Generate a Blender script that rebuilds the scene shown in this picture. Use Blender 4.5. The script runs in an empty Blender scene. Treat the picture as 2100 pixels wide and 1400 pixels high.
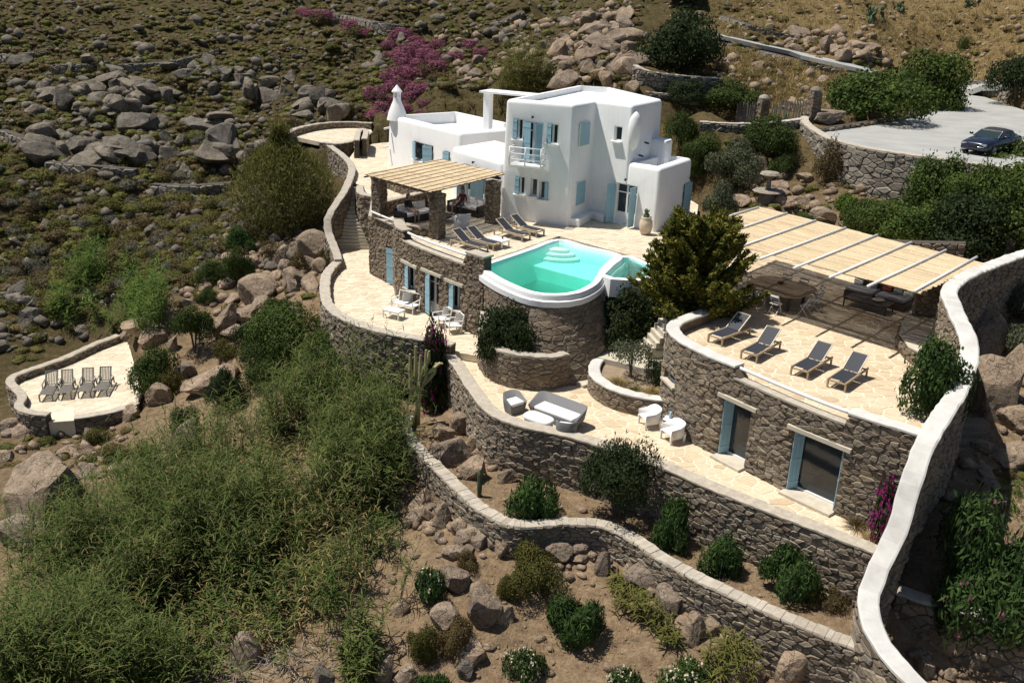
import bpy, bmesh, math, random
import numpy as np
from mathutils import Vector, Matrix, noise as mnoise
R = math.radians
# ---------------------------------------------------------------- camera
F_PX, PITCH, ROLL, CAM_H = 1900.0, R(21.0), R(2.1), 12.0
_F = Vector((0, math.cos(PITCH), -math.sin(PITCH)))
_R0 = Vector((1, 0, 0)); _U0 = _R0.cross(_F)
_R = _R0*math.cos(ROLL) + _U0*math.sin(ROLL)
_U = -_R0*math.sin(ROLL) + _U0*math.cos(ROLL)
scene = bpy.context.scene
col = scene.collection
cam = bpy.data.cameras.new('camera'); camo = bpy.data.objects.new('camera', cam); col.objects.link(camo)
cam.sensor_width = 36.0; cam.lens = F_PX/2100*36; cam.clip_end = 3000; cam.clip_start = .5
m4 = Matrix((( _R.x, _U.x, -_F.x, 0), (_R.y, _U.y, -_F.y, 0), (_R.z, _U.z, -_F.z, CAM_H), (0, 0, 0, 1)))
camo.matrix_world = m4
scene.camera = camo
# ---------------------------------------------------------------- sky, sun, exposure
SUN_AZ, SUN_EL = R(169), R(66)       # azimuth counted from +x towards +y
sdir = Vector((math.cos(SUN_EL)*math.cos(SUN_AZ), math.cos(SUN_EL)*math.sin(SUN_AZ), math.sin(SUN_EL)))
w = bpy.data.worlds.new('World'); scene.world = w; w.use_nodes = True
nt = w.node_tree; nt.nodes.clear()
sky = nt.nodes.new('ShaderNodeTexSky'); sky.sky_type = 'NISHITA'; sky.sun_disc = False
sky.sun_elevation = SUN_EL; sky.sun_rotation = math.atan2(sdir.x, sdir.y); sky.altitude = 50
bg = nt.nodes.new('ShaderNodeBackground'); bg.inputs[1].default_value = .06
wo = nt.nodes.new('ShaderNodeOutputWorld')
nt.links.new(sky.outputs[0], bg.inputs[0]); nt.links.new(bg.outputs[0], wo.inputs[0])
sl = bpy.data.lights.new('sun', 'SUN'); sl.energy = 4.9; sl.angle = R(.53); sl.color = (1, .95, .87)
so = bpy.data.objects.new('sun', sl); col.objects.link(so); so.location = (-20, 40, 60)
so.rotation_euler = sdir.to_track_quat('Z', 'Y').to_euler()
scene.view_settings.view_transform = 'Standard'; scene.view_settings.look = 'None'
scene.view_settings.gamma = 1; scene.view_settings.exposure = 0.30
scene.render.engine = 'CYCLES'
scene.render.resolution_x, scene.render.resolution_y = 1024, 682
# ---------------------------------------------------------------- pixel -> place
def ray(px, py): return _F + _R*((px-1050)/F_PX) + _U*((700-py)/F_PX)
def G(px, py, z):                    # where the sight line of a pixel meets level z
    r = ray(px, py); t = (z-CAM_H)/r.z
    return Vector((t*r.x, t*r.y, z))
def GY(px, py, Y):                   # ... meets the depth Y
    r = ray(px, py); t = Y/r.y
    return Vector((t*r.x, Y, CAM_H+t*r.z))
def W(pts, z): return [tuple(G(x, y, z)[:2]) for x, y in pts]
def todist(p): return math.sqrt(p[0]**2+p[1]**2+(p[2]-CAM_H)**2)
# ---------------------------------------------------------------- objects
def tag(o, label=None, cat=None, group=None, kind=None):
    if label: o['label'] = label
    if cat: o['category'] = cat
    if group: o['group'] = group
    if kind: o['kind'] = kind
    return o
def thing(name, loc=(0, 0, 0), label=None, cat=None, group=None, rz=0, kind=None):
    o = bpy.data.objects.new(name, None); col.objects.link(o); o.location = loc; o.rotation_euler = (0, 0, rz)
    o.empty_display_size = .2
    return tag(o, label, cat, group, kind)
def wmat(p):
    l = Matrix.LocRotScale(p.location, p.rotation_euler, p.scale)
    return wmat(p.parent) @ p.matrix_parent_inverse @ l if p.parent else l
def setp(o, parent, world=True):
    if parent is None: return o
    o.parent = parent
    if world:
        m = wmat(parent)
        o.matrix_parent_inverse = m.inverted()
    return o
def mk(name, verts, faces, mat=None, parent=None, world=True, smooth=False, origin=None):
    me = bpy.data.meshes.new(name)
    if origin is not None:
        ox, oy, oz = origin; verts = [(v[0]-ox, v[1]-oy, v[2]-oz) for v in verts]
    me.from_pydata([tuple(v) for v in verts], [], faces)
    if mat: me.materials.append(mat)
    if smooth: me.polygons.foreach_set('use_smooth', [True]*len(me.polygons))
    o = bpy.data.objects.new(name, me); col.objects.link(o)
    if origin is not None: o.location = origin
    return setp(o, parent, world)
def mkm(name, me, mat=None, parent=None, world=True, smooth=False):
    if mat: me.materials.clear(); me.materials.append(mat)
    if smooth: me.polygons.foreach_set('use_smooth', [True]*len(me.polygons))
    o = bpy.data.objects.new(name, me); col.objects.link(o)
    return setp(o, parent, world)
def mesh_np(name, V, Fq, smooth=False):
    """V (n,3), Fq (m,k): all faces with k corners"""
    me = bpy.data.meshes.new(name); n, (m, k) = len(V), Fq.shape
    me.vertices.add(n); me.vertices.foreach_set('co', np.asarray(V, dtype=np.float32).ravel())
    me.loops.add(m*k); me.loops.foreach_set('vertex_index', Fq.astype(np.int32).ravel())
    me.polygons.add(m); me.polygons.foreach_set('loop_start', np.arange(0, m*k, k, dtype=np.int32))
    me.polygons.foreach_set('loop_total', np.full(m, k, dtype=np.int32))
    if smooth: me.polygons.foreach_set('use_smooth', np.ones(m, dtype=bool))
    me.update(calc_edges=True); me.validate()
    return me
class MB:                            # collects shapes into one mesh
    def __init__(s): s.v = []; s.f = []
    def add(s, v, f):
        n = len(s.v); s.v += [tuple(p) for p in v]; s.f += [tuple(i+n for i in q) for q in f]; return s
    def box(s, c, d, rz=0, rx=0, ry=0):
        m = Matrix.Rotation(rz, 3, 'Z') @ Matrix.Rotation(ry, 3, 'Y') @ Matrix.Rotation(rx, 3, 'X'); c = Vector(c)
        v = [c + m @ Vector((x*d[0]/2, y*d[1]/2, z*d[2]/2)) for x in (-1, 1) for y in (-1, 1) for z in (-1, 1)]
        return s.add(v, [(0, 1, 3, 2), (4, 6, 7, 5), (0, 4, 5, 1), (2, 3, 7, 6), (0, 2, 6, 4), (1, 5, 7, 3)])
    def bar(s, a, b, wd, hd=None, n=0, taper=1):
        a, b = Vector(a), Vector(b); hd = hd or wd; t = (b-a).normalized()
        up = Vector((0, 0, 1)) if abs(t.z) < .95 else Vector((1, 0, 0))
        x = t.cross(up).normalized(); y = x.cross(t)
        if n == 0: ring = [(-.5, -.5), (.5, -.5), (.5, .5), (-.5, .5)]
        else: ring = [(.5*math.cos(2*math.pi*i/n), .5*math.sin(2*math.pi*i/n)) for i in range(n)]
        k = len(ring)
        v = [a+x*(p*wd)+y*(q*hd) for p, q in ring]+[b+x*(p*wd*taper)+y*(q*hd*taper) for p, q in ring]
        f = [(i, (i+1) % k, k+(i+1) % k, k+i) for i in range(k)]+[tuple(range(k-1, -1, -1)), tuple(range(k, 2*k))]
        return s.add(v, f)
    def tube(s, pts, rad, n=8, closed=False):
        pts = [Vector(p) for p in pts]; N = len(pts); rr = rad if hasattr(rad, '__len__') else [rad]*N
        v = []
        for i, p in enumerate(pts):
            a = pts[(i-1) % N] if (i or closed) else p; b = pts[(i+1) % N] if (i < N-1 or closed) else p
            t = (b-a).normalized(); up = Vector((0, 0, 1)) if abs(t.z) < .97 else Vector((1, 0, 0))
            x = t.cross(up).normalized(); y = x.cross(t)
            v += [p+(x*math.cos(2*math.pi*j/n)+y*math.sin(2*math.pi*j/n))*rr[i] for j in range(n)]
        f = []
        for i in range(N if closed else N-1):
            a, b = i*n, ((i+1) % N)*n
            f += [(a+j, a+(j+1) % n, b+(j+1) % n, b+j) for j in range(n)]
        if not closed: f += [tuple(range(n-1, -1, -1)), tuple(range((N-1)*n, N*n))]
        return s.add(v, f)
    def lathe(s, prof, n=24, c=(0, 0, 0)):
        v = []; 
        for r_, z in prof: v += [(c[0]+r_*math.cos(2*math.pi*i/n), c[1]+r_*math.sin(2*math.pi*i/n), c[2]+z) for i in range(n)]
        f = [(k*n+i, k*n+(i+1) % n, (k+1)*n+(i+1) % n, (k+1)*n+i) for k in range(len(prof)-1) for i in range(n)]
        f += [tuple(range(n-1, -1, -1)), tuple(range((len(prof)-1)*n, len(prof)*n))]
        return s.add(v, f)
    def prism(s, poly, z0, z1, top=None):
        n = len(poly); top = top or poly
        v = [(x, y, z0) for x, y in poly]+[(x, y, z1) for x, y in top]
        f = [(i, (i+1) % n, n+(i+1) % n, n+i) for i in range(n)]+[tuple(range(n-1, -1, -1)), tuple(range(n, 2*n))]
        return s.add(v, f)
    def build(s, name, mat, parent=None, world=True, smooth=False, bevel=0, seg=2):
        o = mk(name, s.v, s.f, mat, parent, world, smooth)
        if bevel:
            bm = bmesh.new(); bm.from_mesh(o.data); bmesh.ops.remove_doubles(bm, verts=bm.verts, dist=1e-5)
            bmesh.ops.bevel(bm, geom=[e for e in bm.edges if len(e.link_faces) == 2 and e.calc_face_angle() > .6], offset=bevel, segments=seg, affect='EDGES', profile=.5)
            bm.to_mesh(o.data); bm.free()
            if smooth: o.data.polygons.foreach_set('use_smooth', [True]*len(o.data.polygons))
        return o
def copy_tree(o, parent=None):
    c = o.copy(); col.objects.link(c); c.parent = parent
    if parent: c.matrix_parent_inverse = o.matrix_parent_inverse.copy()
    for ch in list(o.children): copy_tree(ch, c)
    return c
def area2(p): return sum(p[i][0]*p[(i+1) % len(p)][1]-p[(i+1) % len(p)][0]*p[i][1] for i in range(len(p)))/2
def inside(x, y, poly):
    c = False; j = len(poly)-1
    for i in range(len(poly)):
        xi, yi = poly[i]; xj, yj = poly[j]
        if (yi > y) != (yj > y) and x < (xj-xi)*(y-yi)/(yj-yi)+xi: c = not c
        j = i
    return c
def inside_np(X, Y, poly):
    c = np.zeros(X.shape, bool); j = len(poly)-1
    for i in range(len(poly)):
        xi, yi = poly[i]; xj, yj = poly[j]
        if yi != yj: c ^= ((yi > Y) != (yj > Y)) & (X < (xj-xi)*(Y-yi)/(yj-yi)+xi)
        j = i
    return c
def smooth(pts, step=.3, closed=False):
    """Catmull-Rom through the points (any dimension), resampled at a step"""
    P = [np.array(p, float) for p in pts]; n = len(P); out = []
    for i in range(n if closed else n-1):
        if closed: a, b, c, d = P[i-1], P[i], P[(i+1) % n], P[(i+2) % n]
        else: a, b, c, d = P[max(i-1, 0)], P[i], P[i+1], P[min(i+2, n-1)]
        k = max(1, int(np.linalg.norm((c-b)[:2])/step))
        for q in range(k):
            t = q/k
            out.append(.5*((2*b)+(c-a)*t+(2*a-5*b+4*c-d)*t*t+(3*b-a-3*c+d)*t**3))
    if not closed: out.append(P[-1])
    return [tuple(p) for p in out]
# ---------------------------------------------------------------- materials
MATS = {}
def nodes(name, rough=.8):
    m = bpy.data.materials.new(name); m.use_nodes = True; t = m.node_tree; b = t.nodes['Principled BSDF']
    b.inputs['Roughness'].default_value = rough; MATS[name] = m
    return m, t, b
def N(t, kind, **kw):
    n = t.nodes.new('ShaderNode'+kind)
    for k, v in kw.items():
        if k.startswith('i_'):
            key = k[2:]; key = int(key) if key.isdigit() else key
            n.inputs[key].default_value = v
        else: setattr(n, k, v)
    return n
def ramp(t, fac, cols):
    r = t.nodes.new('ShaderNodeValToRGB'); e = r.color_ramp.elements
    while len(e) < len(cols): e.new(.5)
    for i, (p, c) in enumerate(cols): e[i].position = p; e[i].color = (*c, 1)
    t.links.new(fac, r.inputs[0]); return r.outputs[0]
def noise(t, scale, detail=4, rough=.6, coord=None, vec=None):
    n = N(t, 'TexNoise'); n.inputs['Scale'].default_value = scale; n.inputs['Detail'].default_value = detail; n.inputs['Roughness'].default_value = rough
    if vec is None:
        g = N(t, 'TexCoord') if coord else N(t, 'NewGeometry'); vec = g.outputs[coord] if coord else g.outputs['Position']
    t.links.new(vec, n.inputs['Vector']); return n.outputs['Fac']
def bump(t, b, h, strength=.4, dist=.05):
    n = N(t, 'Bump'); n.inputs['Strength'].default_value = strength; n.inputs['Distance'].default_value = dist
    t.links.new(h, n.inputs['Height']); t.links.new(n.outputs[0], b.inputs['Normal'])
def mixc(t, fac, a, b, mode='MIX'):
    n = N(t, 'Mix', data_type='RGBA', blend_type=mode)
    for s, v in ((0, fac), (6, a), (7, b)):
        if hasattr(v, 'is_output'): t.links.new(v, n.inputs[s])
        else: n.inputs[s].default_value = v if s == 0 else (*v, 1)
    return n.outputs[2]
def rnd(t):                          # a number per piece, for separate objects and for joined islands alike
    g = N(t, 'NewGeometry'); o = N(t, 'ObjectInfo'); a = N(t, 'Math', operation='ADD'); f = N(t, 'Math', operation='FRACT')
    t.links.new(g.outputs['Random Per Island'], a.inputs[0]); t.links.new(o.outputs['Random'], a.inputs[1]); t.links.new(a.outputs[0], f.inputs[0])
    return f.outputs[0]
def m_plain(name, c, rough=.6, c2=None, scale=8, bmp=0, metal=0, coord=None):
    m, t, b = nodes(name, rough); b.inputs['Metallic'].default_value = metal
    c2 = c2 or tuple(x*.8 for x in c)
    f = noise(t, scale, 5, .65, coord); t.links.new(ramp(t, f, [(.3, c2), (.7, c)]), b.inputs['Base Color'])
    if bmp: bump(t, b, f, bmp, .02)
    return m
def m_pieces(name, cols, rough=.85, nscale=9, bmp=.5, dist=.03, var=.35):
    """stones, tiles, planks: each piece its own tone, grain on top"""
    m, t, b = nodes(name, rough); k = len(cols)
    c = ramp(t, rnd(t), [(i/(k-1), cc) for i, cc in enumerate(cols)])
    f = noise(t, nscale, 6, .7); g = ramp(t, f, [(.25, (1-var,)*3), (.75, (1+var*.5,)*3)])
    t.links.new(mixc(t, 1.0, c, g, 'MULTIPLY'), b.inputs['Base Color'])
    if bmp: bump(t, b, f, bmp, dist)
    return m
def m_leaf(name, cols, trans=.25, rough=.75):
    m, t, b = nodes(name, rough); k = len(cols); b.inputs['Specular IOR Level'].default_value = .12
    c = ramp(t, rnd(t), [(i/(k-1), cc) for i, cc in enumerate(cols)])
    f = noise(t, .9, 3); c = mixc(t, 1.0, c, ramp(t, f, [(.3, (.7, .72, .7)), (.7, (1.25, 1.2, 1.1))]), 'MULTIPLY')
    t.links.new(c, b.inputs['Base Color'])
    tr = N(t, 'BsdfTranslucent'); t.links.new(c, tr.inputs[0]); mx = N(t, 'MixShader'); mx.inputs[0].default_value = trans
    out = t.nodes['Material Output']; t.links.new(b.outputs[0], mx.inputs[1]); t.links.new(tr.outputs[0], mx.inputs[2]); t.links.new(mx.outputs[0], out.inputs[0])
    return m
def m_rock(name, c0, c1, c2, scale=1.3, bmp=.8):
    m, t, b = nodes(name, .92)
    f1 = noise(t, scale, 8, .7); f2 = noise(t, scale*7, 6, .75)
    mu = N(t, 'TexMusgrave') if hasattr(bpy.types, 'ShaderNodeTexMusgrave') else None
    c = ramp(t, f1, [(.3, c0), (.5, c1), (.72, c2)])
    c = mixc(t, 1.0, c, ramp(t, f2, [(.3, (.62, .6, .58)), (.65, (1.15, 1.15, 1.15))]), 'MULTIPLY')
    v = N(t, 'TexVoronoi', feature='DISTANCE_TO_EDGE'); v.inputs['Scale'].default_value = scale*1.1
    wv = N(t, 'NewGeometry'); nd = N(t, 'VectorMath', operation='ADD'); nn = N(t, 'TexNoise'); nn.inputs['Scale'].default_value = scale*2
    t.links.new(wv.outputs['Position'], nn.inputs['Vector']); t.links.new(wv.outputs['Position'], nd.inputs[0]); t.links.new(nn.outputs['Color'], nd.inputs[1]); t.links.new(nd.outputs[0], v.inputs['Vector'])
    cr = ramp(t, v.outputs['Distance'], [(0, (0, 0, 0)), (.05, (1, 1, 1))])
    o = N(t, 'ObjectInfo'); tone = ramp(t, o.outputs['Random'], [(0, (.8, .8, .82)), (.5, (1, .97, .93)), (1, (1.15, 1.08, 1.0))])
    c = mixc(t, 1.0, c, ramp(t, v.outputs['Distance'], [(0, (.42, .40, .38)), (.035, (1, 1, 1))]), 'MULTIPLY')
    f4 = noise(t, scale*22, 3, .8); c = mixc(t, 1.0, c, ramp(t, f4, [(.36, (.55, .54, .52)), (.5, (1, 1, 1)), (.72, (1.25, 1.24, 1.2))]), 'MULTIPLY')
    t.links.new(mixc(t, 1.0, c, tone, 'MULTIPLY'), b.inputs['Base Color'])
    a = N(t, 'Math', operation='MULTIPLY_ADD'); t.links.new(cr, a.inputs[0]); a.inputs[1].default_value = .25; t.links.new(f2, a.inputs[2])
    bump(t, b, a.outputs[0], bmp, .09)
    return m
def _ww():
    m, t, b = nodes('whitewash', .8); f = noise(t, .9, 6, .7); f2 = noise(t, 7, 5, .7)
    mp = N(t, 'Mapping'); mp.inputs['Scale'].default_value = (3.2, 3.2, .22); g = N(t, 'NewGeometry'); t.links.new(g.outputs['Position'], mp.inputs[0]); f3 = noise(t, 1.6, 5, .7, vec=mp.outputs[0])
    c = ramp(t, f, [(.3, (.76, .765, .765)), (.7, (.83, .83, .825))]); c = mixc(t, 1.0, c, ramp(t, f3, [(.26, (.93, .925, .915)), (.48, (1, 1, 1))]), 'MULTIPLY')
    t.links.new(c, b.inputs['Base Color']); bump(t, b, f2, .22, .03); return m
m_white = _ww()
m_whitepaint = m_plain('white_paint', (.78, .78, .76), .45, (.72, .72, .7), 6)
m_cap = m_plain('grey_white_cement', (.60, .585, .55), .9, (.45, .435, .405), 1.7, .35)
m_coping = m_pieces('coping_mortar', [(.34, .295, .23), (.42, .37, .295), (.46, .41, .335), (.38, .34, .28)], .92, 5, .7, .03, .35)
m_mortar = m_plain('wall_mortar', (.085, .068, .05), .95, (.045, .036, .028), 5, .4)
m_mortar_l = m_plain('wall_mortar_tan', (.16, .12, .085), .95, (.10, .075, .052), 5, .4)
m_stone = m_pieces('field_stone', [(.135, .107, .077), (.225, .178, .126), (.165, .143, .115), (.32, .26, .185), (.20, .15, .10), (.255, .222, .178)], .9, 8, .9, .05, .5)
m_stone_t = m_pieces('tan_stone', [(.155, .115, .078), (.225, .172, .118), (.19, .148, .105), (.28, .22, .155), (.17, .14, .11)], .9, 8, .8, .04, .5)
m_stone_g = m_pieces('grey_stone', [(.205, .18, .148), (.29, .258, .21), (.165, .143, .115), (.34, .305, .25)], .92, 7, .8, .05, .45)
m_pave = m_pieces('paving_stone', [(.54, .42, .275), (.64, .525, .37), (.59, .485, .335), (.49, .37, .23)], .8, 6, .3, .01, .22)
m_pave2 = m_pieces('pale_paving_stone', [(.58, .49, .36), (.66, .58, .445), (.62, .535, .40), (.54, .445, .315)], .8, 5, .3, .01, .22)
m_grout = m_plain('pale_grout', (.70, .62, .475), .9, (.60, .51, .375), 3, .2)
m_step = m_plain('step_slab', (.55, .50, .40), .85, (.42, .38, .30), 3, .3)
m_conc = m_plain('concrete', (.37, .37, .35), .9, (.27, .27, .255), .5, .3)
m_blue = m_plain('blue_shutter', (.27, .45, .54), .5, (.235, .40, .49), 4)
m_glass = None
def _g():
    m, t, b = nodes('dark_glass', .08); b.inputs['Base Color'].default_value = (.022, .028, .036, 1); b.inputs['Specular IOR Level'].default_value = .6; return m
m_glass = _g()
m_wood = m_plain('teak', (.42, .32, .215), .7, (.32, .24, .155), 6)
m_oldwood = m_plain('weathered_teak', (.20, .18, .155), .8, (.13, .115, .1), 7)
m_darkwood = m_plain('dark_wood', (.10, .075, .055), .7, (.06, .045, .035), 6)
m_sling = m_plain('charcoal_sling', (.022, .026, .036), .7, (.016, .019, .027), 30)
m_black = m_plain('black_wicker', (.02, .018, .016), .6, (.012, .011, .01), 30, .4)
m_cushion = m_plain('white_cushion', (.78, .77, .75), .9, (.72, .71, .69), 5, .2)
m_greycush = m_plain('grey_cushion', (.30, .30, .31), .9, (.24, .24, .25), 5, .2)
m_wicker = m_plain('grey_wicker', (.19, .19, .195), .7, (.11, .11, .115), 60, .6)
m_plastic = m_plain('white_resin', (.80, .79, .77), .4, (.76, .75, .73), 4)
m_soil = m_plain('bed_soil', (.30, .225, .15), .95, (.20, .15, .10), 2.5, .5)
# ---------------------------------------------------------------- levels
Z_MAIN, Z_LL, Z_LOW, Z_RT, Z_LEFT, Z_PARK, Z_BED = 0.0, -3.15, -3.5, -.4, -8.5, 4.0, -5.3
# plan outlines (from pixels on the level they lie on)
pool_px = [(997, 549), (1022, 538), (1060, 525), (1096, 512.5), (1146, 495.7), (1196, 509), (1263, 526), (1247, 545), (1227, 565), (1212, 584), (1180, 600), (1139, 605), (1096, 601), (1055, 586), (1018, 567)]
P_LOW = W([(905, 742), (930, 760), (960, 805), (1000, 850), (1060, 878), (1130, 893), (1200, 912), (1340, 960), (1480, 1020), (1640, 1082), (1800, 1142), (1840, 1090), (1780, 1050), (1700, 1000), (1480, 880), (1345, 790), (1260, 700), (1060, 715), (985, 700), (960, 712)], Z_LOW)
P_LL = W([(684, 548), (676, 572), (670, 600), (676, 630), (704, 660), (760, 688), (820, 700), (870, 707), (925, 720), (1010, 735), (1010, 640), (800, 540), (780, 500), (705, 505), (692, 530)], Z_LL)
RW_px = [(1500, 612), (1430, 640), (1388, 655), (1368, 672), (1384, 695), (1440, 726), (1508, 754), (1620, 802), (1740, 848), (1893, 896)]
_r = np.array(smooth(W(RW_px, Z_RT+.42), .5)); _t = np.gradient(_r, axis=0); _t /= np.linalg.norm(_t, axis=1, keepdims=True)
P_RT = [tuple(p) for p in (_r-.22*np.stack([_t[:, 1], -_t[:, 0]], 1))[:-1]]+W([(1940, 830), (1965, 735), (1945, 660), (1960, 560), (1640, 470), (1560, 470), (1480, 560)], Z_RT)
P_MAIN = [tuple(G(x, y, .0)[:2]) for x, y in [(760, 480), (815, 512), (838, 512), (960, 555), (985, 570), (1040, 620), (1110, 640), (1200, 625), (1260, 590), (1330, 590), (1390, 540), (1430, 470), (1430, 410), (1400, 400), (1240, 330), (1000, 300), (850, 290), (720, 300), (690, 330), (728, 392), (760, 440)]]
P_LEFT = W([(24, 774), (50, 764), (110, 738), (180, 708), (232, 688), (262, 700), (275, 745), (290, 800), (280, 835), (240, 846), (150, 858), (95, 862), (45, 850), (44, 822), (24, 800)], Z_LEFT)
P_PARK = W([(1640, 262), (1700, 285), (1780, 305), (1860, 318), (1935, 328), (2060, 345), (2180, 352), (2230, 262), (2100, 226), (2010, 196), (1962, 186), (1925, 215), (1830, 240), (1690, 272)], Z_PARK)
Z_RND = .6
P_RND = W([(582, 276), (620, 262), (690, 254), (755, 256), (763, 270), (745, 282), (720, 290), (690, 296), (650, 290)], Z_RND)
W2_px = [(828, 852), (822, 880), (850, 925), (900, 972), (950, 1022), (1000, 1060), (1060, 1082), (1150, 1077), (1230, 1080), (1290, 1107), (1350, 1148), (1450, 1202), (1560, 1252), (1650, 1290), (1745, 1328), (1785, 1345)]
Z_W2 = -4.95
P_W2 = W(W2_px, Z_W2)
P_W1 = W([(905, 722), (928, 745), (958, 792), (998, 842), (1058, 870), (1130, 886), (1200, 904), (1340, 950), (1480, 1010), (1640, 1072), (1800, 1134)], Z_LOW+.35)
P_BED = [(x+.12, y+.42) for x, y in P_W2] + [tuple(G(1800, 1300, Z_W2)[:2])] + W([(1860, 1150), (1700, 1000), (1400, 900), (1000, 780), (930, 770), (900, 800), (860, 820)], Z_BED+1.2)
# ---------------------------------------------------------------- terrain
ctl = []
for px, py, Y in [(0, 700, 52), (0, 600, 57), (0, 500, 62), (0, 400, 68), (0, 300, 76), (0, 200, 86), (0, 120, 98), (0, 60, 112), (0, 0, 135),
                  (200, 640, 54), (200, 520, 61), (200, 400, 69), (200, 270, 79), (200, 150, 94), (200, 60, 113), (200, 0, 136),
                  (400, 560, 55), (400, 500, 59), (400, 400, 68), (400, 300, 78), (400, 200, 89), (400, 120, 102), (400, 60, 116), (400, 0, 138),
                  (600, 200, 87), (600, 120, 99), (600, 50, 117), (600, 0, 136), (560, 330, 73), (560, 400, 65), (540, 470, 58),
                  (800, 200, 84), (800, 120, 97), (800, 60, 114), (800, 0, 138), (1000, 160, 81), (1000, 90, 94), (1000, 0, 126),
                  (1200, 130, 78), (1200, 60, 95), (1200, 0, 112), (1330, 175, 68), (1330, 100, 78), (1400, 40, 92), (1450, 150, 72), (1450, 230, 62),
                  (1600, 180, 70), (1600, 120, 80), (1600, 60, 93), (1600, 0, 108), (1800, 180, 73), (1800, 100, 86), (1800, 40, 97), (1800, 0, 106),
                  (2100, 150, 82), (2100, 80, 94), (2100, 0, 110), (1560, 260, 62), (1480, 330, 58)]:
    p = GY(px, py, Y); ctl.append(tuple(p))
for px, py, z in [(850, 1010, -6.1), (860, 1100, -6.45), (1000, 1115, -6.05), (1250, 1135, -5.95), (1550, 1300, -6.1), (1740, 1375, -6.25), (900, 1250, -6.9), (1150, 1250, -6.9), (1300, 1380, -7.2), (1600, 1395, -7.2), (1400, 1225, -6.0), (1650, 1345, -6.15), (1150, 1130, -5.95),
                  (640, 1370, -7.8), (450, 1380, -8.2), (0, 1400, -8.5), (0, 1200, -8.7), (0, 1000, -8.9), (300, 1150, -8.2), (500, 1000, -7.5), (600, 880, -6.8), (700, 800, -6.1), (760, 740, -5.5), (850, 780, -5.6), (800, 900, -6.1),
                  (640, 660, -4.9), (600, 620, -4.4), (560, 580, -4.6), (500, 640, -5.6), (480, 720, -6.7), (400, 740, -7.4), (430, 820, -7.7), (350, 860, -8.2), (300, 700, -7.6), (270, 660, -7.4), (190, 690, -9.2), (100, 720, -9.6), (60, 890, -9.4), (200, 900, -9.2),
                  (640, 530, -3.6), (625, 450, -2.7), (640, 380, -1.6), (660, 330, -.8), (590, 290, -.4),
                  (1440, 330, 1.2), (1450, 400, .4), (1560, 430, .5), (1640, 420, .8), (1760, 450, .8), (1900, 480, .7), (2100, 420, 1.3), (2060, 520, .6),
                  (2060, 620, -.2), (2090, 700, -.8), (2040, 780, -1.6), (2060, 860, -2.1), (2100, 1000, -3.3), (1980, 960, -3.0), (1900, 1100, -4.3), (2050, 1180, -4.5), (1850, 1330, -6.2), (2050, 1390, -6.5), (1840, 1210, -5.0),
                  (1200, 440, -.8), (1000, 520, -1.5), (900, 450, -1.5), (1100, 600, -4.2), (900, 640, -4.3), (1250, 700, -4.4), (1150, 830, -5.2), (1400, 980, -5.4), (1700, 1160, -5.6), (1650, 700, -4), (1750, 560, -1), (1600, 520, -.8), (850, 330, -.6), (1350, 520, -.8), (1330, 640, -2.8), (1420, 560, -.7), (1460, 500, -.3), (1300, 620, -2.4)]:
    ctl.append(tuple(G(px, py, z)))
for px, py, z in [(1960, 176, 4.3), (2010, 184, 4.4), (2100, 210, 4.5), (2180, 235, 4.6), (1900, 215, 4.3)]: ctl.append(tuple(G(px, py, z)))
ctl += [(-150, 250, 40), (0, 300, 45), (150, 250, 48), (-160, 100, 2), (160, 100, 17), (-110, 0, -16), (110, 0, -9), (0, 0, -12), (0, -60, -20), (-60, 20, -12), (60, 25, -5), (-300, 400, 80), (300, 400, 90), (60, 60, 5.5), (60, 40, 0)]
ctl = np.array(ctl)
def tps_fit(C):
    n = len(C); d = np.hypot(C[:, None, 0]-C[None, :, 0], C[:, None, 1]-C[None, :, 1])
    K = np.where(d > 0, d*d*np.log(d+1e-9), 0)+np.eye(n)*.8
    A = np.zeros((n+3, n+3)); A[:n, :n] = K; A[:n, n] = 1; A[:n, n+1:] = C[:, :2]; A[n, :n] = 1; A[n+1:, :n] = C[:, :2].T
    return np.linalg.solve(A, np.r_[C[:, 2], 0, 0, 0])
_w = tps_fit(ctl)
def tps(X, Y):
    Z = _w[-3]+_w[-2]*X+_w[-1]*Y
    for i in range(len(ctl)):
        d2 = (X-ctl[i, 0])**2+(Y-ctl[i, 1])**2
        Z = Z+_w[i]*.5*d2*np.log(d2+1e-9)
    return Z
def axis(segs):
    out = []
    for a, b, st in segs: out += list(np.arange(a, b, st))
    return np.array(out+[segs[-1][1]])
xs = axis([(-400, -160, 16), (-160, -80, 5), (-80, -30, .8), (-30, 24, .33), (24, 70, .7), (70, 160, 5), (160, 400, 16)])
ys = axis([(-80, 10, 6), (10, 20, .8), (20, 48, .33), (48, 110, .6), (110, 160, 1.2), (160, 420, 10)])
XX, YY = np.meshgrid(xs, ys)
ZZ = tps(XX, YY)
_rs = np.random.RandomState(3)
def fbm(X, Y, s, seed):
    """cheap value noise"""
    r = np.random.RandomState(seed).rand(256, 256); out = np.zeros_like(X); amp = 1
    for o in range(4):
        x, y = X*s*2**o+37.1*o, Y*s*2**o+11.7*o
        i, j = np.floor(x).astype(int), np.floor(y).astype(int); fx, fy = x-i, y-j; fx, fy = fx*fx*(3-2*fx), fy*fy*(3-2*fy)
        g = lambda a, b: r[a % 256, b % 256]
        out += amp*((g(i, j)*(1-fx)+g(i+1, j)*fx)*(1-fy)+(g(i, j+1)*(1-fx)+g(i+1, j+1)*fx)*fy-.5); amp *= .5
    return out
_far = np.clip((YY-50)/30, 0, 1)
ZZ += fbm(XX, YY, .25, 5)*(.25+.9*_far)+fbm(XX, YY, 1.1, 6)*(.10+.25*_far)
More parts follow.
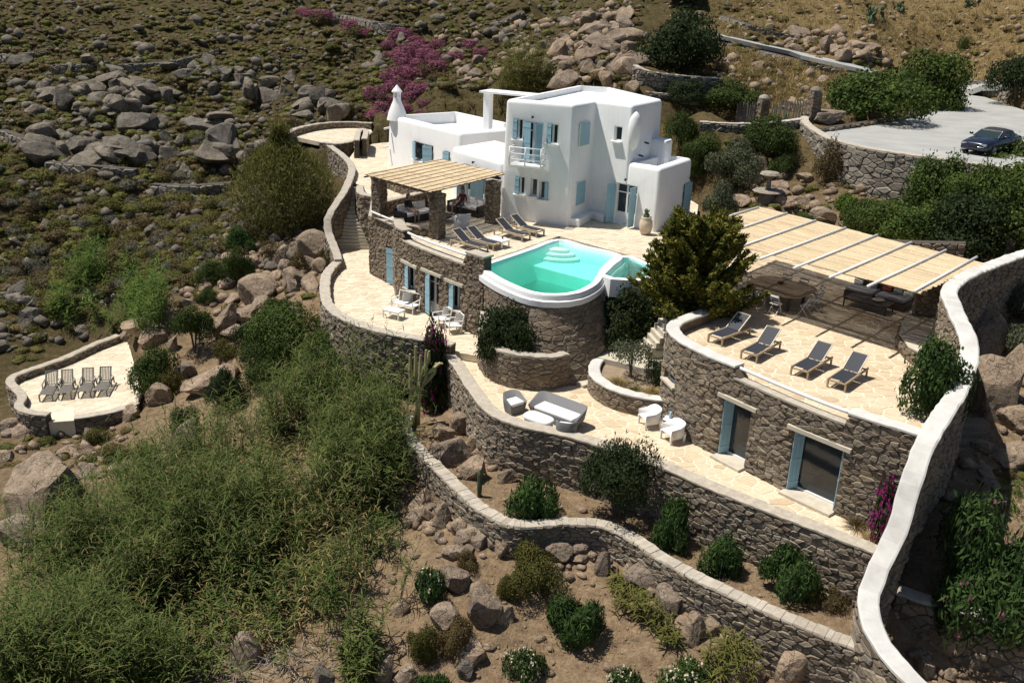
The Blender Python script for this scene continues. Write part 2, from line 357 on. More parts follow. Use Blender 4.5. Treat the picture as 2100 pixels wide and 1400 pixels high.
_rug = np.clip((YY-54)/10, 0, 1)*np.clip((8-XX-.05*(YY-60))/14, 0, 1)*np.clip((150-YY)/30, 0, 1)     # rugged outcrops of the left hillside
ZZ += _rug*(1.5*(np.abs(fbm(XX, YY, .16, 15))*2-.35)+.7*np.abs(fbm(XX, YY, .5, 16))+.25*np.round(fbm(XX, YY, .22, 17)*5)/2.5)
ib = inside_np(XX, YY, P_BED); ZZ = np.where(ib, Z_BED+.12*fbm(XX, YY, .5, 8), ZZ)
ZT = ZZ.copy()
for poly, z in ((P_LOW, Z_LOW), (P_LL, Z_LL), (P_RT, Z_RT), (P_MAIN, Z_MAIN), (P_LEFT, Z_LEFT), (P_PARK, Z_PARK), (P_RND, Z_RND)):
    ii = inside_np(XX, YY, poly)
    for k in range(1): ii |= np.roll(ii, 1, 0) | np.roll(ii, -1, 0) | np.roll(ii, 1, 1) | np.roll(ii, -1, 1)
    ZT = np.where(ii, np.minimum(ZT, z-.45), ZT)
def TZ(x, y):
    i = int(np.clip(np.searchsorted(xs, x)-1, 0, len(xs)-2)); j = int(np.clip(np.searchsorted(ys, y)-1, 0, len(ys)-2))
    a = (x-xs[i])/(xs[i+1]-xs[i]); b = (y-ys[j])/(ys[j+1]-ys[j])
    return float((ZT[j, i]*(1-a)+ZT[j, i+1]*a)*(1-b)+(ZT[j+1, i]*(1-a)+ZT[j+1, i+1]*a)*b)
def hit(px, py, dz=0):
    """first point of the ground (raised by dz) on the sight line of a pixel"""
    r = ray(px, py); t = 14.0; st = .4; prev = None
    while t < 330:
        x, y, z = r.x*t, r.y*t, CAM_H+r.z*t
        if z < TZ(x, y)+dz:
            lo, hi = t-st, t
            for _ in range(8):
                mdl = (lo+hi)/2
                if CAM_H+r.z*mdl < TZ(r.x*mdl, r.y*mdl)+dz: hi = mdl
                else: lo = mdl
            t = hi; return Vector((r.x*t, r.y*t, CAM_H+r.z*t-dz))
        t += st; st = .4 if t < 90 else .8
    return None
nx, ny = len(xs), len(ys)
idx = np.arange(nx*ny).reshape(ny, nx)
Fq = np.stack([idx[:-1, :-1], idx[:-1, 1:], idx[1:, 1:], idx[1:, :-1]], -1).reshape(-1, 4)
me = mesh_np('hillside_ground', np.stack([XX, YY, ZT], -1).reshape(-1, 3), Fq, True)
# zones of the ground: scrub hill, dry grass up on the right, bare soil round the villa
fx = np.stack([XX, YY, ZT-CAM_H], -1).reshape(-1, 3); dd = fx @ np.array(_F)
pxx = (1050+F_PX*(fx @ np.array(_R))/np.maximum(dd, 1)).reshape(ny, nx)
dry = np.clip((XX-4-.28*(YY-60))/16, 0, 1)*np.clip((YY-52)/18, 0, 1)
soil = np.clip((58-YY)/10, 0, 1)*np.clip((XX+26)/10, 0, 1)
soil = np.maximum(soil, np.clip((46-YY)/8, 0, 1)*.6)
for nm, arr in (('dry', dry), ('soil', soil)):
    a = me.attributes.new(nm, 'FLOAT', 'POINT'); a.data.foreach_set('value', arr.astype(np.float32).ravel())
gm, t, b = nodes('hillside', .95)
def attr(nm):
    n = N(t, 'Attribute'); n.attribute_name = nm; return n.outputs['Fac']
f1 = noise(t, .35, 6, .65); f2 = noise(t, 2.6, 6, .7); f3 = noise(t, 9, 5, .7)
scrub = ramp(t, f2, [(.30, (.026, .024, .009)), (.46, (.058, .049, .018)), (.60, (.10, .073, .034)), (.78, (.165, .115, .064))])
scrub = mixc(t, ramp(t, f1, [(.42, (0, 0, 0)), (.62, (1, 1, 1))]), scrub, ramp(t, f2, [(.35, (.055, .052, .02)), (.6, (.10, .07, .037)), (.78, (.18, .13, .08))]))
grass = ramp(t, f2, [(.3, (.085, .066, .03)), (.5, (.19, .135, .06)), (.7, (.28, .20, .095))])
soilc = ramp(t, f2, [(.28, (.145, .10, .06)), (.5, (.245, .172, .105)), (.72, (.34, .248, .155))])
c = mixc(t, attr('dry'), scrub, grass); c = mixc(t, attr('soil'), c, soilc)
c = mixc(t, 1.0, c, ramp(t, f3, [(.3, (.65, .65, .65)), (.7, (1.15, 1.15, 1.15))]), 'MULTIPLY')
t.links.new(c, b.inputs['Base Color']); b.inputs['Specular IOR Level'].default_value = .1; bump(t, b, f3, .9, .12)
ground = mkm('hillside_ground', me, gm); tag(ground, kind='structure')
# ---------------------------------------------------------------- stone work
def voronoi(u0, u1, v0, v1, su, sv, rng, jit=.46, drop=.22):
    """irregular cells over a rectangle"""
    k = su/sv; nu = int((u1-u0)/su)+4; nv = int((v1-v0)/sv)+4
    P = {}
    for j in range(-2, nv):
        for i in range(-2, nu):
            if rng.random() < drop: continue
            P[i, j] = (u0+(i+.5*(j & 1)+.5+rng.uniform(-jit, jit))*su, (v0+(j+.5+rng.uniform(-jit, jit))*sv)*k)
    out = []
    for (i, j), (x, y) in P.items():
        if not (-1 <= i < nu-1 and -1 <= j < nv-1): continue
        if x < u0-su*.4 or x > u1+su*.4 or y/k < v0-sv*.4 or y/k > v1+sv*.4: continue
        poly = [(x-su*1.3, y-su*1.3), (x+su*1.3, y-su*1.3), (x+su*1.3, y+su*1.3), (x-su*1.3, y+su*1.3)]
        for dj in (-2, -1, 0, 1, 2):
            for di in (-2, -1, 0, 1, 2):
                q = P.get((i+di, j+dj))
                if q is None or (di == 0 and dj == 0): continue
                mx, my, nx_, ny_ = (x+q[0])/2, (y+q[1])/2, q[0]-x, q[1]-y
                if nx_*nx_+ny_*ny_ > su*su*7: continue
                poly = clip(poly, mx, my, nx_, ny_)
                if len(poly) < 3: break
            if len(poly) < 3: break
        if len(poly) >= 3: out.append([(a, b_/k) for a, b_ in poly])
    return out
def clip(poly, mx, my, nx_, ny_):
    """keep the side where (p-m).n <= 0"""
    out = []; n = len(poly)
    d = [(p[0]-mx)*nx_+(p[1]-my)*ny_ for p in poly]
    for a in range(n):
        b_ = (a+1) % n
        if d[a] <= 0: out.append(poly[a])
        if (d[a] < 0 < d[b_]) or (d[b_] < 0 < d[a]):
            s = d[a]/(d[a]-d[b_]); out.append((poly[a][0]+(poly[b_][0]-poly[a][0])*s, poly[a][1]+(poly[b_][1]-poly[a][1])*s))
    return out
def dedupe(p, e=.012):
    out = []
    for q in p:
        if not out or math.hypot(q[0]-out[-1][0], q[1]-out[-1][1]) > e: out.append(q)
    if len(out) > 2 and math.hypot(out[0][0]-out[-1][0], out[0][1]-out[-1][1]) < e: out.pop()
    return out
def stone_geo(poly, mp, rng, gap, h, chamf=.76):
    cx = sum(p[0] for p in poly)/len(poly); cy = sum(p[1] for p in poly)/len(poly)
    r_ = sum(math.hypot(p[0]-cx, p[1]-cy) for p in poly)/len(poly)
    s0 = max(.3, 1-gap/max(r_, .02)); s1 = s0*chamf; hh = h*rng.uniform(.35, 1.45)
    tx, ty = rng.uniform(-.4, .4)*hh/max(r_, .03), rng.uniform(-.4, .4)*hh/max(r_, .03)
    n = len(poly); v = []
    for s, d in ((s0, -.03), (s0, hh*.5), (s1, hh)):
        for p in poly:
            x, y = (p[0]-cx)*s, (p[1]-cy)*s; v.append(mp(cx+x, cy+y, d+(tx*x+ty*y if d > 0 else 0)))
    f = [(k*n+i, k*n+(i+1) % n, (k+1)*n+(i+1) % n, (k+1)*n+i) for k in range(2) for i in range(n)]+[tuple(range(2*n, 3*n))]
    return v, f
def lay(stones, name, mat, parent, nmax=300, fill='stone_fill', flip=False):
    """the pieces that show largest become objects, the rest one joined part"""
    sc = []
    for v, f, a in stones:
        c = np.mean(np.array(v), 0); d = todist(c); sc.append((a/d/d, c))
    order = sorted(range(len(stones)), key=lambda i: -sc[i][0])
    for i in order[:nmax]:
        v, f, a = stones[i]; mk(name, v, f, mat, parent, origin=tuple(sc[i][1]))
    if len(order) > nmax:
        mb = MB()
        for i in order[nmax:]: mb.add(stones[i][0], stones[i][1])
        tag(mb.build(fill, mat, parent), kind='stuff')
class Path:
    def __init__(s, pts, step=.3, raw=False):
        p = np.array(pts if raw else smooth(pts, step), float); s.p = p
        d = np.hypot(*(p[1:, :2]-p[:-1, :2]).T); s.u = np.r_[0, np.cumsum(d)]; s.L = s.u[-1]
        t = np.gradient(p[:, :2], axis=0); t /= np.maximum(np.linalg.norm(t, axis=1, keepdims=True), 1e-9); s.n = np.stack([t[:, 1], -t[:, 0]], 1)   # right-hand side of travel
    def at(s, u): return [np.interp(u, s.u, s.p[:, k]) for k in range(s.p.shape[1])]
    def hit(s, px, py):               # where the sight line of a pixel meets the wall: (u, z)
        r = ray(px, py); best = None
        for i in range(len(s.p)-1):
            a, b = s.p[i, :2], s.p[i+1, :2]; d = b-a; det = r.x*(-d[1])+d[0]*r.y
            if abs(det) < 1e-9: continue
            k = (a[0]*(-d[1])+d[0]*a[1])/det; q = (r.x*a[1]-r.y*a[0])/det
            if k > 0 and (-.02 <= q <= 1.02 or (i == 0 and q < 0) or (i == len(s.p)-2 and q > 1)):
                if best is None or k < best[0] or not (0 <= best[2] <= s.L): best = (k, CAM_H+r.z*k, s.u[i]+q*(s.u[i+1]-s.u[i]))
        return best[2], best[1]
    def rect(s, x0, y0, x1, y1):
        pts = [s.hit(x0, y0), s.hit(x1, y1)]; return pts[0][0], pts[1][0], min(pts[0][1], pts[1][1]), max(pts[0][1], pts[1][1])
    def nr(s, u):
        a = np.array([np.interp(u, s.u, s.n[:, k]) for k in (0, 1)]); return a/np.linalg.norm(a)
def sweep_body(path, zb, zt, th, openings=(), batter=0):
    """solid wall: outer face on the path, thickness th inwards, openings left open"""
    us = sorted(set([round(float(x), 4) for x in path.u]+[round(x, 4) for o in openings for x in o[:2]])); mb = MB()
    def solid(ua, ub):
        um = (ua+ub)/2; z0, z1 = zb(um), zt(um); iv = [(None, None)]
        for a, b_, c, d in sorted(openings, key=lambda o: o[2]):
            if a <= um <= b_:
                lo, hi = iv.pop(); iv += [(lo, c), (d, hi)]
        return [(lo, hi) for lo, hi in iv if not (lo is None and hi is not None and hi <= z0+.01)]
    S = [solid(us[i], us[i+1]) for i in range(len(us)-1)]
    for i, iv in enumerate(S):
        for lo, hi in iv:
            v = []
            for u in (us[i], us[i+1]):
                x, y = path.at(u)[:2]; nx_, ny_ = path.nr(u); a = zb(u) if lo is None else lo; b_ = zt(u) if hi is None else hi
                ob = batter
                v += [(x+nx_*ob, y+ny_*ob, a), (x-nx_*th, y-ny_*th, a), (x-nx_*th, y-ny_*th, b_), (x, y, b_)]
            f = [(0, 4, 7, 3), (1, 2, 6, 5), (3, 7, 6, 2), (0, 1, 5, 4)]
            if i == 0 or S[i-1] != iv: f.append((0, 3, 2, 1))
            if i == len(S)-1 or S[i+1] != iv: f.append((4, 5, 6, 7))
            mb.add(v, f)
    return mb
def fn(z, L=None):
    if callable(z): return z
    if hasattr(z, '__len__'):
        xs_ = np.linspace(0, L, len(z)); return lambda u: float(np.interp(u, xs_, z))
    return lambda u: z
def stone_wall(name, label, pts, zb, zt, th=.45, su=.34, sv=.21, stone=None, mortar=None, openings=(), coping=None, sides=(1,), gap=.02, h=.06, nmax=300, seed=1, cat='wall', parent=None, piece='stone', raw=False, capw=.05, caph=.07, coping_name='coping', step=.3, copst=0, skip=None, batter=0):
    rng = random.Random(seed); path = Path(pts, step, raw); zb, zt = fn(zb, path.L), fn(zt, path.L)
    x, y = path.at(path.L/2)[:2]; base = (x, y, zb(path.L/2))
    t_ = parent or thing(name, base, label, cat)
    sweep_body(path, zb, zt, th, openings, batter).build('wall_core', mortar or m_mortar, t_)
    zmin = min(zb(u) for u in path.u); zmax = max(zt(u) for u in path.u); st = []
    for sd in sides:
        for poly in voronoi(0, path.L, zmin, zmax, su, sv, rng):
            cu = sum(p[0] for p in poly)/len(poly); cv = sum(p[1] for p in poly)/len(poly)
            cu_ = min(max(cu, 0), path.L); top, bot = zt(cu_), zb(cu_)
            if cv > top+.05 or cv < bot-.1: continue
            bad = False
            for a, b_, c, d in openings:
                if a < cu < b_ and c < cv < d: bad = True; break
                du = max(a-cu, cu-b_); dv = max(c-cv, cv-d)
                if du > su*1.6 or dv > sv*1.6: continue
                if du > dv: poly = clip(poly, a if cu < a else b_, 0, 1 if cu < a else -1, 0)
                else: poly = clip(poly, 0, c if cv < c else d, 0, 1 if cv < c else -1)
            if bad or (skip and skip(cu, cv)): continue
            sl_ = (zt(min(cu_+.2, path.L))-zt(max(cu_-.2, 0)))/.4
            poly = clip(poly, cu, top-.012+0, -sl_, 1); poly = clip(poly, 0, 0, -1, 0); poly = clip(poly, path.L, 0, 1, 0)
            poly = dedupe(poly)
            if len(poly) < 3 or abs(area2(poly)) < .004: continue
            def mp(u, v, d):
                uu = min(max(u, 0), path.L); q = path.at(uu); n_ = path.nr(uu)
                o = d+batter*max(0, min(1, (zt(uu)-v)/max(.1, zt(uu)-zb(uu)))) if sd > 0 else -th-d
                return (q[0]+n_[0]*o, q[1]+n_[1]*o, v)
            v, f = stone_geo(poly, mp, rng, gap, h)
            if sd < 0: f = [tuple(reversed(q)) for q in f]
            st.append((v, f, abs(area2(poly))))
    lay(st, piece, stone or m_stone, t_, nmax)
    if coping:
        r2 = random.Random(seed+9); us = np.linspace(0, path.L, max(3, int(path.L/.22)))
        if copst:                     # cap laid of separate stones
            u = 0
            while u < path.L-.08:
                L_ = min(r2.uniform(copst*.6, copst*1.4), path.L-u); v = []
                j = [r2.uniform(-.03, .03) for _ in range(4)]; hh = caph*r2.uniform(.7, 1.3)
                for k, uu in enumerate((u+.005, u+L_-.005)):
                    q = path.at(uu); n_ = path.nr(uu); z = zt(uu)
                    for o in (capw+j[k], -th-capw+j[2+k]):
                        v += [(q[0]+n_[0]*o, q[1]+n_[1]*o, z-.01), (q[0]+n_[0]*(o-.02*(1 if o > 0 else -1)), q[1]+n_[1]*(o-.02*(1 if o > 0 else -1)), z+hh)]
                c0 = np.mean(np.array(v), 0)
                mk('coping_stone', v, [(0, 4, 5, 1), (2, 3, 7, 6), (1, 5, 7, 3), (0, 2, 6, 4), (0, 1, 3, 2), (4, 6, 7, 5)], coping, t_, origin=tuple(c0)); u += L_
        else:
            mb = MB(); V = []
            for u in us:
                q = path.at(u); n_ = path.nr(u); z = zt(u); j1, j2, j3 = [r2.uniform(-.022, .022) for _ in range(3)]
                for o, dz in ((capw+j1, -.015), (capw+j1, caph*.65+j3*.5), (capw*.3+j1, caph+j3), (-th-capw*.3+j2, caph+j3), (-th-capw+j2, caph*.65+j3*.5), (-th-capw+j2, -.015)):
                    V.append((q[0]+n_[0]*o, q[1]+n_[1]*o, z+dz))
            n = len(us); f = [(i*6+k, (i+1)*6+k, (i+1)*6+(k+1) % 6, i*6+(k+1) % 6) for i in range(n-1) for k in range(6)]
            f += [(0, 1, 2, 3, 4, 5), tuple(range(n*6-1, n*6-7, -1))]
            mb.add(V, f); mb.build(coping_name, coping, t_)
    return t_, path
def paving(name, poly, z, su, stone, grout=None, nmax=300, seed=2, thick=.3, gap=.02, holes=(), z2=None):
    rng = random.Random(seed)
    if area2(poly) < 0: poly = poly[::-1]
    c = (sum(p[0] for p in poly)/len(poly), sum(p[1] for p in poly)/len(poly), z)
    bm = bmesh.new()
    if holes:
        from mathutils.geometry import delaunay_2d_cdt
        vs = [Vector(p) for p in poly]; fs = [list(range(len(poly)))]
        for h_ in holes:
            fs.append(list(range(len(vs), len(vs)+len(h_)))); vs += [Vector(p) for p in h_]
        ed = [(f_[i], f_[(i+1) % len(f_)]) for f_ in fs for i in range(len(f_))]
        V, E_, Fc, *_r = delaunay_2d_cdt(vs, ed, [], 0, 1e-5)
        keep = []
        for f_ in Fc:
            x = sum(V[i].x for i in f_)/len(f_); y = sum(V[i].y for i in f_)/len(f_)
            if inside(x, y, poly) and not any(inside(x, y, h_) for h_ in holes): keep.append(tuple(f_))
        fl = mk(name, [(v.x, v.y, z) for v in V], keep, grout or m_grout)
    else:
        fl = MB().prism(poly, z-thick, z).build(name, grout or m_grout)
    fl['kind'] = 'structure'
    x0, x1 = min(p[0] for p in poly), max(p[0] for p in poly); y0, y1 = min(p[1] for p in poly), max(p[1] for p in poly); st = []
    for cell in voronoi(x0, x1, y0, y1, su, su*.9, rng, .42):
        cx = sum(p[0] for p in cell)/len(cell); cy = sum(p[1] for p in cell)/len(cell)
        if not inside(cx, cy, poly) or any(inside(cx, cy, h_) for h_ in holes): continue
        q = []
        for p in cell:
            s = 1.0
            while s > .2 and (not inside(cx+(p[0]-cx)*s, cy+(p[1]-cy)*s, poly) or any(inside(cx+(p[0]-cx)*s, cy+(p[1]-cy)*s, h_) for h_ in holes)): s -= .12
            q.append((cx+(p[0]-cx)*s, cy+(p[1]-cy)*s))
        q = dedupe(q)
        if len(q) < 3 or abs(area2(q)) < .01: continue
        r_ = sum(math.hypot(p[0]-cx, p[1]-cy) for p in q)/len(q); s0 = 1-gap*rng.uniform(.6, 1.7)/r_; n = len(q); hh = rng.uniform(.008, .014)
        v = [(cx+(p[0]-cx)*s0, cy+(p[1]-cy)*s0, z-.02) for p in q]+[(cx+(p[0]-cx)*s0*.985, cy+(p[1]-cy)*s0*.985, z+hh) for p in q]
        f = [(i, (i+1) % n, n+(i+1) % n, n+i) for i in range(n)]+[tuple(range(n, 2*n))]
        if area2(q) < 0: f = [tuple(reversed(g)) for g in f]
        st.append((v, f, abs(area2(q))))
    lay(st, 'paving_slab', stone, fl, nmax, 'paving_fill')
    return fl
# ---------------------------------------------------------------- terraces
POOL = W(pool_px, 0.0); 
if area2(POOL) < 0: POOL = POOL[::-1]
spa_px = [(1276, 531), (1317, 543), (1345, 553), (1322, 572), (1285, 574), (1240, 566)]
SPA = W(spa_px, 0.0)
if area2(SPA) < 0: SPA = SPA[::-1]
def offset(poly, d):
    n = len(poly); out = []
    for i in range(n):
        a, b, c = np.array(poly[i-1]), np.array(poly[i]), np.array(poly[(i+1) % n])
        t1 = (b-a)/np.linalg.norm(b-a); t2 = (c-b)/np.linalg.norm(c-b); nn = np.array([t1[1]+t2[1], -(t1[0]+t2[0])]); nn /= max(np.linalg.norm(nn), 1e-6)
        out.append(tuple(b+nn*d/max(.5, np.dot(nn, [t1[1], -t1[0]]))))
    return out
POOLS = smooth(POOL, .35, True); SPAS = smooth(SPA, .35, True)
POOL_OUT = offset(POOLS, .26)
main_floor_px = [(752, 462), (768, 474), (815, 505), (850, 506), (962, 546), (990, 530), (1004, 533), (1146, 484), (1275, 519), (1322, 533), (1360, 545), (1392, 530), (1425, 470), (1432, 420), (1300, 340), (1130, 300), (950, 290), (800, 290), (735, 300), (708, 330), (720, 370), (735, 400)]
FL_MAIN = [(-9.7, 57.3), (-8.95, 55.0), (-8.35, 53.6), (-7.7, 49.0), (-6.2, 47.1), (-5.8, 45.3), (-4.9, 44.0), (-1.9, 40.75)]+W(main_floor_px[5:-4], 0)+[tuple(G(735, 300, 0)[:2]), tuple(G(712, 330, 0)[:2]), tuple(G(718, 372, 0)[:2])]
paving('pool_terrace_floor', FL_MAIN, 0, .42, m_pave2, seed=11, holes=[offset(POOLS, .15)] if False else ())
paving('garden_terrace_floor', P_LL, Z_LL, .40, m_pave2, seed=12)
paving('lower_terrace_floor', P_LOW, Z_LOW, .44, m_pave, seed=13, gap=.035)
paving('roof_terrace_floor', P_RT, Z_RT, .44, m_pave, seed=14, gap=.03)
paving('rock_terrace_floor', P_LEFT, Z_LEFT, .5, m_pave2, seed=15)
paving('round_terrace_floor', P_RND, Z_RND, .5, m_pave2, seed=16, nmax=100)
# lower terrace: retaining wall with broad coping
stone_wall('retaining_wall', 'long curved fieldstone retaining wall in front of the lower paved terrace', P_W1, -5.75, Z_LOW+.3, .42, coping=m_coping, seed=21, capw=.06, su=.28, sv=.13, gap=.011, h=.055)
stone_wall('garden_wall', 'low winding stone wall with pale cap below the row of oleanders', P_W2, -6.9, Z_W2, .42, coping=m_coping, seed=22, copst=.27, capw=.04, caph=.05, su=.29, sv=.125, gap=.012, h=.055)
# garden terrace parapet (outer side to the left of travel, so travel runs from its steps back to the stairs)
LLW = [(925, 708), (870, 697), (820, 688), (760, 675), (700, 652), (668, 628), (658, 600), (662, 560), (684, 535)]
stone_wall('garden_parapet', 'curved stone parapet round the garden terrace with the white bench', W(LLW, Z_LL+.45)[::-1], [-4.9]*5+[-5.4]*4, Z_LL+.38, .42, coping=m_coping, seed=23, sides=(1, -1), capw=.05, su=.28, sv=.14, gap=.012)
# ---------------------------------------------------------------- door and window units
def opening(parent, A, B, z0, z1, kind='window', recess=.16, shut=(), frame=m_whitepaint, sill=True, panes=2, solid=0, sillmat=None, lamp=False, name=None, lintel=None):
    """A, B: plan ends, left and right as seen from outside; shut: list of (side, degrees open, width share)"""
    A, B = Vector((*A[:2], 0)), Vector((*B[:2], 0)); ex = (B-A).normalized(); out = Vector((ex.y, -ex.x, 0)); w_ = (B-A).length; rz = math.atan2(ex.y, ex.x); h_ = z1-z0
    L = lambda x, y, z: A+ex*x+out*y+Vector((0, 0, z))
    f = MB(); t_ = .07
    for x in (t_/2, w_-t_/2): f.box(L(x, -recess, z0+h_/2), (t_, .08, h_), rz)
    for z in (z0+t_/2, z1-t_/2): f.box(L(w_/2, -recess, z), (w_-2*t_, .078, t_), rz)
    if kind == 'door' and h_ > 1.9: f.box(L(w_/2, -recess, z0+h_*.78), (w_-2*t_, .07, .06), rz)
    if panes == 2: f.box(L(w_/2, -recess, z0+h_/2), (.10, .074, h_-2*t_), rz)
    if solid: f.box(L(w_/2, -recess, z0+t_+solid/2), (w_-2*t_, .06, solid), rz)
    fr = f.build(name or ('door' if kind == 'door' else 'window'), frame, parent)
    MB().box(L(w_/2, -recess-.03, z0+h_/2), (w_-.08, .012, h_-.08), rz).build('pane', m_glass, fr)
    for side, deg, share in shut:
        sw = w_*share; a = R(deg)*(1 if side == 'L' else -1); hx = 0.02 if side == 'L' else w_-.02; mb = MB()
        dx, dy = math.cos(R(deg))*(1 if side == 'L' else -1), math.sin(R(deg))
        k = 3
        for i in range(k):
            s_ = (i+.5)*sw/k; mb.box(L(hx+dx*s_, .012+dy*s_+(0 if deg else .01), z0+h_/2), (sw/k-.008, .028, h_-.05), rz-a)
        for q in (.12, .5, .88): mb.box(L(hx+dx*sw/2-math.sin(a)*0, .012+dy*sw/2+(0 if deg else .01), z0+h_*q), (sw*.98, .05, .09), rz-a)
        mb.build('shutter', m_blue, fr)
    if sill: MB().box(L(w_/2, -.02, z0-.03), (w_+.14, .3, .08), rz).build('sill', sillmat or m_white, fr)
    if lintel: MB().box(L(w_/2, -.06, z1+.07), (w_+.5, .36, .14), rz).build('lintel', lintel, fr)
    if lamp:
        l = MB(); l.box(L(w_/2, .06, z1+.28), (.05, .12, .05), rz); l.lathe([(.05, 0), (.07, .05), (.03, .14)], 8, L(w_/2, .14, z1+.2)); l.build('wall_lamp', m_black, parent)
    return fr
def bool_cut(o, cut):
    me_ = bpy.data.meshes.new('cut'); me_.from_pydata(cut.v, [], cut.f); c = bpy.data.objects.new('cut', me_); col.objects.link(c)
    m = o.modifiers.new('b', 'BOOLEAN'); m.operation = 'DIFFERENCE'; m.object = c; m.solver = 'EXACT'
    dg = bpy.context.evaluated_depsgraph_get(); new = bpy.data.meshes.new_from_object(o.evaluated_get(dg))
    o.modifiers.clear(); o.data = new; bpy.data.objects.remove(c)
def shade_auto(o, ang=35):
    me_ = o.data; me_.polygons.foreach_set('use_smooth', [True]*len(me_.polygons))
    bm = bmesh.new(); bm.from_mesh(me_)
    for e in bm.edges: e.smooth = len(e.link_faces) == 2 and e.calc_face_angle() < R(ang)
    bm.to_mesh(me_); bm.free()
# ---------------------------------------------------------------- guest house on the right with its roof terrace
RW = Path(W(RW_px, Z_RT+.42))
ops = []
oL = RW.rect(1486, 820, 1522, 941); oR = RW.rect(1631, 880, 1699, 1033); oW = RW.rect(1364, 752, 1383, 794)
oL = (oL[0], oL[1]+.12, Z_LOW+.1, Z_LOW+2.3); oR = (oR[0], oR[1]+.2, Z_LOW+.1, Z_LOW+2.3); oW = (oW[0], oW[1], oW[2], oW[3])
u1, u2 = RW.hit(1508, 754)[0], RW.hit(1740, 848)[0]
def rw_top(u):
    return Z_RT+.42 if (u < u1 or u > u2) else Z_RT+.04
gh, _ = stone_wall('guest_house', 'low fieldstone guest house with sun loungers on its paved roof terrace', RW.p, -5.4, rw_top, .42, su=.28, sv=.125, openings=[oL, oR, oW], raw=True, seed=31, cat='building', mortar=m_mortar_l, gap=.010, h=.05, stone=m_stone)
for ua, ub in ((0, u1), (u2, RW.L)):
    V = []; us = np.linspace(ua, ub, max(6, int((ub-ua)/.22))); r2 = random.Random(5)
    for u in us:
        q = RW.at(u); n_ = RW.nr(u); z = Z_RT+.42; j = r2.uniform(-.02, .02)
        for o, dz in ((.05+j, -.01), (.05+j, .05), (.02+j, .075), (-.44+j, .075), (-.47+j, .05), (-.47+j, -.01)): V.append((q[0]+n_[0]*o, q[1]+n_[1]*o, z+dz))
    n = len(us); mk('coping', V, [(i*6+k, (i+1)*6+k, (i+1)*6+(k+1) % 6, i*6+(k+1) % 6) for i in range(n-1) for k in range(6)]+[(0, 1, 2, 3, 4, 5), tuple(range(n*6-1, n*6-7, -1))], m_cap, gh)
V = []; us = np.linspace(u1+.02, u2-.02, 40)
for u in us:
    q = RW.at(u); n_ = RW.nr(u)
    for o, dz in ((.06, -.02), (.06, .05), (-.3, .05), (-.3, -.02)): V.append((q[0]+n_[0]*o, q[1]+n_[1]*o, Z_RT+.04+dz))
mk('ledge', V, [(i*4+k, (i+1)*4+k, (i+1)*4+(k+1) % 4, i*4+(k+1) % 4) for i in range(39) for k in range(4)], m_coping, gh)
rp = [(*(np.array(RW.at(u)[:2])-.25*RW.nr(u)), Z_RT+.36) for u in np.linspace(u1-.05, u2+.05, 14)]
MB().tube(rp, .065, 10).build('rail_pole', m_whitepaint, gh, smooth=True)
for o_, shu, k in ((oL, [('L', -70, .34)], 'window'), (oR, [('L', -62, .22), ('R', -84, .22)], 'window')):
    A, B = RW.at(o_[0]), RW.at(o_[1]); fr = opening(gh, A, B, o_[2], o_[3], k, .36, shu, sill=False, panes=1, lintel=m_step, name='door')
    nv = RW.nr((o_[0]+o_[1])/2); c_ = (np.array(A[:2])+np.array(B[:2]))/2; rz = math.atan2(B[1]-A[1], B[0]-A[0])
    MB().box((c_[0]+nv[0]*-.02, c_[1]+nv[1]*-.02, Z_LOW+.05), (o_[1]-o_[0]+.1, .75, .11), rz).build('door_step', m_step, gh)
opening(gh, RW.at(oW[0]), RW.at(oW[1]), oW[2], oW[3], 'window', .2, [], sillmat=m_step, panes=1)
# dark room behind the open doors
# rear body that carries the terrace
# ---------------------------------------------------------------- long white-capped boundary wall
w3 = [(2180, 500, 2.2), (2100, 520, 2.2), (2020, 548, 2.2), (1965, 575, 2.2), (1945, 600, 2.1), (1962, 645, 1.75), (1988, 710, 1.25), (1968, 790, .8), (1925, 860, .45), (1887, 930, -.15), (1864, 1000, -.95), (1840, 1080, -1.95), (1802, 1160, -2.95), (1780, 1220, -3.65), (1790, 1290, -4.1), (1850, 1370, -4.4), (1930, 1440, -4.7)]
w3p = smooth([tuple(G(x, y, z)+Vector((.24, -.06, 0))) for x, y, z in w3][::-1], .3)      # travel uphill, the open slope on its right
w3P = Path(w3p, raw=True); zt3 = lambda u: float(np.interp(u, w3P.u, w3P.p[:, 2]))
zb3 = lambda u: zt3(u)-float(np.interp(u, [0, 4, 9, 20], [2.4, 2.6, 3.4, 3.2]))
bw, _ = stone_wall('boundary_wall', 'long winding boundary wall with a broad white cap running down the right side', w3p, zb3, lambda u: zt3(u)-.06, .44, su=.28, sv=.17, gap=.016, seed=33, coping=m_cap, sides=(1, -1), raw=True, capw=.07, caph=.1, mortar=m_mortar, coping_name='cap')
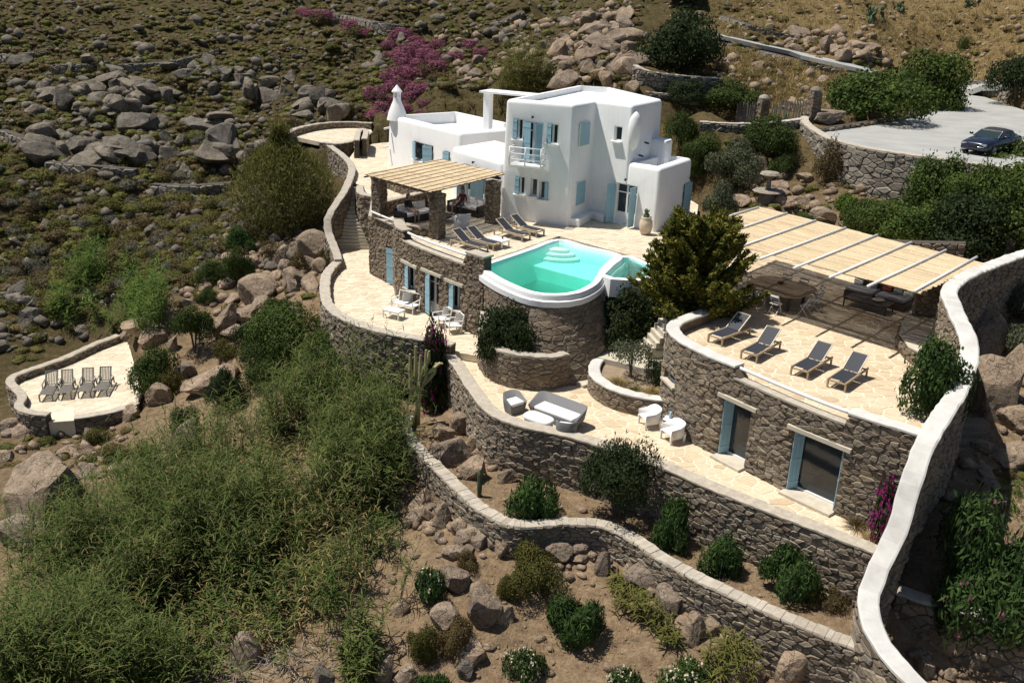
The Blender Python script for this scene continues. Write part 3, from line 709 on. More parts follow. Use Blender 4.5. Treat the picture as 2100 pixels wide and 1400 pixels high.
# ---------------------------------------------------------------- stone block under the pool terrace (garden rooms)
LW = Path([(-5.98, 45.1), (-5.1, 43.85), (-4.2, 42.75), (-3.1, 41.55), (-2.0, 40.4), (-1.35, 39.8)], .3)
lw_o = [LW.rect(830, 547, 852, 597), LW.rect(872, 562, 900, 643), LW.rect(921, 577, 944, 626)]
lw_o[1] = (lw_o[1][0], lw_o[1][1], Z_LL+.08, Z_LL+2.15)
lw_o[0] = (lw_o[0][0], lw_o[0][1], Z_LL+.85, Z_LL+2.1); lw_o[2] = (lw_o[2][0], lw_o[2][1], Z_LL+.85, Z_LL+2.1)
ua = LW.hit(838, 500)[0]; ub = LW.hit(955, 540)[0]
gr, _ = stone_wall('garden_rooms', 'brown stone building under the pool terrace with blue shuttered door and two windows', LW.p, -4.6, lambda u: .5 if u < .75 else (.02 if u < ub else .62), .45, su=.26, sv=.135, openings=lw_o, raw=True, seed=35, cat='building', stone=m_stone_t, mortar=m_mortar, gap=.018, h=.05)
for i, o_ in enumerate(lw_o):
    A, B = LW.at(o_[0]), LW.at(o_[1])
    if i == 1: opening(gr, A, B, o_[2], o_[3], 'door', .22, [('L', 15, .5)], sill=False, panes=2, solid=.5, lintel=m_step)
    else: opening(gr, A, B, o_[2], o_[3], 'window', .26, [('L', 12, .5)], sillmat=m_step, panes=2, lintel=m_step)
def cap_on(path, ua, ub, z, mat, parent, o0=.05, o1=-.5, hh=.07, nm='coping', seed=3):
    V = []; us = np.linspace(ua, ub, max(3, int((ub-ua)/.25))); r2 = random.Random(seed)
    for u in us:
        q = path.at(u); n_ = path.nr(u); j = r2.uniform(-.015, .015)
        for o, dz in ((o0+j, -.012), (o0+j, hh), (o1+j, hh+j*.5), (o1+j, -.012)): V.append((q[0]+n_[0]*o, q[1]+n_[1]*o, z+dz))
    n = len(us); mk(nm, V, [(i*4+k, (i+1)*4+k, (i+1)*4+(k+1) % 4, i*4+(k+1) % 4) for i in range(n-1) for k in range(4)]+[(0, 1, 2, 3), (n*4-1, n*4-2, n*4-3, n*4-4)], mat, parent)
cap_on(LW, 0, .75, .5, m_coping, gr); cap_on(LW, .76, ub-.01, .02, m_coping, gr); cap_on(LW, ub, LW.L, .62, m_coping, gr, o1=-.6)
rp = [(*(np.array(LW.at(u)[:2])-.25*LW.nr(u)), .42) for u in np.linspace(.7, ub+.05, 8)]
MB().tube(rp, .06, 10).build('rail_pole', m_whitepaint, gr, smooth=True)
# recessed part to the left, under the pergola
TW = Path([(-7.9, 49.0), (-7.2, 48.1), (-6.35, 46.95)], .3); ot = TW.rect(799, 503, 807, 578); ot = (TW.L-.75, TW.L-.08, Z_LL+.06, Z_LL+2.05)
stone_wall('side', '', TW.p, -4.3, lambda u: .1, .5, su=.26, sv=.135, openings=[ot], raw=True, seed=36, parent=gr, stone=m_stone_t, nmax=0)
opening(gr, TW.at(ot[0]), TW.at(ot[1]), ot[2], ot[3], 'door', .2, [('R', 20, .7)], sill=False, panes=1)
SW = Path([(-6.35, 46.95), (-5.98, 45.1)], .3); stone_wall('side', '', SW.p, -4.3, lambda u: .5, .5, su=.26, sv=.135, raw=True, seed=37, parent=gr, stone=m_stone_t, nmax=0)
cap_on(SW, 0, SW.L, .5, m_coping, gr)
cap_on(TW, 0, TW.L, .10, m_coping, gr)
rp = [(-7.75, 48.5, .5), (-6.3, 46.6, .5)]
MB().tube(rp, .055, 10).build('rail_pole', m_whitepaint, gr, smooth=True)
# ---------------------------------------------------------------- pool
def ring(inner, outer, z_in, z_out, mb, z_b=None):
    n = len(inner); v = [(x, y, z_in) for x, y in inner]+[(x, y, z_out) for x, y in outer]
    mb.add(v, [(i, n+i, n+(i+1) % n, (i+1) % n) for i in range(n)])
m_basin = m_plain('pool_plaster', (.58, .86, .83), .6, (.54, .83, .80), 3)
mw, t, b = nodes('pool_water', .03); t.nodes.remove(b); out = t.nodes['Material Output']
tr = N(t, 'BsdfTransparent'); tr.inputs[0].default_value = (.93, .99, .98, 1); gl = N(t, 'BsdfGlossy'); gl.inputs['Roughness'].default_value = .04
fr_ = N(t, 'Fresnel'); fr_.inputs[0].default_value = 1.33; nb = noise(t, 5, 4); bp = N(t, 'Bump'); bp.inputs['Strength'].default_value = .35; bp.inputs['Distance'].default_value = .04
t.links.new(nb, bp.inputs['Height']); t.links.new(bp.outputs[0], gl.inputs['Normal']); t.links.new(bp.outputs[0], fr_.inputs['Normal'])
mx = N(t, 'MixShader'); t.links.new(fr_.outputs[0], mx.inputs[0]); t.links.new(tr.outputs[0], mx.inputs[1]); t.links.new(gl.outputs[0], mx.inputs[2]); t.links.new(mx.outputs[0], out.inputs['Surface'])
va = N(t, 'VolumeAbsorption'); va.inputs['Color'].default_value = (.03, .88, .77, 1); va.inputs['Density'].default_value = .38; t.links.new(va.outputs[0], out.inputs['Volume'])
pool = thing('swimming_pool', (*np.mean(np.array(POOLS), 0), -1.6), 'turquoise swimming pool with white rim and rounded front above a stone drum', 'pool')
n = len(POOLS); mb = MB(); OUT2 = offset(POOL_OUT, .02)
ring(offset(POOLS, -.01), POOL_OUT, .07, .07, mb); ring(POOL_OUT, OUT2, .07, .0, mb)
BAND = offset(POOL_OUT, .04); LIP = offset(POOL_OUT, .13)
ring(OUT2, BAND, .0, -.16, mb); ring(BAND, LIP, -.16, -.19, mb); ring(LIP, offset(POOL_OUT, .12), -.19, -.44, mb)
ring(offset(POOL_OUT, .12), offset(POOL_OUT, -.1), -.44, -.46, mb)
mb.build('rim', m_white, pool, smooth=True); shade_auto(pool.children[-1], 30)
mb = MB(); DEEP = -1.25; FLO = offset(POOLS, -.62)
mb.add([(x, y, DEEP) for x, y in FLO]+[(x, y, .065) for x, y in POOLS], [tuple(range(n))]+[(i, n+i, n+(i+1) % n, (i+1) % n) for i in range(n)])
mb.build('basin', m_basin, pool)
# shallow shelf and steps
s0, s1_ = np.array(G(1112, 528, -.1)[:2]), np.array(G(1246, 562, -.1)[:2]); d_ = s1_-s0; nn = (-d_[1], d_[0])
pin = offset(POOLS, -.012)
sh = clip(pin, s0[0], s0[1], -nn[0], -nn[1]) if True else 0
MB().prism(sh, DEEP, -.62).build('shelf', m_basin, pool)
ap = np.array(POOL[np.argmax([p[1] for p in POOL])]); cdir = np.array(np.mean(np.array(POOL), 0))-ap; cdir /= np.linalg.norm(cdir)
for k, (r_, z) in enumerate(((1.55, -.48), (1.15, -.34), (.75, -.2))):
    c_ = ap+cdir*.2; disc = [(c_[0]+r_*math.cos(a), c_[1]+r_*math.sin(a)) for a in np.linspace(0, 2*math.pi, 28)[:-1]]
    poly = disc
    for i in range(len(pin)):
        a_, b_ = pin[i], pin[(i+1) % len(pin)]; dx, dy = b_[0]-a_[0], b_[1]-a_[1]
        if math.hypot(a_[0]-ap[0], a_[1]-ap[1]) < 3: poly = clip(poly, a_[0], a_[1], dy, -dx)
    if len(poly) > 3: MB().prism(poly, -.7, z).build('step', m_white, pool)
ww = offset(POOLS, -.006)
mk('water', [(x, y, -.04) for x, y in ww]+[(x, y, DEEP+.004) for x, y in ww], [tuple(range(n))]+[(n+i, n+(i+1) % n, (i+1) % n, i) for i in range(n)]+[tuple(range(2*n-1, n-1, -1))], mw, pool)
spa = thing('plunge_pool', (*np.mean(np.array(SPAS), 0), -.5), 'shallow white plunge pool beside the swimming pool, partly behind the conifer', 'pool')
n = len(SPAS); mb = MB(); so_ = offset(SPAS, .3)
ring(SPAS, so_, .085, .085, mb); ring(so_, offset(so_, .05), .085, -.72, mb); ring(offset(so_, .05), offset(so_, -.1), -.72, -.74, mb); mb.build('rim', m_white, spa)
mb = MB(); mb.add([(x, y, -.42) for x, y in SPAS]+[(x, y, .08) for x, y in SPAS], [tuple(range(n))]+[(i, n+i, n+(i+1) % n, (i+1) % n) for i in range(n)]); mb.build('basin', m_basin, spa)
ww = offset(SPAS, -.006); mk('water', [(x, y, -.03) for x, y in ww]+[(x, y, -.415) for x, y in ww], [tuple(range(n))]+[(n+i, n+(i+1) % n, (i+1) % n, i) for i in range(n)]+[tuple(range(2*n-1, n-1, -1))], mw, spa)
# stone drum under the pool
front = [p for p in offset(POOL_OUT, .06)]
k0 = min(range(len(front)), key=lambda i: math.hypot(front[i][0]+1.5, front[i][1]-39.6)); k1 = min(range(len(front)), key=lambda i: math.hypot(front[i][0]-4.75, front[i][1]-40.6))
arc = [front[(k0+i) % len(front)] for i in range((k1-k0) % len(front)+1)]
if np.mean([p[1] for p in arc]) > 40: arc = [front[(k0-i) % len(front)] for i in range((k0-k1) % len(front)+1)]
dr, DP = stone_wall('pool_drum', 'rounded tan stone drum carrying the swimming pool', arc, -5.0, -.45, .4, su=.29, sv=.16, seed=41, stone=m_stone_t, mortar=m_mortar_l, gap=.012, h=.035, nmax=150)
ubase = DP.L*.45
bt = [tuple(DP.at(u)[:2]) for u in np.linspace(DP.L*.36, DP.L, 30)]
stone_wall('b', '', bt, -3.55, -.48, .05, su=.30, sv=.165, seed=42, stone=m_stone_t, mortar=m_mortar_l, gap=.012, h=.04, raw=True, parent=dr, batter=1.25, nmax=150)
PL = [tuple(G(x, y, Z_LOW)[:2]) for x, y in [(985, 715), (981, 745), (990, 765), (1012, 783), (1050, 796), (1090, 800), (1130, 799), (1165, 790)]]
pw, PLp = stone_wall('drum_planter', 'curved tan stone planter wall at the foot of the pool drum', PL, -5.0, [-1.75, -1.8, -1.95, -2.05, -2.05, -2.05, -2.1, -2.15], .4, su=.30, sv=.16, seed=43, stone=m_stone_t, mortar=m_mortar_l, coping=m_stone_t and m_coping, gap=.012, h=.04, capw=.02, cat='planter')
pin_ = [tuple(np.array(PLp.at(u)[:2])-.4*PLp.nr(u)) for u in np.linspace(0, PLp.L, 20)]; 
soilp = pin_+[tuple(DP.at(u)[:2]) for u in np.linspace(DP.L*.5, 0, 12)]
MB().prism(soilp if area2(soilp) > 0 else soilp[::-1], -3.4, -2.35).build('soil', m_soil, pw)
# ---------------------------------------------------------------- curved planter by the steps
PW = W([(1212, 755), (1207, 772), (1212, 795), (1238, 820), (1290, 843), (1350, 853), (1392, 852)], Z_LOW)
PW = [(3.55, 36.6), (3.25, 35.6), (3.35, 34.4), (4.0, 33.4), (5.0, 32.75), (6.1, 32.45)]
pl, PP = stone_wall('grass_planter', 'low curved stone planter with ornamental grasses beside the broad steps', PW, -4.2, -2.72, .38, su=.28, sv=.15, seed=44, stone=m_stone_t, mortar=m_mortar_l, coping=m_cap, gap=.014, h=.04, cat='planter')
so2 = [tuple(np.array(PP.at(u)[:2])-.38*PP.nr(u)) for u in np.linspace(0, PP.L, 20)]+[(6.6, 33.6), (6.4, 35.2), (5.6, 36.2), (4.4, 36.9)]
MB().prism(so2 if area2(so2) > 0 else so2[::-1], -4, -2.86).build('soil', m_soil, pl)
# ---------------------------------------------------------------- steps
def slab_steps(name, label, quads, mat=m_step, h=.16, cat='steps'):
    c = np.mean([q for qq in quads for q in qq[0]], 0); t_ = thing(name, (c[0], c[1], quads[0][1]-h), label, cat)
    for q, z in quads:
        if area2(q) < 0: q = q[::-1]
        MB().prism(q, z-h-.15, z).build('step', mat, t_, bevel=.015, seg=1)
    return t_
q = []; a0, b0 = np.array(G(1133, 764, Z_LOW)[:2]), np.array(G(1196, 797, Z_LOW)[:2]); n_ = b0-a0; n_ = np.array([-n_[1], n_[0]])/np.linalg.norm(n_)
if n_[1] < 0: n_ = -n_
for k in range(5):
    sh_ = n_*.52*k; q.append(([tuple(a0+sh_), tuple(b0+sh_+np.array([.1, 0])*k), tuple(b0+sh_+n_*.75+np.array([.1, 0])*k), tuple(a0+sh_+n_*.75)], Z_LOW+.15+.15*k))
slab_steps('broad_steps', 'broad stone slab steps climbing between the pool drum and the grass planter', q)
q = []; p0, p1 = np.array(G(1330, 712, -2.35)[:2]), np.array(G(1392, 632, -.6)[:2]); d_ = (p1-p0); Ld = np.linalg.norm(d_); d_ /= Ld; s_ = np.array([d_[1], -d_[0]])
for k in range(9):
    c_ = p0+d_*Ld*k/8; q.append(([tuple(c_-s_*.65-d_*.2), tuple(c_+s_*.65-d_*.2), tuple(c_+s_*.65+d_*.45), tuple(c_-s_*.65+d_*.45)], -2.35+.22*k))
slab_steps('garden_steps', 'sunlit pale stone steps rising behind the grass planter toward the conifer', q, h=.22)
MB().prism([(2.6, 37.2), (4.2, 36.3), (6.0, 35.2), (6.9, 36.2), (6.6, 38.8), (4.2, 39.6)], -4, -2.62).build('path_landing', m_step); bpy.data.objects['path_landing']['kind'] = 'structure'
q = []; e0, e1 = np.array(G(925, 738, Z_LOW)[:2]), np.array(G(990, 738, Z_LOW)[:2])
for k in range(2):
    o_ = np.array([0, .42*k]); q.append(([tuple(e0+o_), tuple(e1+o_), tuple(e1+o_+[0, .6]), tuple(e0+o_+[0, .6])], Z_LOW+.17*(k+1)+.006*k))
slab_steps('terrace_steps', 'two pale slab steps joining the garden terrace to the lower terrace', q, h=.17)
# stairs up the left side of the villa
st = thing('villa_stairs', (*W([(725, 500)], Z_LL)[0], Z_LL), 'long stone staircase climbing between the curved wall and the garden rooms', 'stairs')
ns = 17; lft = smooth([tuple(G(698, 512, Z_LL)), tuple(G(683, 470, -2.1)), tuple(G(682, 440, -1.3)), tuple(G(700, 405, -.6)), tuple(G(716, 382, 0))], .05); rgt = smooth([tuple(G(760, 512, Z_LL)), tuple(G(745, 478, -2.2)), tuple(G(730, 445, -1.4)), tuple(G(728, 410, -.7)), tuple(G(730, 384, 0))], .05)
lf, rg = Path(lft, raw=True), Path(rgt, raw=True)
def at_z(pth, z): return pth.at(float(np.interp(z, pth.p[:, 2], pth.u)))[:2]
for k in range(ns):
    z = Z_LL+(k+1)*(-Z_LL)/ns; za, zc = Z_LL+k*(-Z_LL)/ns, min(0, Z_LL+(k+1.7)*(-Z_LL)/ns)
    P4 = [at_z(lf, za), at_z(rg, za), at_z(rg, zc), at_z(lf, zc)]
    P4 = [tuple(map(float, p)) for p in P4]
    MB().prism(P4 if area2(P4) > 0 else P4[::-1], z-.5, z).build('step', m_step, st)
sw_px = [(760, 282, .9), (700, 283, .9), (655, 282, .9), (672, 300, .7), (700, 322, .5), (716, 345, .4), (704, 385, .15), (682, 420, -.5), (666, 450, -1.2), (668, 480, -1.9), (680, 510, -2.4), (688, 535, -2.65)]
sw3 = smooth([tuple(G(x, y, z)) for x, y, z in sw_px[3:]], .3)
swP = Path(sw3, raw=True); swt = lambda u: float(np.interp(u, swP.u, swP.p[:, 2]))
stone_wall('stair_parapet', 'winding stone parapet with pale cap along the outer side of the long staircase', sw3, lambda u: swt(u)-1.9, swt, .36, su=.34, sv=.2, seed=45, coping=m_coping, sides=(1, -1), raw=True, nmax=200)
# wall between staircase and pergola terrace
stone_wall('stair_side_wall', 'stone side wall between the long staircase and the pergola terrace', [tuple(G(734, 384, 0)[:2]), tuple(G(733, 410, -.7)[:2]), tuple(G(735, 445, -1.4)[:2]), tuple(G(749, 478, -2.2)[:2]), tuple(G(765, 512, -3.15)[:2]), (-7.95, 49.05)], -3.8, .06, .35, su=.28, sv=.18, seed=46, stone=m_stone_t, coping=m_coping, nmax=150)
# round terrace behind: wall and niche
rw = smooth([(*p, 0) for p in W([(580, 276), (600, 264), (650, 253), (710, 249), (765, 252)], Z_RND+.5)], .3)
stone_wall('round_parapet', 'pale curved parapet round the small upper terrace by the gully', [p[:2] for p in rw][::-1], Z_RND-1.3, Z_RND+.45, .35, su=.34, sv=.2, seed=47, coping=m_coping, sides=(1, -1), nmax=100)
rw2 = W([(582, 280), (640, 292), (665, 300)], Z_RND+.1)
stone_wall('round_terrace_wall', 'curved stone wall carrying the small upper terrace over the dark niche', W([(655, 293), (690, 297), (722, 292), (748, 283), (764, 272)], Z_RND), -.7, Z_RND+.02, .35, su=.32, sv=.2, seed=48, stone=m_stone_t, nmax=100, openings=[], coping=m_coping)
ar = thing('arched_niche', tuple(G(738, 305, 0)), 'small curved stone niche with a dark doorway below the upper terrace', 'niche')
nb_ = W([(728, 325), (733, 304), (745, 298), (755, 303), (752, 322)], 0)
stone_wall('niche', '', nb_[::-1], -.2, 1.25, .3, su=.3, sv=.18, seed=49, parent=ar, stone=m_stone_t, nmax=40, coping=m_coping)
# ---------------------------------------------------------------- the white villa
villa = thing('villa', (0, 54, 0), 'white two-storey villa with rounded corners, blue shutters and a small balcony', 'house')
def mass(name, poly, z0, z1, inset=.1, bev=.26, roof=None, depth=.4, cuts=None, seg=4):
    if area2(poly) < 0: poly = poly[::-1]
    o = MB().prism(poly, z0, z1, offset(poly, -inset)).build(name, m_white, villa)
    bm = bmesh.new(); bm.from_mesh(o.data)
    bmesh.ops.bevel(bm, geom=[e for e in bm.edges if not all(abs(v.co.z-z0) < 1e-4 for v in e.verts) and e.calc_face_angle() > .3], offset=bev, segments=seg, affect='EDGES', profile=.5)
    bm.to_mesh(o.data); bm.free()
    c = cuts or MB()
    if roof:
        rp_ = roof if hasattr(roof, '__len__') else offset(poly, -roof); c.prism(rp_, z1-depth, z1+1)
    if c.f: bool_cut(o, c)
    shade_auto(o, 40); return o
T = [(-.95, 50.1), (2.85, 48.75), (4.1, 51.1), (5.9, 49.46), (8.0, 52.9), (5.6, 58.6), (3.4, 59.2)]
Lb = [(5.72, 49.63), (7.4, 48.1), (9.75, 51.8), (8.2, 53.2)]
fA, fS, fB = Path(T[0:2], raw=True), Path(T[1:3], raw=True), Path([T[2], Lb[1]], raw=True)
fE = Path(Lb[1:3], raw=True); Wg = [(-9.3, 65.2), (-3.7, 58.1), (1.0, 61.8), (-4.6, 68.9)]; Mm = [(-4.1, 55.4), (-.9, 51.1), (1.5, 54.5), (-1.5, 58.8)]
fW = Path(Wg[0:2], raw=True); fM = Path(Mm[0:2], raw=True)
def hole(c, path, r, depth=.34):
    u0, u1_, z0, z1 = r; a, b_ = np.array(path.at(u0)[:2]), np.array(path.at(u1_)[:2]); n_ = path.nr(u0); m_ = (a+b_)/2
    c.box((*(m_+n_*(.3-depth/2)), (z0+z1)/2), (u1_-u0, .6+depth, z1-z0), math.atan2(b_[1]-a[1], b_[0]-a[0]))
def unit(path, r, kind, recess, shut, **k):
    return opening(villa, path.at(r[0]), path.at(r[1]), r[2], r[3], kind, recess, shut, **k)
wins = []; cT, cL, cW, cM = MB(), MB(), MB(), MB()
rA = [fA.rect(1052, 243, 1071, 288), fA.rect(1073, 248, 1111, 322), fA.rect(1122, 253, 1143, 297), fA.rect(1056, 361, 1075, 400), fA.rect(1088, 366, 1100, 404), fA.rect(1106, 371, 1123, 411)]
rA[1] = (rA[1][0], rA[1][1], 3.25, 5.35)
rS = [fS.rect(1191, 254, 1207, 296), fS.rect(1182, 376, 1197, 416)]
rB = [fB.rect(1258, 258, 1272, 291), fB.rect(1263, 383, 1299, 470)]; rB[1] = (rB[1][0], rB[1][1], .06, 2.25)
for r in rA: hole(cT, fA, r)
hole(cT, fB, rB[0]); hole(cL, fB, rB[1]); hole(cT, fB, rB[1])
rE = fE.rect(1404, 382, 1417, 420); rE = (rE[0], rE[1], .05, 2.1); hole(cL, fE, rE)
rW = [fW.rect(846, 307, 886, 330), fW.rect(908, 317, 920, 333)]
rW[0] = (rW[0][0], rW[0][1], .9, 2.1); rW[1] = (rW[1][0], rW[1][1], 1.2, 2.0)
rM = fM.rect(953, 375, 992, 418); rM = (rM[0], rM[1], .05, 2.2)
for r in rW: hole(cW, fW, r)
hole(cM, fM, rM)
mass('tower', T, -.6, 6.4, .12, .2, .5, .32, cT); mass('east_block', Lb, -.6, 3.4, .08, .22, .5, .5, cL)
mass('west_wing', Wg, -.8, 3.35, .15, .24, .6, .75, cW); mass('middle_block', Mm, -.6, 2.95, .05, .28, None, 0, cM)
S2 = [('L', 80, .5), ('R', 80, .5)]
unit(fA, rA[0], 'window', .2, [('L', 20, .5)]); unit(fA, rA[2], 'window', .2, [('L', 20, .45)]); unit(fA, rA[3], 'window', .2, [('L', 20, .5)]); unit(fA, rA[4], 'window', .28, [], panes=1); unit(fA, rA[5], 'window', .24, [('R', 55, .4)], panes=1)
unit(fA, rA[1], 'door', .2, [('L', 25, .5), ('R', 60, .45)], sill=False, solid=.3, lamp=True)
for r in rS: unit(fS, r, 'window', .02, [('L', 0, 1.0)], sill=False, panes=1)
unit(fB, rB[0], 'window', .24, [], panes=1); unit(fB, rB[1], 'door', .2, [('L', 105, .42), ('R', 92, .42)], sill=False, solid=.55, lamp=True)
unit(fE, rE, 'door', .1, [('L', 0, 1.0)], sill=False, panes=1, lamp=True)
unit(fW, rW[0], 'window', .2, [('L', 20, .33), ('R', 25, .3)]); unit(fW, rW[1], 'window', .2, [('L', 0, 1.)], panes=1); unit(fM, rM, 'door', .2, [('L', 60, .5), ('R', 75, .4)], sill=False, solid=.6, lamp=True)
# balcony
ub0, ub1 = fA.hit(1060, 320)[0]-.1, fA.hit(1118, 325)[0]+.05
exA = np.array([math.cos(0)]); a, b_ = np.array(fA.at(ub0)[:2]), np.array(fA.at(ub1)[:2]); nA = fA.nr(0); rzA = math.atan2(b_[1]-a[1], b_[0]-a[0]); mA = (a+b_)/2; wB = np.linalg.norm(b_-a)
bal = MB().box((*(mA+nA*.44), 3.14), (wB, .96, .14), rzA).build('balcony', m_white, villa, bevel=.03)
for z in (3.48, 3.78, 4.1):
    m_ = MB()
    o_ = nA*.88
    m_.tube([(*(a+nA*.05), z), (*(a+o_), z)], .035, 8); m_.tube([(*(a+o_), z), (*(b_+o_), z)], .035, 8); m_.tube([(*(b_+o_), z), (*(b_+nA*.05), z)], .035, 8)
    m_.build('rail', m_whitepaint, bal, smooth=True)
for p in (a+nA*.88, b_+nA*.88, mA+nA*.88): MB().tube([(*p, 3.15), (*p, 4.12)], .04, 8).build('baluster', m_whitepaint, bal, smooth=True)
# bench along the inner corner
sd = np.array(T[2])-np.array(T[1]); sd /= np.linalg.norm(sd); sn = np.array([sd[1], -sd[0]]); bd = np.array(Lb[1])-np.array(T[2]); bd /= np.linalg.norm(bd); bn = np.array([bd[1], -bd[0]])
p0 = np.array(T[1])+sd*.15; p2 = np.array(T[2]); 
bp_ = [p0-sn*.1, p0+sn*.5, p2+sn*.5+bn*.5, p2+bd*1.35+bn*.5, p2+bd*1.35-bn*.1, p2-bn*.1-sn*.1]
bp_ = [tuple(p) for p in bp_]
MB().prism(bp_ if area2(bp_) > 0 else bp_[::-1], 0, .45).build('bench', m_white, villa, bevel=.06)
# chimney, roof shade, small features
cx, cy = -8.45, 64.9
c_ = MB(); c_.lathe([(.72, 0), (.6, .5), (.4, 1.0), (.27, 1.3), (.25, 1.55)], 16, (cx, cy, 3.1)); ch = c_.build('chimney', m_white, villa, smooth=True); shade_auto(ch, 40)
for k in range(4):
    a_ = k*math.pi/2+.4; MB().box((cx+.2*math.cos(a_), cy+.2*math.sin(a_), 4.78), (.12, .12, .3), a_).build('chimney_leg', m_white, ch)
MB().lathe([(.36, 0), (.36, .08), (.02, .5)], 8, (cx, cy, 4.93)).build('chimney_cap', m_white, ch)
pil = G(1000, 262, 3.1); MB().box((pil.x, pil.y, 4.2), (.5, .5, 2.4), R(-28)).build('roof_pillar', m_white, villa, bevel=.06)
ro = MB().box((pil.x+1.35, pil.y-.55, 5.45), (3.6, 1.5, .12), R(-28)).build('roof_shade', m_white, villa)
# fluted hood, upstand and spouts on the east side
fT = Path(T[3:5], raw=True); u_, z_ = fT.hit(1305, 240); q = fT.at(u_); n_ = fT.nr(u_)
mb = MB(); mb.lathe([(.02, -1.0), (.22, -.8), (.34, -.3), (.36, .2), (.3, .7), (.15, .98), (.02, 1.05)], 14, (q[0]-n_[0]*.05, q[1]-n_[1]*.05, 5.0)); mb.build('flue_hood', m_white, villa, smooth=True)
u_, z_ = fT.hit(1345, 300); q = fT.at(3.3); MB().box((q[0]+n_[0]*.3, q[1]+n_[1]*.3, 3.6), (1.1, 1.0, 1.5), R(60)).build('stair_upstand', m_white, villa, bevel=.15)
for px, py in ((1310, 318), (1322, 292), (1350, 322)):
    u_, z_ = fT.hit(px, py); q = fT.at(min(u_, fT.L)); MB().tube([(q[0], q[1], z_), (q[0]+n_[0]*.25, q[1]+n_[1]*.25, z_-.04)], .05, 8).build('rain_spout', m_black, villa)
for r_, pth in ((fW.hit(798, 262), fW), (fW.hit(797, 300), fW)):
    q = pth.at(max(.3, r_[0])); n2 = pth.nr(.3); MB().tube([(q[0], q[1], r_[1]), (q[0]+n2[0]*.4, q[1]+n2[1]*.4, r_[1]-.05)], .07, 8).build('rain_spout', m_white, villa)
# ---------------------------------------------------------------- pergolas
m_reed = m_pieces('dry_reed', [(.50, .385, .235), (.58, .46, .29), (.66, .54, .36), (.44, .32, .185)], .8, 14, .3, .01, .3)
def reed_mat(quad, pitch, wd, seed, seg=2.2):
    """quad: FL, FR, BR, BL; reeds lie along FL-FR, row after row towards the back"""
    rng = random.Random(seed); FL, FR, BR, BL = [np.array(p) for p in quad]; D = np.linalg.norm(BL-FL); rows = int(D/pitch); V = []; Fc = []
    for i in range(rows):
        s = (i+.5)/rows; a, b = FL+(BL-FL)*s, FR+(BR-FR)*s; L_ = np.linalg.norm(b-a); t_ = (b-a)/L_; u = rng.uniform(-.03, .12); back = (BL-FL)/D
        st_ = 0-rng.uniform(0, seg)
        while st_ < L_:
            e = min(st_+seg*rng.uniform(.7, 1.3), L_+rng.uniform(-.06, .08)); s0 = max(st_, rng.uniform(-.06, .05))
            if e-s0 > .15:
                w_ = wd*rng.uniform(.75, 1.1); zz = rng.uniform(-.008, .012); j = rng.uniform(-.006, .006)
                p0, p1 = a+t_*s0+back*j, a+t_*e-back*j*.5
                n0 = len(V)
                for p in (p0, p1):
                    for dy, dz in ((-w_/2, 0), (0, w_*.55), (w_/2, 0), (0, -w_*.4)): V.append(p+back*dy+np.array([0, 0, dz+zz]))
                Fc += [(n0+k, n0+(k+1) % 4, n0+4+(k+1) % 4, n0+4+k) for k in range(4)]
            st_ = e+.01
    return mesh_np('reed_mat', np.array(V), np.array(Fc))
ZP = Z_RT+2.62
pgR = thing('reed_pergola', (11.5, 36, Z_RT), 'large reed-mat pergola with white poles over the dining table', 'pergola')
cR = [np.array(G(x, y, ZP)) for x, y in [(1402, 476), (1884, 601), (2022, 541), (1556, 424)]]
rm = mkm('reed_mat', reed_mat(cR, .037, .034, 5), m_reed, pgR); rm['kind'] = 'stuff'
poles = [((1555, 425), (1395, 474)), ((1614, 437), (1449, 491)), ((1673, 452), (1504, 511)), ((1734, 467), (1559, 531)), ((1799, 482), (1628, 550)), ((1869, 497), (1702, 569)), ((1940, 513), (1780, 587)), ((2003, 527), (1876, 597))]
for f_, n_ in poles:
    a_, b_ = G(*n_, ZP+.06), G(*f_, ZP+.06); MB().tube([a_, b_], .055, 10).build('pole', m_whitepaint, pgR, smooth=True)
for s in (.12, .5, .9):
    a_, b_ = cR[0]+(cR[3]-cR[0])*s, cR[1]+(cR[2]-cR[1])*s; MB().bar(a_-[0, 0, .16], b_-[0, 0, .16], .14, .16).build('beam', m_darkwood, pgR)
def pillar(name, parent, c, d, z0, z1, rz, seed, stone=m_stone_t, nmax=60):
    mb = MB().box((c[0], c[1], (z0+z1)/2), (d[0]-.06, d[1]-.06, z1-z0), rz); mb.build('pillar_core', m_mortar, parent)
    rng = random.Random(seed); st = []
    for k in range(4):
        a_ = rz+k*math.pi/2; wd, off = (d[0], d[1]/2) if k % 2 == 0 else (d[1], d[0]/2)
        nx_, ny_ = math.sin(a_), -math.cos(a_); tx, ty = math.cos(a_), math.sin(a_)
        for poly in voronoi(-wd/2, wd/2, z0, z1, .26, .16, rng, .3):
            poly = clip(poly, wd/2, 0, 1, 0); poly = clip(poly, -wd/2, 0, -1, 0); poly = clip(poly, 0, z1, 0, 1); poly = dedupe(poly)
            if len(poly) < 3 or abs(area2(poly)) < .004: continue
            mp = lambda u, v, dd: (c[0]+tx*u+nx_*(off-.05+dd), c[1]+ty*u+ny_*(off-.05+dd), v)
            v, f = stone_geo(poly, mp, rng, .012, .05); st.append((v, f, abs(area2(poly))))
    lay(st, 'stone', stone, parent, nmax)
for k, (px, py) in enumerate([(1462, 500), (1640, 470), (1860, 560)]):
    pass
pc = G(1893, 668, Z_RT+.1); pillar('pillar', pgR, (pc.x+.1, pc.y+.2), (1.0, .9), Z_RT-.2, ZP-.12, R(-20), 61)
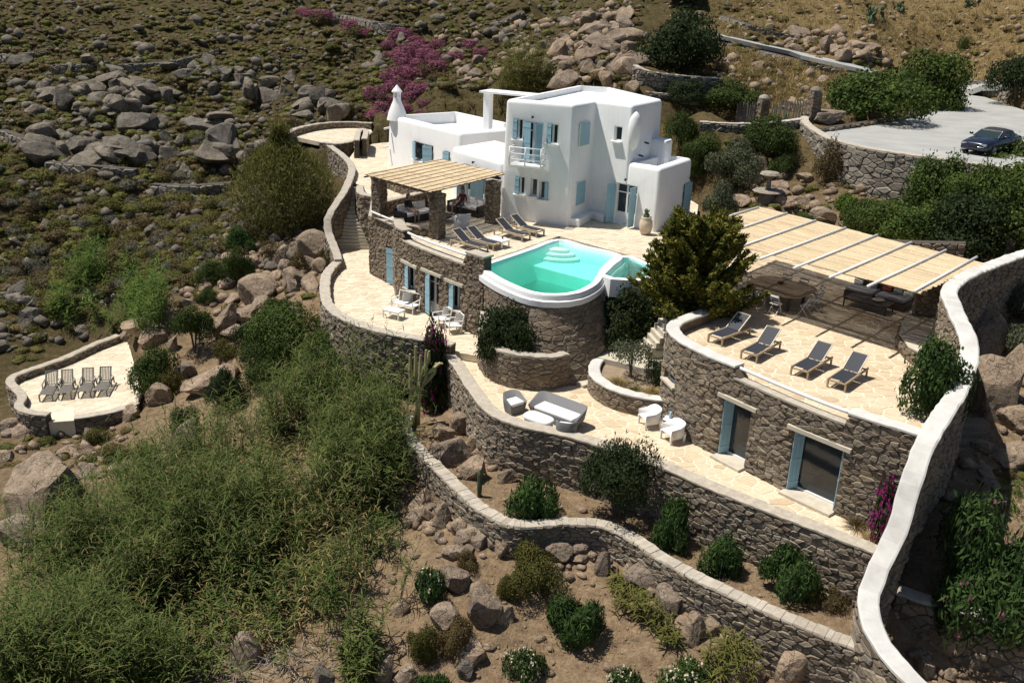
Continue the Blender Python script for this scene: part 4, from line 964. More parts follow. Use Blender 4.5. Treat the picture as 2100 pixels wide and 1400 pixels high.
MB().box((pc.x+.15, pc.y+.2, ZP-.08), (1.2, 1.1, .1), R(-20)).build('pillar_cap', m_cap, pgR)
for c in ((8.6, 37.2), (10.6, 42.6)): MB().tube([(c[0], c[1], Z_RT), (c[0], c[1], ZP-.2)], .1, 10).build('post', m_darkwood, pgR, smooth=True)
stone_wall('pergola_back_wall', 'shaded stone wall behind the dining table under the large pergola', W([(1545, 500), (1680, 545), (1800, 580), (1960, 600)], Z_RT), Z_RT-.4, [1.1, 1.3, 1.6, 1.9], .45, seed=62, su=.32, sv=.2, stone=m_stone_t, nmax=120)
bc = W([(1858, 668), (1842, 690), (1840, 715), (1858, 738), (1892, 758), (1935, 775)], Z_RT)
rb, rbp = stone_wall('raised_bed', 'low curved stone bed with smooth pale top at the foot of the pergola pillar', bc[::-1] if False else bc, Z_RT-.2, Z_RT+.48, .3, seed=63, su=.26, sv=.16, stone=m_stone_t, nmax=120, cat='planter')
fp = [tuple(p[:2]) for p in rbp.p[::4]]+[tuple(G(1985, 735, Z_RT)[:2]), tuple(G(1960, 655, Z_RT)[:2])]
MB().prism(fp if area2(fp) > 0 else fp[::-1], Z_RT-.1, Z_RT+.53).build('top', m_step, rb)
pgL = thing('terrace_pergola', (-4.4, 48.8, 0), 'square reed-roofed pergola on three stone pillars over the outdoor sofas', 'pergola')
ZQ = 2.55; cL_ = [np.array(G(x, y, ZQ)) for x, y in [(748, 358), (882, 394), (1037, 356), (902, 327)]]
quad = [cL_[1], cL_[0], cL_[3], cL_[2]]
rm = mkm('reed_mat', reed_mat(quad, .040, .034, 6), m_reed, pgL); rm['kind'] = 'stuff'
for k in range(9):
    s = (k+.3)/8.6; a_, b_ = cL_[0]+(cL_[1]-cL_[0])*s, cL_[3]+(cL_[2]-cL_[3])*s; d_ = (b_-a_)/np.linalg.norm(b_-a_)
    MB().tube([a_-d_*.12+[0, 0, .035], b_+d_*.1+[0, 0, .035]], .022, 6).build('batten', m_reed, pgL); MB().tube([a_-d_*.2-[0, 0, .07], b_+d_*.1-[0, 0, .07]], .045, 8).build('rafter', m_darkwood, pgL, smooth=True)
for s in (.08, .92):
    a_, b_ = cL_[0]+(cL_[3]-cL_[0])*s, cL_[1]+(cL_[2]-cL_[1])*s; MB().bar(a_-[0, 0, .19], b_-[0, 0, .19], .14, .14).build('beam', m_darkwood, pgL)
for k, (c, z0, nm) in enumerate((((-7.35, 48.75), .1, 60), ((-3.95, 45.35), 0, 90), ((-1.3, 48.95), 0, 90), ((-4.75, 52.5), 0, 20))): pillar('pillar', pgL, c, (.62, .62), z0-.1, ZQ-.26, R(-35), 70+k, m_stone_t, nm)
# low bench walls on the pergola terrace
stone_wall('pergola_seat_wall', 'low stone wall with pale cap behind the sofas under the square pergola', [(-7.3, 49.4), (-6.1, 51.3), (-4.9, 53.0)], -.1, .75, .35, su=.28, sv=.17, seed=75, stone=m_stone_t, coping=m_coping, sides=(1, -1), nmax=100)
stone_wall('pergola_ledge', 'low stone ledge joining the middle pergola pillar to the terrace corner', [(-6.0, 46.0), (-5.2, 45.8), (-4.3, 45.5)], -.1, .42, .45, su=.28, sv=.17, seed=76, stone=m_stone_t, coping=m_coping, sides=(1, -1), nmax=60)
stone_wall('upper_terrace_wall', 'short dark stone wall behind the pergola beside the staircase head', [(-9.2, 58.4), (-7.2, 55.6), (-5.6, 53.8)], -.1, .62, .35, su=.28, sv=.17, seed=77, stone=m_stone_t, coping=m_coping, sides=(1, -1), nmax=100)
# ---------------------------------------------------------------- parking place, lanes and upper walls
pk = MB().prism(P_PARK if area2(P_PARK) > 0 else P_PARK[::-1], Z_PARK-.5, Z_PARK).build('parking_slab', m_conc); tag(pk, kind='structure')
pkw = W([(1668, 250), (1640, 258), (1650, 268), (1700, 288), (1780, 307), (1860, 320), (1935, 330), (2060, 347), (2180, 354)], Z_PARK)
stone_wall('parking_wall', 'tall pale rubble wall holding up the concrete parking place', pkw, [.2, .2, .2, .3, .4, .5, .6, .8, 1.0], [4.5, 4.5, 4.25, 4.06, 4.03, 4.03, 4.03, 4.03, 4.03], .5, su=.46, sv=.24, stone=m_stone_g, seed=81, h=.08, gap=.02, coping=m_coping, capw=.02)
def ribbon(name, edge_a, edge_b, mat, dz=.25, thick=.8):
    a = smooth([tuple(hit(x, y)) for x, y in edge_a], .8); b = smooth([tuple(hit(x, y)) for x, y in edge_b], .8); n = min(len(a), len(b)); V = []
    for i in range(n):
        p, q = np.array(a[int(i*(len(a)-1)/(n-1))]), np.array(b[int(i*(len(b)-1)/(n-1))]); z = max(p[2], q[2])+dz
        V += [(p[0], p[1], z), (q[0], q[1], z), (q[0], q[1], z-thick), (p[0], p[1], z-thick)]
    f = [(i*4+k, i*4+(k+1) % 4, (i+1)*4+(k+1) % 4, (i+1)*4+k) for i in range(n-1) for k in range(4)]+[(0, 3, 2, 1), (n*4-4, n*4-3, n*4-2, n*4-1)]
    return tag(mk(name, V, f, mat), kind='structure')
ribbon('upper_lane', [(1470, 72), (1560, 92), (1650, 112), (1740, 133), (1800, 148)], [(1465, 84), (1550, 104), (1640, 126), (1730, 147), (1790, 162)], m_conc, .12, .3)
ribbon('top_road', [(1376, -14), (1410, -14), (1450, -14)], [(1362, 20), (1400, 26), (1442, 22)], m_conc, .0, .05)
ribbon('parking_road', [(1960, 178), (2010, 168), (2060, 160), (2120, 160)], [(1985, 205), (2040, 215), (2110, 222), (2200, 225)], m_conc, .05, .5)
def hill_wall(name, label, px, h, th=.4, stone=m_stone_g, su=.42, sv=.26, seed=1, below=.8, nmax=0, coping=None, cat='wall'):
    pts = smooth([tuple(hit(x, y)) for x, y in px], .6); P = Path([p[:2] for p in pts], raw=True); zz = [p[2] for p in pts]
    zf = lambda u: float(np.interp(u, P.u, zz))
    return stone_wall(name, label, P.p, lambda u: zf(u)-below, lambda u: zf(u)+h, th, su=su, sv=sv, stone=stone, seed=seed, h=.1, gap=.03, raw=True, nmax=nmax, coping=coping, cat=cat, capw=.03)
hill_wall('lane_wall', 'long low stone wall along the lower edge of the upper lane', [(1470, 92), (1550, 110), (1640, 132), (1730, 155), (1800, 172)], .3, seed=82, nmax=60)
hill_wall('upper_bed_wall', 'curved pale stone wall below the big round bush behind the villa', [(1296, 165), (1330, 178), (1400, 186), (1480, 192)], 1.0, seed=83, nmax=80, coping=m_coping)
hill_wall('bush_wall', 'low tan stone wall under the spreading bush at the parking place', [(1675, 288), (1740, 278), (1830, 262), (1905, 245)], .7, seed=84, nmax=60, stone=m_stone_t)
hill_wall('fence_wall', 'low stone wall below the weathered stick fences', [(1435, 268), (1520, 272), (1600, 268), (1645, 262)], .5, seed=85, nmax=40, coping=m_coping)
hill_wall('hedge_wall', 'pale low wall end below the shrubs right of the villa roof', [(1330, 205), (1400, 212), (1450, 215)], .5, seed=86, nmax=30, coping=m_coping)
hill_wall('roadside_wall', 'stone bank wall beside the road at the right edge', [(1975, 178), (2030, 188), (2110, 205)], .8, seed=87, nmax=40)
hill_wall('slope_wall', 'thin dry wall winding up the golden grass slope', [(1475, 42), (1530, 60), (1600, 78), (1640, 84)], .45, seed=88)
hill_wall('slope_wall', 'short dry wall on the golden grass slope behind the parking bush', [(1740, 124), (1800, 130), (1830, 134)], .45, seed=89)
for k, (px, lb) in enumerate([([(105, 150), (180, 148), (260, 148), (340, 142), (400, 130), (450, 115)], 'long dark dry-stone wall across the left hillside'), ([(0, 128), (40, 128), (75, 122)], 'dark dry-stone wall fragment at the upper left edge'),
        ([(0, 285), (40, 300), (85, 330)], 'tumbled dry-stone wall at the left edge of the hillside'), ([(95, 352), (180, 360), (280, 368)], 'dry-stone wall above the cushion shrubs on the left slope'),
        ([(310, 398), (390, 402), (470, 396)], 'short dry-stone wall right of the split boulder on the left slope'), ([(640, 40), (700, 44), (760, 58), (830, 68)], 'dark dry-stone wall crossing the far gully above the pink bushes'), ([(1030, 62), (1055, 48), (1075, 38)], 'short dark wall fragment high on the slope above the villa')]):
    hill_wall('dry_stone_wall', lb, px, .75, .6, seed=90+k, su=.55, sv=.35, below=.4)
# right-hand slope
w4 = W([(1838, 1216), (1900, 1238), (2000, 1266), (2110, 1296), (2200, 1320)], -4.75)
stone_wall('slope_retaining_wall', 'capped stone retaining wall on the slope right of the white boundary wall', w4, -6.9, -4.75, .4, seed=95, coping=m_coping, nmax=200)
qs = []
for k in range(10):
    s = k/9; c_ = np.array(G(1992-s*82, 862+s*150, -2.1-s*1.9)[:2]); qs.append(([tuple(c_+[-.55, -.3]), tuple(c_+[.6, -.3]), tuple(c_+[.6, .3]), tuple(c_+[-.55, .3])], -2.1-s*1.9))
slab_steps('shaded_steps', 'shadowed stone steps going down outside the white-capped boundary wall', qs[::-1], h=.25, mat=m_stone_t)
lf5 = W([(238, 686), (190, 704), (130, 731), (60, 755), (22, 770), (14, 785), (38, 812), (30, 832), (50, 846), (95, 852)], Z_LEFT+.4)
stone_wall('rock_terrace_parapet', 'pale curved parapet round the small terrace of weathered loungers', lf5, -10.3, Z_LEFT+.36, .34, seed=96, coping=m_coping, sides=(1, -1), su=.34, sv=.22, nmax=200)
lf6 = W([(152, 858), (200, 852), (262, 838), (285, 826)], Z_LEFT+.05)
stone_wall('rock_terrace_wall', 'shadowed stone wall under the front edge of the small lounger terrace', lf6, -10.6, Z_LEFT+.03, .4, seed=97, coping=m_coping, su=.34, sv=.22, nmax=100)
qs = [(W([(96, 838), (152, 834), (152, 862), (98, 866)], Z_LEFT), Z_LEFT+.012)]
slab_steps('terrace_landing', 'pale slab landing in the gap of the small lounger terrace', qs, h=.9, mat=m_grout)
qs = []
for k in range(9):
    c_ = np.array(G(2, 955+k*14, -9.6-.17*k)[:2]); qs.append(([tuple(c_+[-1.0, -.2]), tuple(c_+[.5, -.2]), tuple(c_+[.5, .35]), tuple(c_+[-1.0, .35])], -9.6-.17*k))

slab_steps('rock_cut_steps', 'narrow stone steps cut beside the pale bedrock hump at the left edge', qs[::-1], h=.2)
# ---------------------------------------------------------------- furniture
def lp(n, mb, mat, parent, **k): return mb.build(n, mat, parent, world=False, **k)
def sling_lounger(loc, rz, label, group):
    t_ = thing('sun_lounger', loc, label, 'sun lounger', group, rz)
    for y in (-.31, .31): lp('side_rail', MB().box((.98, y, .30), (1.96, .05, .085)), m_wood, t_, bevel=.008, seg=1)
    for x in (.04, 1.9):
        for y in (-.31, .31): lp('leg', MB().box((x, y, .13), (.07, .055, .26)), m_wood, t_)
    for x in (.04, .62, 1.9): lp('cross_bar', MB().box((x, 0, .27), (.05, .56, .05)), m_wood, t_)
    sag = MB(); xs_ = np.linspace(.06, 1.12, 7); v = []
    for x in xs_:
        for y in np.linspace(-.275, .275, 5): v.append((x, y, .345-.018*math.sin((x-.06)/1.06*math.pi)*(1-(y/.3)**2)))
    sag.add(v, [(i*5+j, (i+1)*5+j, (i+1)*5+j+1, i*5+j+1) for i in range(6) for j in range(4)]); lp('seat_sling', sag, m_sling, t_, smooth=True)
    a = R(33); d = Vector((math.cos(a), 0, math.sin(a))); o = Vector((1.13, 0, .35)); b = MB(); v = []
    for s in np.linspace(.02, .84, 6):
        for y in np.linspace(-.265, .265, 5):
            p = o+d*s; v.append((p.x, y, p.z-.015*math.sin(s/.86*math.pi)*(1-(y/.3)**2)))
    b.add(v, [(i*5+j, (i+1)*5+j, (i+1)*5+j+1, i*5+j+1) for i in range(5) for j in range(4)])
    bk = lp('backrest', b, m_sling, t_, smooth=True)
    f = MB()
    for y in (-.28, .28): f.bar(o+Vector((0, y, 0)), o+d*.87+Vector((0, y, 0)), .035)
    f.bar(o+d*.86+Vector((0, -.28, 0)), o+d*.86+Vector((0, .28, 0)), .035); lp('back_frame', f, m_whitewood, bk)
    for y in (-.2, .2): lp('prop', MB().bar((1.62, y, .29), tuple(o+d*.6+Vector((0, y, -.01))), .025), m_wood, t_)
    return t_
m_whitewood = m_plain('pale_teak', (.60, .52, .42), .7, (.5, .43, .34), 6)
def by_corners(FL, FR, HR, z):
    fl, fr, hr = G(*FL, z), G(*FR, z), G(*HR, z); m_ = (fl+fr)/2; d = hr-fr
    return (m_.x, m_.y, z), math.atan2(d.y, d.x)
zr = Z_RT+.014
for (a, b_, c), lb in zip([((1448, 697), (1482, 715), (1537, 693)), ((1516, 735), (1552, 745), (1604, 715)), ((1617, 767), (1657.6, 780), (1709, 749)), ((1690.4, 792), (1736, 806), (1782, 773))],
        ['teak lounger with dark sling on the roof terrace, nearest the conifer', 'second dark-sling lounger from the conifer on the roof terrace', 'third dark-sling lounger from the conifer on the roof terrace', 'dark-sling lounger on the roof terrace nearest the white boundary wall']):
    loc, rz = by_corners(a, b_, c, zr); sling_lounger(loc, rz, lb, 'loungers on the roof terrace')
zm = .014
h0, f0 = G(1009.7, 470.6, .33), G(1071.4, 486, .33); rzl = math.atan2(h0.y-f0.y, h0.x-f0.x)
for (a, b_), lb in zip([((983, 518.6), (1001.7, 518)), ((1012.6, 515.1), (1030.3, 510)), ((1070.9, 496.3), (1088.6, 491.7)), ((1100.6, 488.3), (1116.6, 482.6))],
        ['dark-sling teak lounger by the stone corner pillar of the pool terrace', 'dark-sling lounger left of the low white table by the pool', 'dark-sling lounger right of the low white table by the pool', 'dark-sling lounger closest to the white villa by the pool']):
    p, q = G(*a, zm), G(*b_, zm); m_ = (p+q)/2; sling_lounger((m_.x, m_.y, zm), rzl, lb, 'loungers beside the pool')
def low_table(name, loc, rz, sx, sy, h, mat, label, cat='table', top=.04):
    t_ = thing(name, loc, label, cat, None, rz); lp('table_top', MB().box((0, 0, h-top/2), (sx, sy, top)), mat, t_, bevel=.008, seg=1)
    for x in (-1, 1):
        for y in (-1, 1): lp('leg', MB().box((x*(sx/2-.04), y*(sy/2-.04), (h-top)/2), (.05, .05, h-top)), mat, t_)
    lp('apron', MB().box((0, 0, h-top-.03), (sx-.08, sy-.08, .05)), mat, t_); return t_
c = G(1022, 490, .38); low_table('pool_side_table', (c.x, c.y, zm), rzl, 1.0, .62, .38, m_whitepaint, 'low white table between the dark loungers by the pool')
def cup(loc, mat, label, r_=.05, h=.13, name='cup', cat='cup'):
    t_ = thing(name, loc, label, cat); lp('bowl', MB().lathe([(r_*.75, 0), (r_, h), (r_*.86, h), (r_*.6, .02)], 12), mat, t_, smooth=True); return t_
cup((c.x+.2, c.y, zm+.38), m_darkwood, 'small dark cup on the low white table by the pool')
# weathered slatted loungers on the rock terrace
def slat_lounger(loc, rz, label, group, wd=.64):
    t_ = thing('slatted_lounger', loc, label, 'sun lounger', group, rz); hw = wd/2
    for y in (-hw, hw): lp('side_rail', MB().box((.95, y, .32), (1.9, .045, .09)), m_oldwood, t_)
    for x in (.06, 1.25, 1.85):
        for y in (-hw, hw): lp('leg', MB().box((x, y, .15), (.06, .05, .3)), m_oldwood, t_)
    for i in range(10): lp('slat', MB().box((.08+i*.118, 0, .375), (.085, wd-.04, .02)), m_oldwood, t_)
    a = R(52); o = Vector((1.27, 0, .37)); d = Vector((math.cos(a), 0, math.sin(a))); b = MB()
    for y in (-hw+.02, hw-.02): b.bar(o+Vector((0, y, 0)), o+d*.78+Vector((0, y, 0)), .045)
    for s in (.03, .76): b.bar(o+d*s+Vector((0, -hw, 0)), o+d*s+Vector((0, hw, 0)), .05, .03)
    bk = lp('backrest', b, m_oldwood, t_)
    for k in range(7):
        y = -hw+.07+k*(wd-.14)/6; lp('back_slat', MB().bar(o+d*.05+Vector((0, y, 0)), o+d*.75+Vector((0, y, 0)), .045, .015), m_oldwood, bk)
    for y in (-hw-.02, hw+.02): lp('arm_rest', MB().bar((.85, y, .56), (1.5, y, .6), .06, .03), m_oldwood, t_); lp('arm_post', MB().box((.88, y, .46), (.05, .04, .2)), m_oldwood, t_)
    return t_
zl = Z_LEFT+.014
for (a, b_, h_), lb in zip([((81.5, 824), (108, 823), (100, 771)), ((121, 821), (146, 819), (134.5, 767)), ((161.5, 817), (186, 816), (177, 763)), ((194.5, 814), (219, 813.5), (212, 761))],
        ['grey slatted lounger on the rock terrace nearest the left parapet', 'second grey slatted lounger from the left parapet of the rock terrace', 'third grey slatted lounger from the left on the rock terrace', 'grey slatted lounger on the rock terrace nearest the round dark shrub']):
    p, q = G(*a, zl), G(*b_, zl); m_ = (p+q)/2; hd = G(*h_, zl+.95); slat_lounger((m_.x, m_.y, zl), math.atan2(hd.y-m_.y, hd.x-m_.x), lb, 'loungers on the rock terrace', max(.58, (q-p).length))
# white bench, table and chairs on the garden terrace
def sling_seat(name, loc, rz, wd, label, cat, group=None):
    """faces local -y"""
    t_ = thing(name, loc, label, cat, group, rz); hw = wd/2
    for x in (-hw, hw):
        f = MB(); f.bar((x, -.3, 0), (x, -.3, .58), .045); f.bar((x, .22, 0), (x, .42, .88), .045); f.bar((x, -.32, .58), (x, .32, .6), .05, .03); f.bar((x, -.3, .38), (x, .28, .34), .04); lp('side_frame', f, m_whitepaint, t_)
    for y, z in ((-.3, .38), (.28, .34), (.40, .86)): lp('cross_bar', MB().bar((-hw, y, z), (hw, y, z), .04), m_whitepaint, t_)
    lp('seat', MB().box((0, -.01, .375), (wd-.04, .56, .03), rx=R(-4)), m_cushion, t_)
    lp('backrest', MB().bar((0, .285, .40), (0, .395, .84), wd-.06, .02), m_cushion, t_)
    return t_
m_greymesh = m_plain('pale_grey_mesh', (.55, .56, .58), .7, (.48, .49, .51), 30)
zg = Z_LL+.014; rzb = math.atan2(*(np.array(LW.at(LW.L*.7)[:2])-np.array(LW.at(LW.L*.3)[:2]))[::-1])
p = G(832, 637, zg); sling_seat('garden_bench', (p.x, p.y, zg), rzb+R(20), 1.25, 'white two-seat garden bench under the left window of the garden rooms', 'bench')
p = G(808, 651, zg); low_table('garden_table', (p.x, p.y, zg), rzb+R(20), .95, .6, .42, m_whitepaint, 'low white table in front of the white garden bench')
p = G(905, 667, zg); sling_seat('garden_chair', (p.x, p.y, zg), rzb+R(-12), .62, 'white garden chair beside the blue door of the garden rooms', 'chair', 'white garden chairs')
p = G(930, 680, zg); sling_seat('garden_chair', (p.x, p.y, zg), rzb+R(-20), .62, 'white garden chair under the right window of the garden rooms', 'chair', 'white garden chairs')
# wicker suite on the lower terrace
def tub(name, loc, rz, wd, dp, label, cat, hgt=.72, group=None):
    """wrap-round wicker shell, faces local -y"""
    t_ = thing(name, loc, label, cat, group, rz); hw, hd, r_ = wd/2, dp/2, min(.30, dp*.42)
    path = [(-hw, -hd)]+[(-hw+r_-r_*math.cos(a), hd-r_+r_*math.sin(a)) for a in np.linspace(0, math.pi/2, 6)]+[(hw-r_+r_*math.sin(a), hd-r_+r_*math.cos(a)) for a in np.linspace(0, math.pi/2, 6)]+[(hw, -hd)]
    top = [.46+(hgt-.46)*max(0, min(1, (y+hd)/(dp*.8)))**.8 for x, y in path]; V = []
    n = len(path); c = np.array([0, 0])
    prof = [(.86, .0, 1), (.93, .22, 1), (1.0, .45, 1), (1.08, 1.0, 1), (1.02, 1.02, 1), (.9, .55, 0), (.84, .4, 0)]
    for (x, y), tz in zip(path, top):
        for s, h_, o_ in prof:
            z = {0: 0.02, .22: .16, .45: .32}.get(h_, None)
            if z is None: z = tz*h_ if h_ > .9 else .40
            V.append((x*s, y*s if y > -hd+.01 else y*(.96 if s < 1 else 1), z))
    k = len(prof); f = [(i*k+j, (i+1)*k+j, (i+1)*k+j+1, i*k+j+1) for i in range(n-1) for j in range(k-1)]
    f += [tuple(range(k-1, -1, -1)), tuple((n-1)*k+j for j in range(k))]
    lp('wicker_shell', MB().add(V, f), m_wicker, t_, smooth=True)
    lp('front_panel', MB().box((0, -hd+.05, .17), (wd*.86, .06, .30)), m_wicker, t_)
    lp('seat_cushion', MB().box((0, -.04, .39), (wd*.84, dp*.80, .14)), m_cushion, t_, bevel=.045, seg=3, smooth=True)
    return t_
zw = Z_LOW+.014
p = G(1052, 842, zw); tub('wicker_armchair', (p.x, p.y, zw), R(38), .74, .70, 'grey wicker tub chair with white cushion next to the retaining wall, left of the sofa', 'armchair', group='wicker suite')
s0_, s1_ = G(1093, 850, zw), G(1185, 885, zw); d = s1_-s0_; m_ = (s0_+s1_)/2
tub('wicker_sofa', (m_.x+.12, m_.y+.22, zw), math.atan2(d.y, d.x), 2.15, .85, 'long curved grey wicker sofa with white seat cushion', 'sofa', .80)
p = G(1104, 876, zw); ot_ = thing('ottoman', (p.x, p.y, zw), 'oval white padded ottoman table in front of the wicker sofa', 'ottoman', None, math.atan2(d.y, d.x))
prof = [(.84, 0), (.9, .12), (.96, .3), (1.0, .34), (1.0, .42), (.93, .46), (.0, .465)]; V = []; Nn = 28
for s, z in prof: V += [(math.copysign(abs(math.cos(a))**.6, math.cos(a))*.62*s, math.copysign(abs(math.sin(a))**.6, math.sin(a))*.34*s, z) for a in np.linspace(0, 2*math.pi, Nn+1)[:-1]]
fo = [(k*Nn+i, k*Nn+(i+1) % Nn, (k+1)*Nn+(i+1) % Nn, (k+1)*Nn+i) for k in range(len(prof)-1) for i in range(Nn)]
lp('base', MB().add(V[:Nn*4], [f for f in fo if max(f) < Nn*4]), m_plastic, ot_, smooth=True); lp('padded_top', MB().add(V[Nn*3:], [tuple(i-Nn*3 for i in f) for f in fo if min(f) >= Nn*3]), m_cushion, ot_, smooth=True)
p = G(1160, 895, zw); tub('wicker_armchair', (p.x, p.y, zw), R(168), .74, .70, 'grey wicker tub chair right of the white ottoman, its back to the viewer', 'armchair', group='wicker suite')
def resin_chair(loc, rz, label):
    t_ = thing('resin_armchair', loc, label, 'armchair', 'white resin armchairs', rz); hw, hd = .36, .36
    n = 15; path = []
    for a in np.linspace(0, math.pi, n): path.append((-hw*math.cos(a), (hd*math.sin(a)**.6 if 0 < a < math.pi else 0)))
    path = [(-hw, -hd)]+path+[(hw, -hd)]; V = []
    for x, y in path:
        tz = .58+.17*max(0, min(1, (y+.1)/.4)); 
        for s, z in ((.88, .18), (.95, .4), (1.05, tz), (.98, tz+.012), (.86, .42)): V.append((x*s, y*s if y > -.3 else y, z))
    f = [(i*5+j, (i+1)*5+j, (i+1)*5+j+1, i*5+j+1) for i in range(len(path)-1) for j in range(4)]
    f += [(4, 3, 2, 1, 0), tuple((len(path)-1)*5+j for j in range(5))]
    lp('shell', MB().add(V, f), m_plastic, t_, smooth=True); lp('seat', MB().box((0, -.03, .39), (.64, .66, .06), rx=R(3)), m_plastic, t_, bevel=.02)
    for x in (-.31, .31):
        for y in (-.33, .26): lp('leg', MB().bar((x, y, 0), (x*1.02, y, .36), .06, .05, taper=1.5), m_plastic, t_)
    return t_
p = G(1333, 872, zw); q = G(1380, 902, zw); d = q-p; rzc = math.atan2(d.y, d.x)
resin_chair((p.x, p.y, zw), rzc+R(-14), 'white resin armchair nearer the grass planter'); resin_chair((q.x, q.y, zw), rzc+R(-4), 'white resin armchair nearer the guest house doors')
p = G(1366, 884, zw); sdt = thing('side_table', (p.x+.1, p.y+.2, zw), 'small round white side table between the resin armchairs', 'table')
lp('table_top', MB().lathe([(.0, .42), (.25, .42), (.26, .44), (.25, .46), (0, .46)], 20), m_plastic, sdt); lp('stem', MB().lathe([(.16, 0), (.05, .04), (.04, .42)], 12), m_plastic, sdt)
m_bluecer = m_plain('blue_ceramic', (.35, .48, .58), .4, (.3, .42, .52), 6)
jt = thing('jug', (p.x+.16, p.y+.22, zw+.46), 'pale blue jug on the small white side table', 'jug'); lp('body', MB().lathe([(.05, 0), (.09, .06), (.09, .13), (.05, .2), (.06, .25)], 14), m_bluecer, jt, smooth=True); lp('handle', MB().tube([(.08, 0, .08), (.15, 0, .12), (.14, 0, .19), (.05, 0, .22)], .012, 6), m_bluecer, jt)
# dining place under the reed pergola
c0 = G(1600, 588, Z_RT+.74); dt = thing('dining_table', (c0.x, c0.y, zr), 'wide brown dining table under the reed pergola', 'table', None, R(-42))
m_table = m_plain('brown_table_top', (.30, .23, .155), .6, (.22, .165, .11), 4)
hx, hy, ct = 1.35, 1.2, .45; oct_ = [(-hx+ct, -hy), (hx-ct, -hy), (hx, -hy+ct), (hx, hy-ct), (hx-ct, hy), (-hx+ct, hy), (-hx, hy-ct), (-hx, -hy+ct)]
lp('table_top', MB().prism(oct_, .70, .75), m_table, dt)
for x in (-.8, .8):
    for y in (-.7, .7): lp('leg', MB().box((x, y, .35), (.1, .1, .70)), m_darkwood, dt)
m_chairw = m_plain('white_metal_chair', (.55, .54, .52), .5, (.48, .47, .45), 8)
def fold_chair(loc, rz, label):
    t_ = thing('folding_chair', loc, label, 'chair', 'folding chairs round the dining table', rz)   # faces local +y
    for x in (-.2, .2):
        f = MB(); f.bar((x, .22, 0), (x, -.2, .86), .022, .03); f.bar((x*.9, -.24, 0), (x*.9, .18, .45), .022, .03); lp('leg_frame', f, m_chairw, t_)
    for i in range(4): lp('seat_slat', MB().box((0, -.13+i*.095, .455), (.40, .075, .018)), m_chairw, t_)
    for z, y in ((.66, -.105), (.80, -.172)): lp('back_slat', MB().box((0, y, z), (.40, .018, .085), rx=R(-25)), m_chairw, t_)
    return t_
for k, (x, y, a) in enumerate([(-.75, -1.45, 0), (-.1, -1.5, 4), (.6, -1.45, -5), (1.6, -.7, 88), (1.65, .2, 95), (1.25, 1.15, 135), (.3, 1.5, 178), (-.5, 1.5, 184), (-1.65, .5, -88), (-1.6, -.45, -95), (-1.3, -1.2, -45)]):
    rz = R(-42); wx, wy = c0.x+x*math.cos(rz)-y*math.sin(rz), c0.y+x*math.sin(rz)+y*math.cos(rz)
    fold_chair((wx, wy, zr), rz+R(a), ['pale folding chair at the near left of the dining table', 'pale folding chair in the middle of the near row at the dining table', 'pale folding chair at the near right of the dining table', 'pale folding chair at the right corner of the dining table', 'pale folding chair on the right side of the dining table', 'pale folding chair at the far right corner of the dining table', 'pale folding chair on the far side of the dining table, right one', 'pale folding chair on the far side of the dining table, left one', 'pale folding chair on the left side of the dining table', 'pale folding chair at the left end of the dining table, by the conifer', 'pale folding chair at the near left corner of the dining table'][k])
bw_ = thing('bowl', (c0.x+.1, c0.y+.35, zr+.75), 'small dark bowl on the dining table', 'bowl'); lp('body', MB().lathe([(.05, 0), (.12, .06), (.14, .1), (.1, .07), (.02, .02)], 14), m_darkwood, bw_, smooth=True)
c1 = G(1782, 617, Z_RT+.36); rzq = R(-44)
ct_ = low_table('coffee_table', (c1.x, c1.y, zr), rzq, 1.9, .85, .40, m_darkwood, 'low dark slatted coffee table in front of the daybed', top=.06)
pl_ = thing('platter', (c1.x+.35, c1.y-.15, zr+.40), 'pale round platter on the dark coffee table', 'platter'); lp('dish', MB().lathe([(.1, 0), (.24, .05), (.26, .08), (.2, .06), (.02, .03)], 20), m_coping, pl_, smooth=True)
db = thing('daybed', (c1.x+.75, c1.y+.95, zr), 'wide dark daybed with grey seat cushions and small pillows', 'sofa', None, rzq)
lp('base', MB().box((0, 0, .17), (2.7, .95, .34)), m_darkwood, db)
for x in (-.68, .68): lp('seat_cushion', MB().box((x, -.03, .42), (1.3, .88, .15)), m_greycush, db, bevel=.05, seg=3, smooth=True)
for k, x in enumerate((-1.1, -.45, .2, .7, 1.15)): lp('pillow', MB().box((x, .35, .66), (.42, .16, .36), rx=R(-18)), [m_cushion, m_greycush, m_plain('red_pillow', (.35, .10, .06), .9), m_greycush, m_cushion][k], db, bevel=.06, seg=3, smooth=True)
lp('backrest', MB().box((0, .5, .5), (2.7, .12, .5)), m_darkwood, db)
# sofas under the square pergola
def box_sofa(loc, rz, wd, label, arm=True, name='outdoor_sofa'):
    t_ = thing(name, loc, label, 'sofa', 'sofas under the square pergola', rz)   # faces local -y
    lp('base', MB().box((0, 0, .2), (wd, .9, .38)), m_black, t_, bevel=.02); lp('backrest', MB().box((0, .41, .5), (wd, .1, .5)), m_black, t_)
    for x in (-wd/2+.07, wd/2-.07): lp('arm', MB().box((x, -.04, .42), (.14, .82, .42)), m_black, t_, bevel=.02)
    n = 3; w_ = (wd-.3)/n
    for k in range(n):
        x = -wd/2+.15+w_*(k+.5); lp('seat_cushion', MB().box((x, -.05, .46), (w_-.02, .8, .16)), m_cushion, t_, bevel=.05, seg=3, smooth=True); lp('back_cushion', MB().box((x, .3, .70), (w_-.03, .18, .42), rx=R(-14)), m_cushion, t_, bevel=.06, seg=3, smooth=True)
    return t_
A1, A2 = Vector((-5.0, 47.6)), Vector((-2.45, 50.35))
r1 = math.atan2(2.7, 1.95)
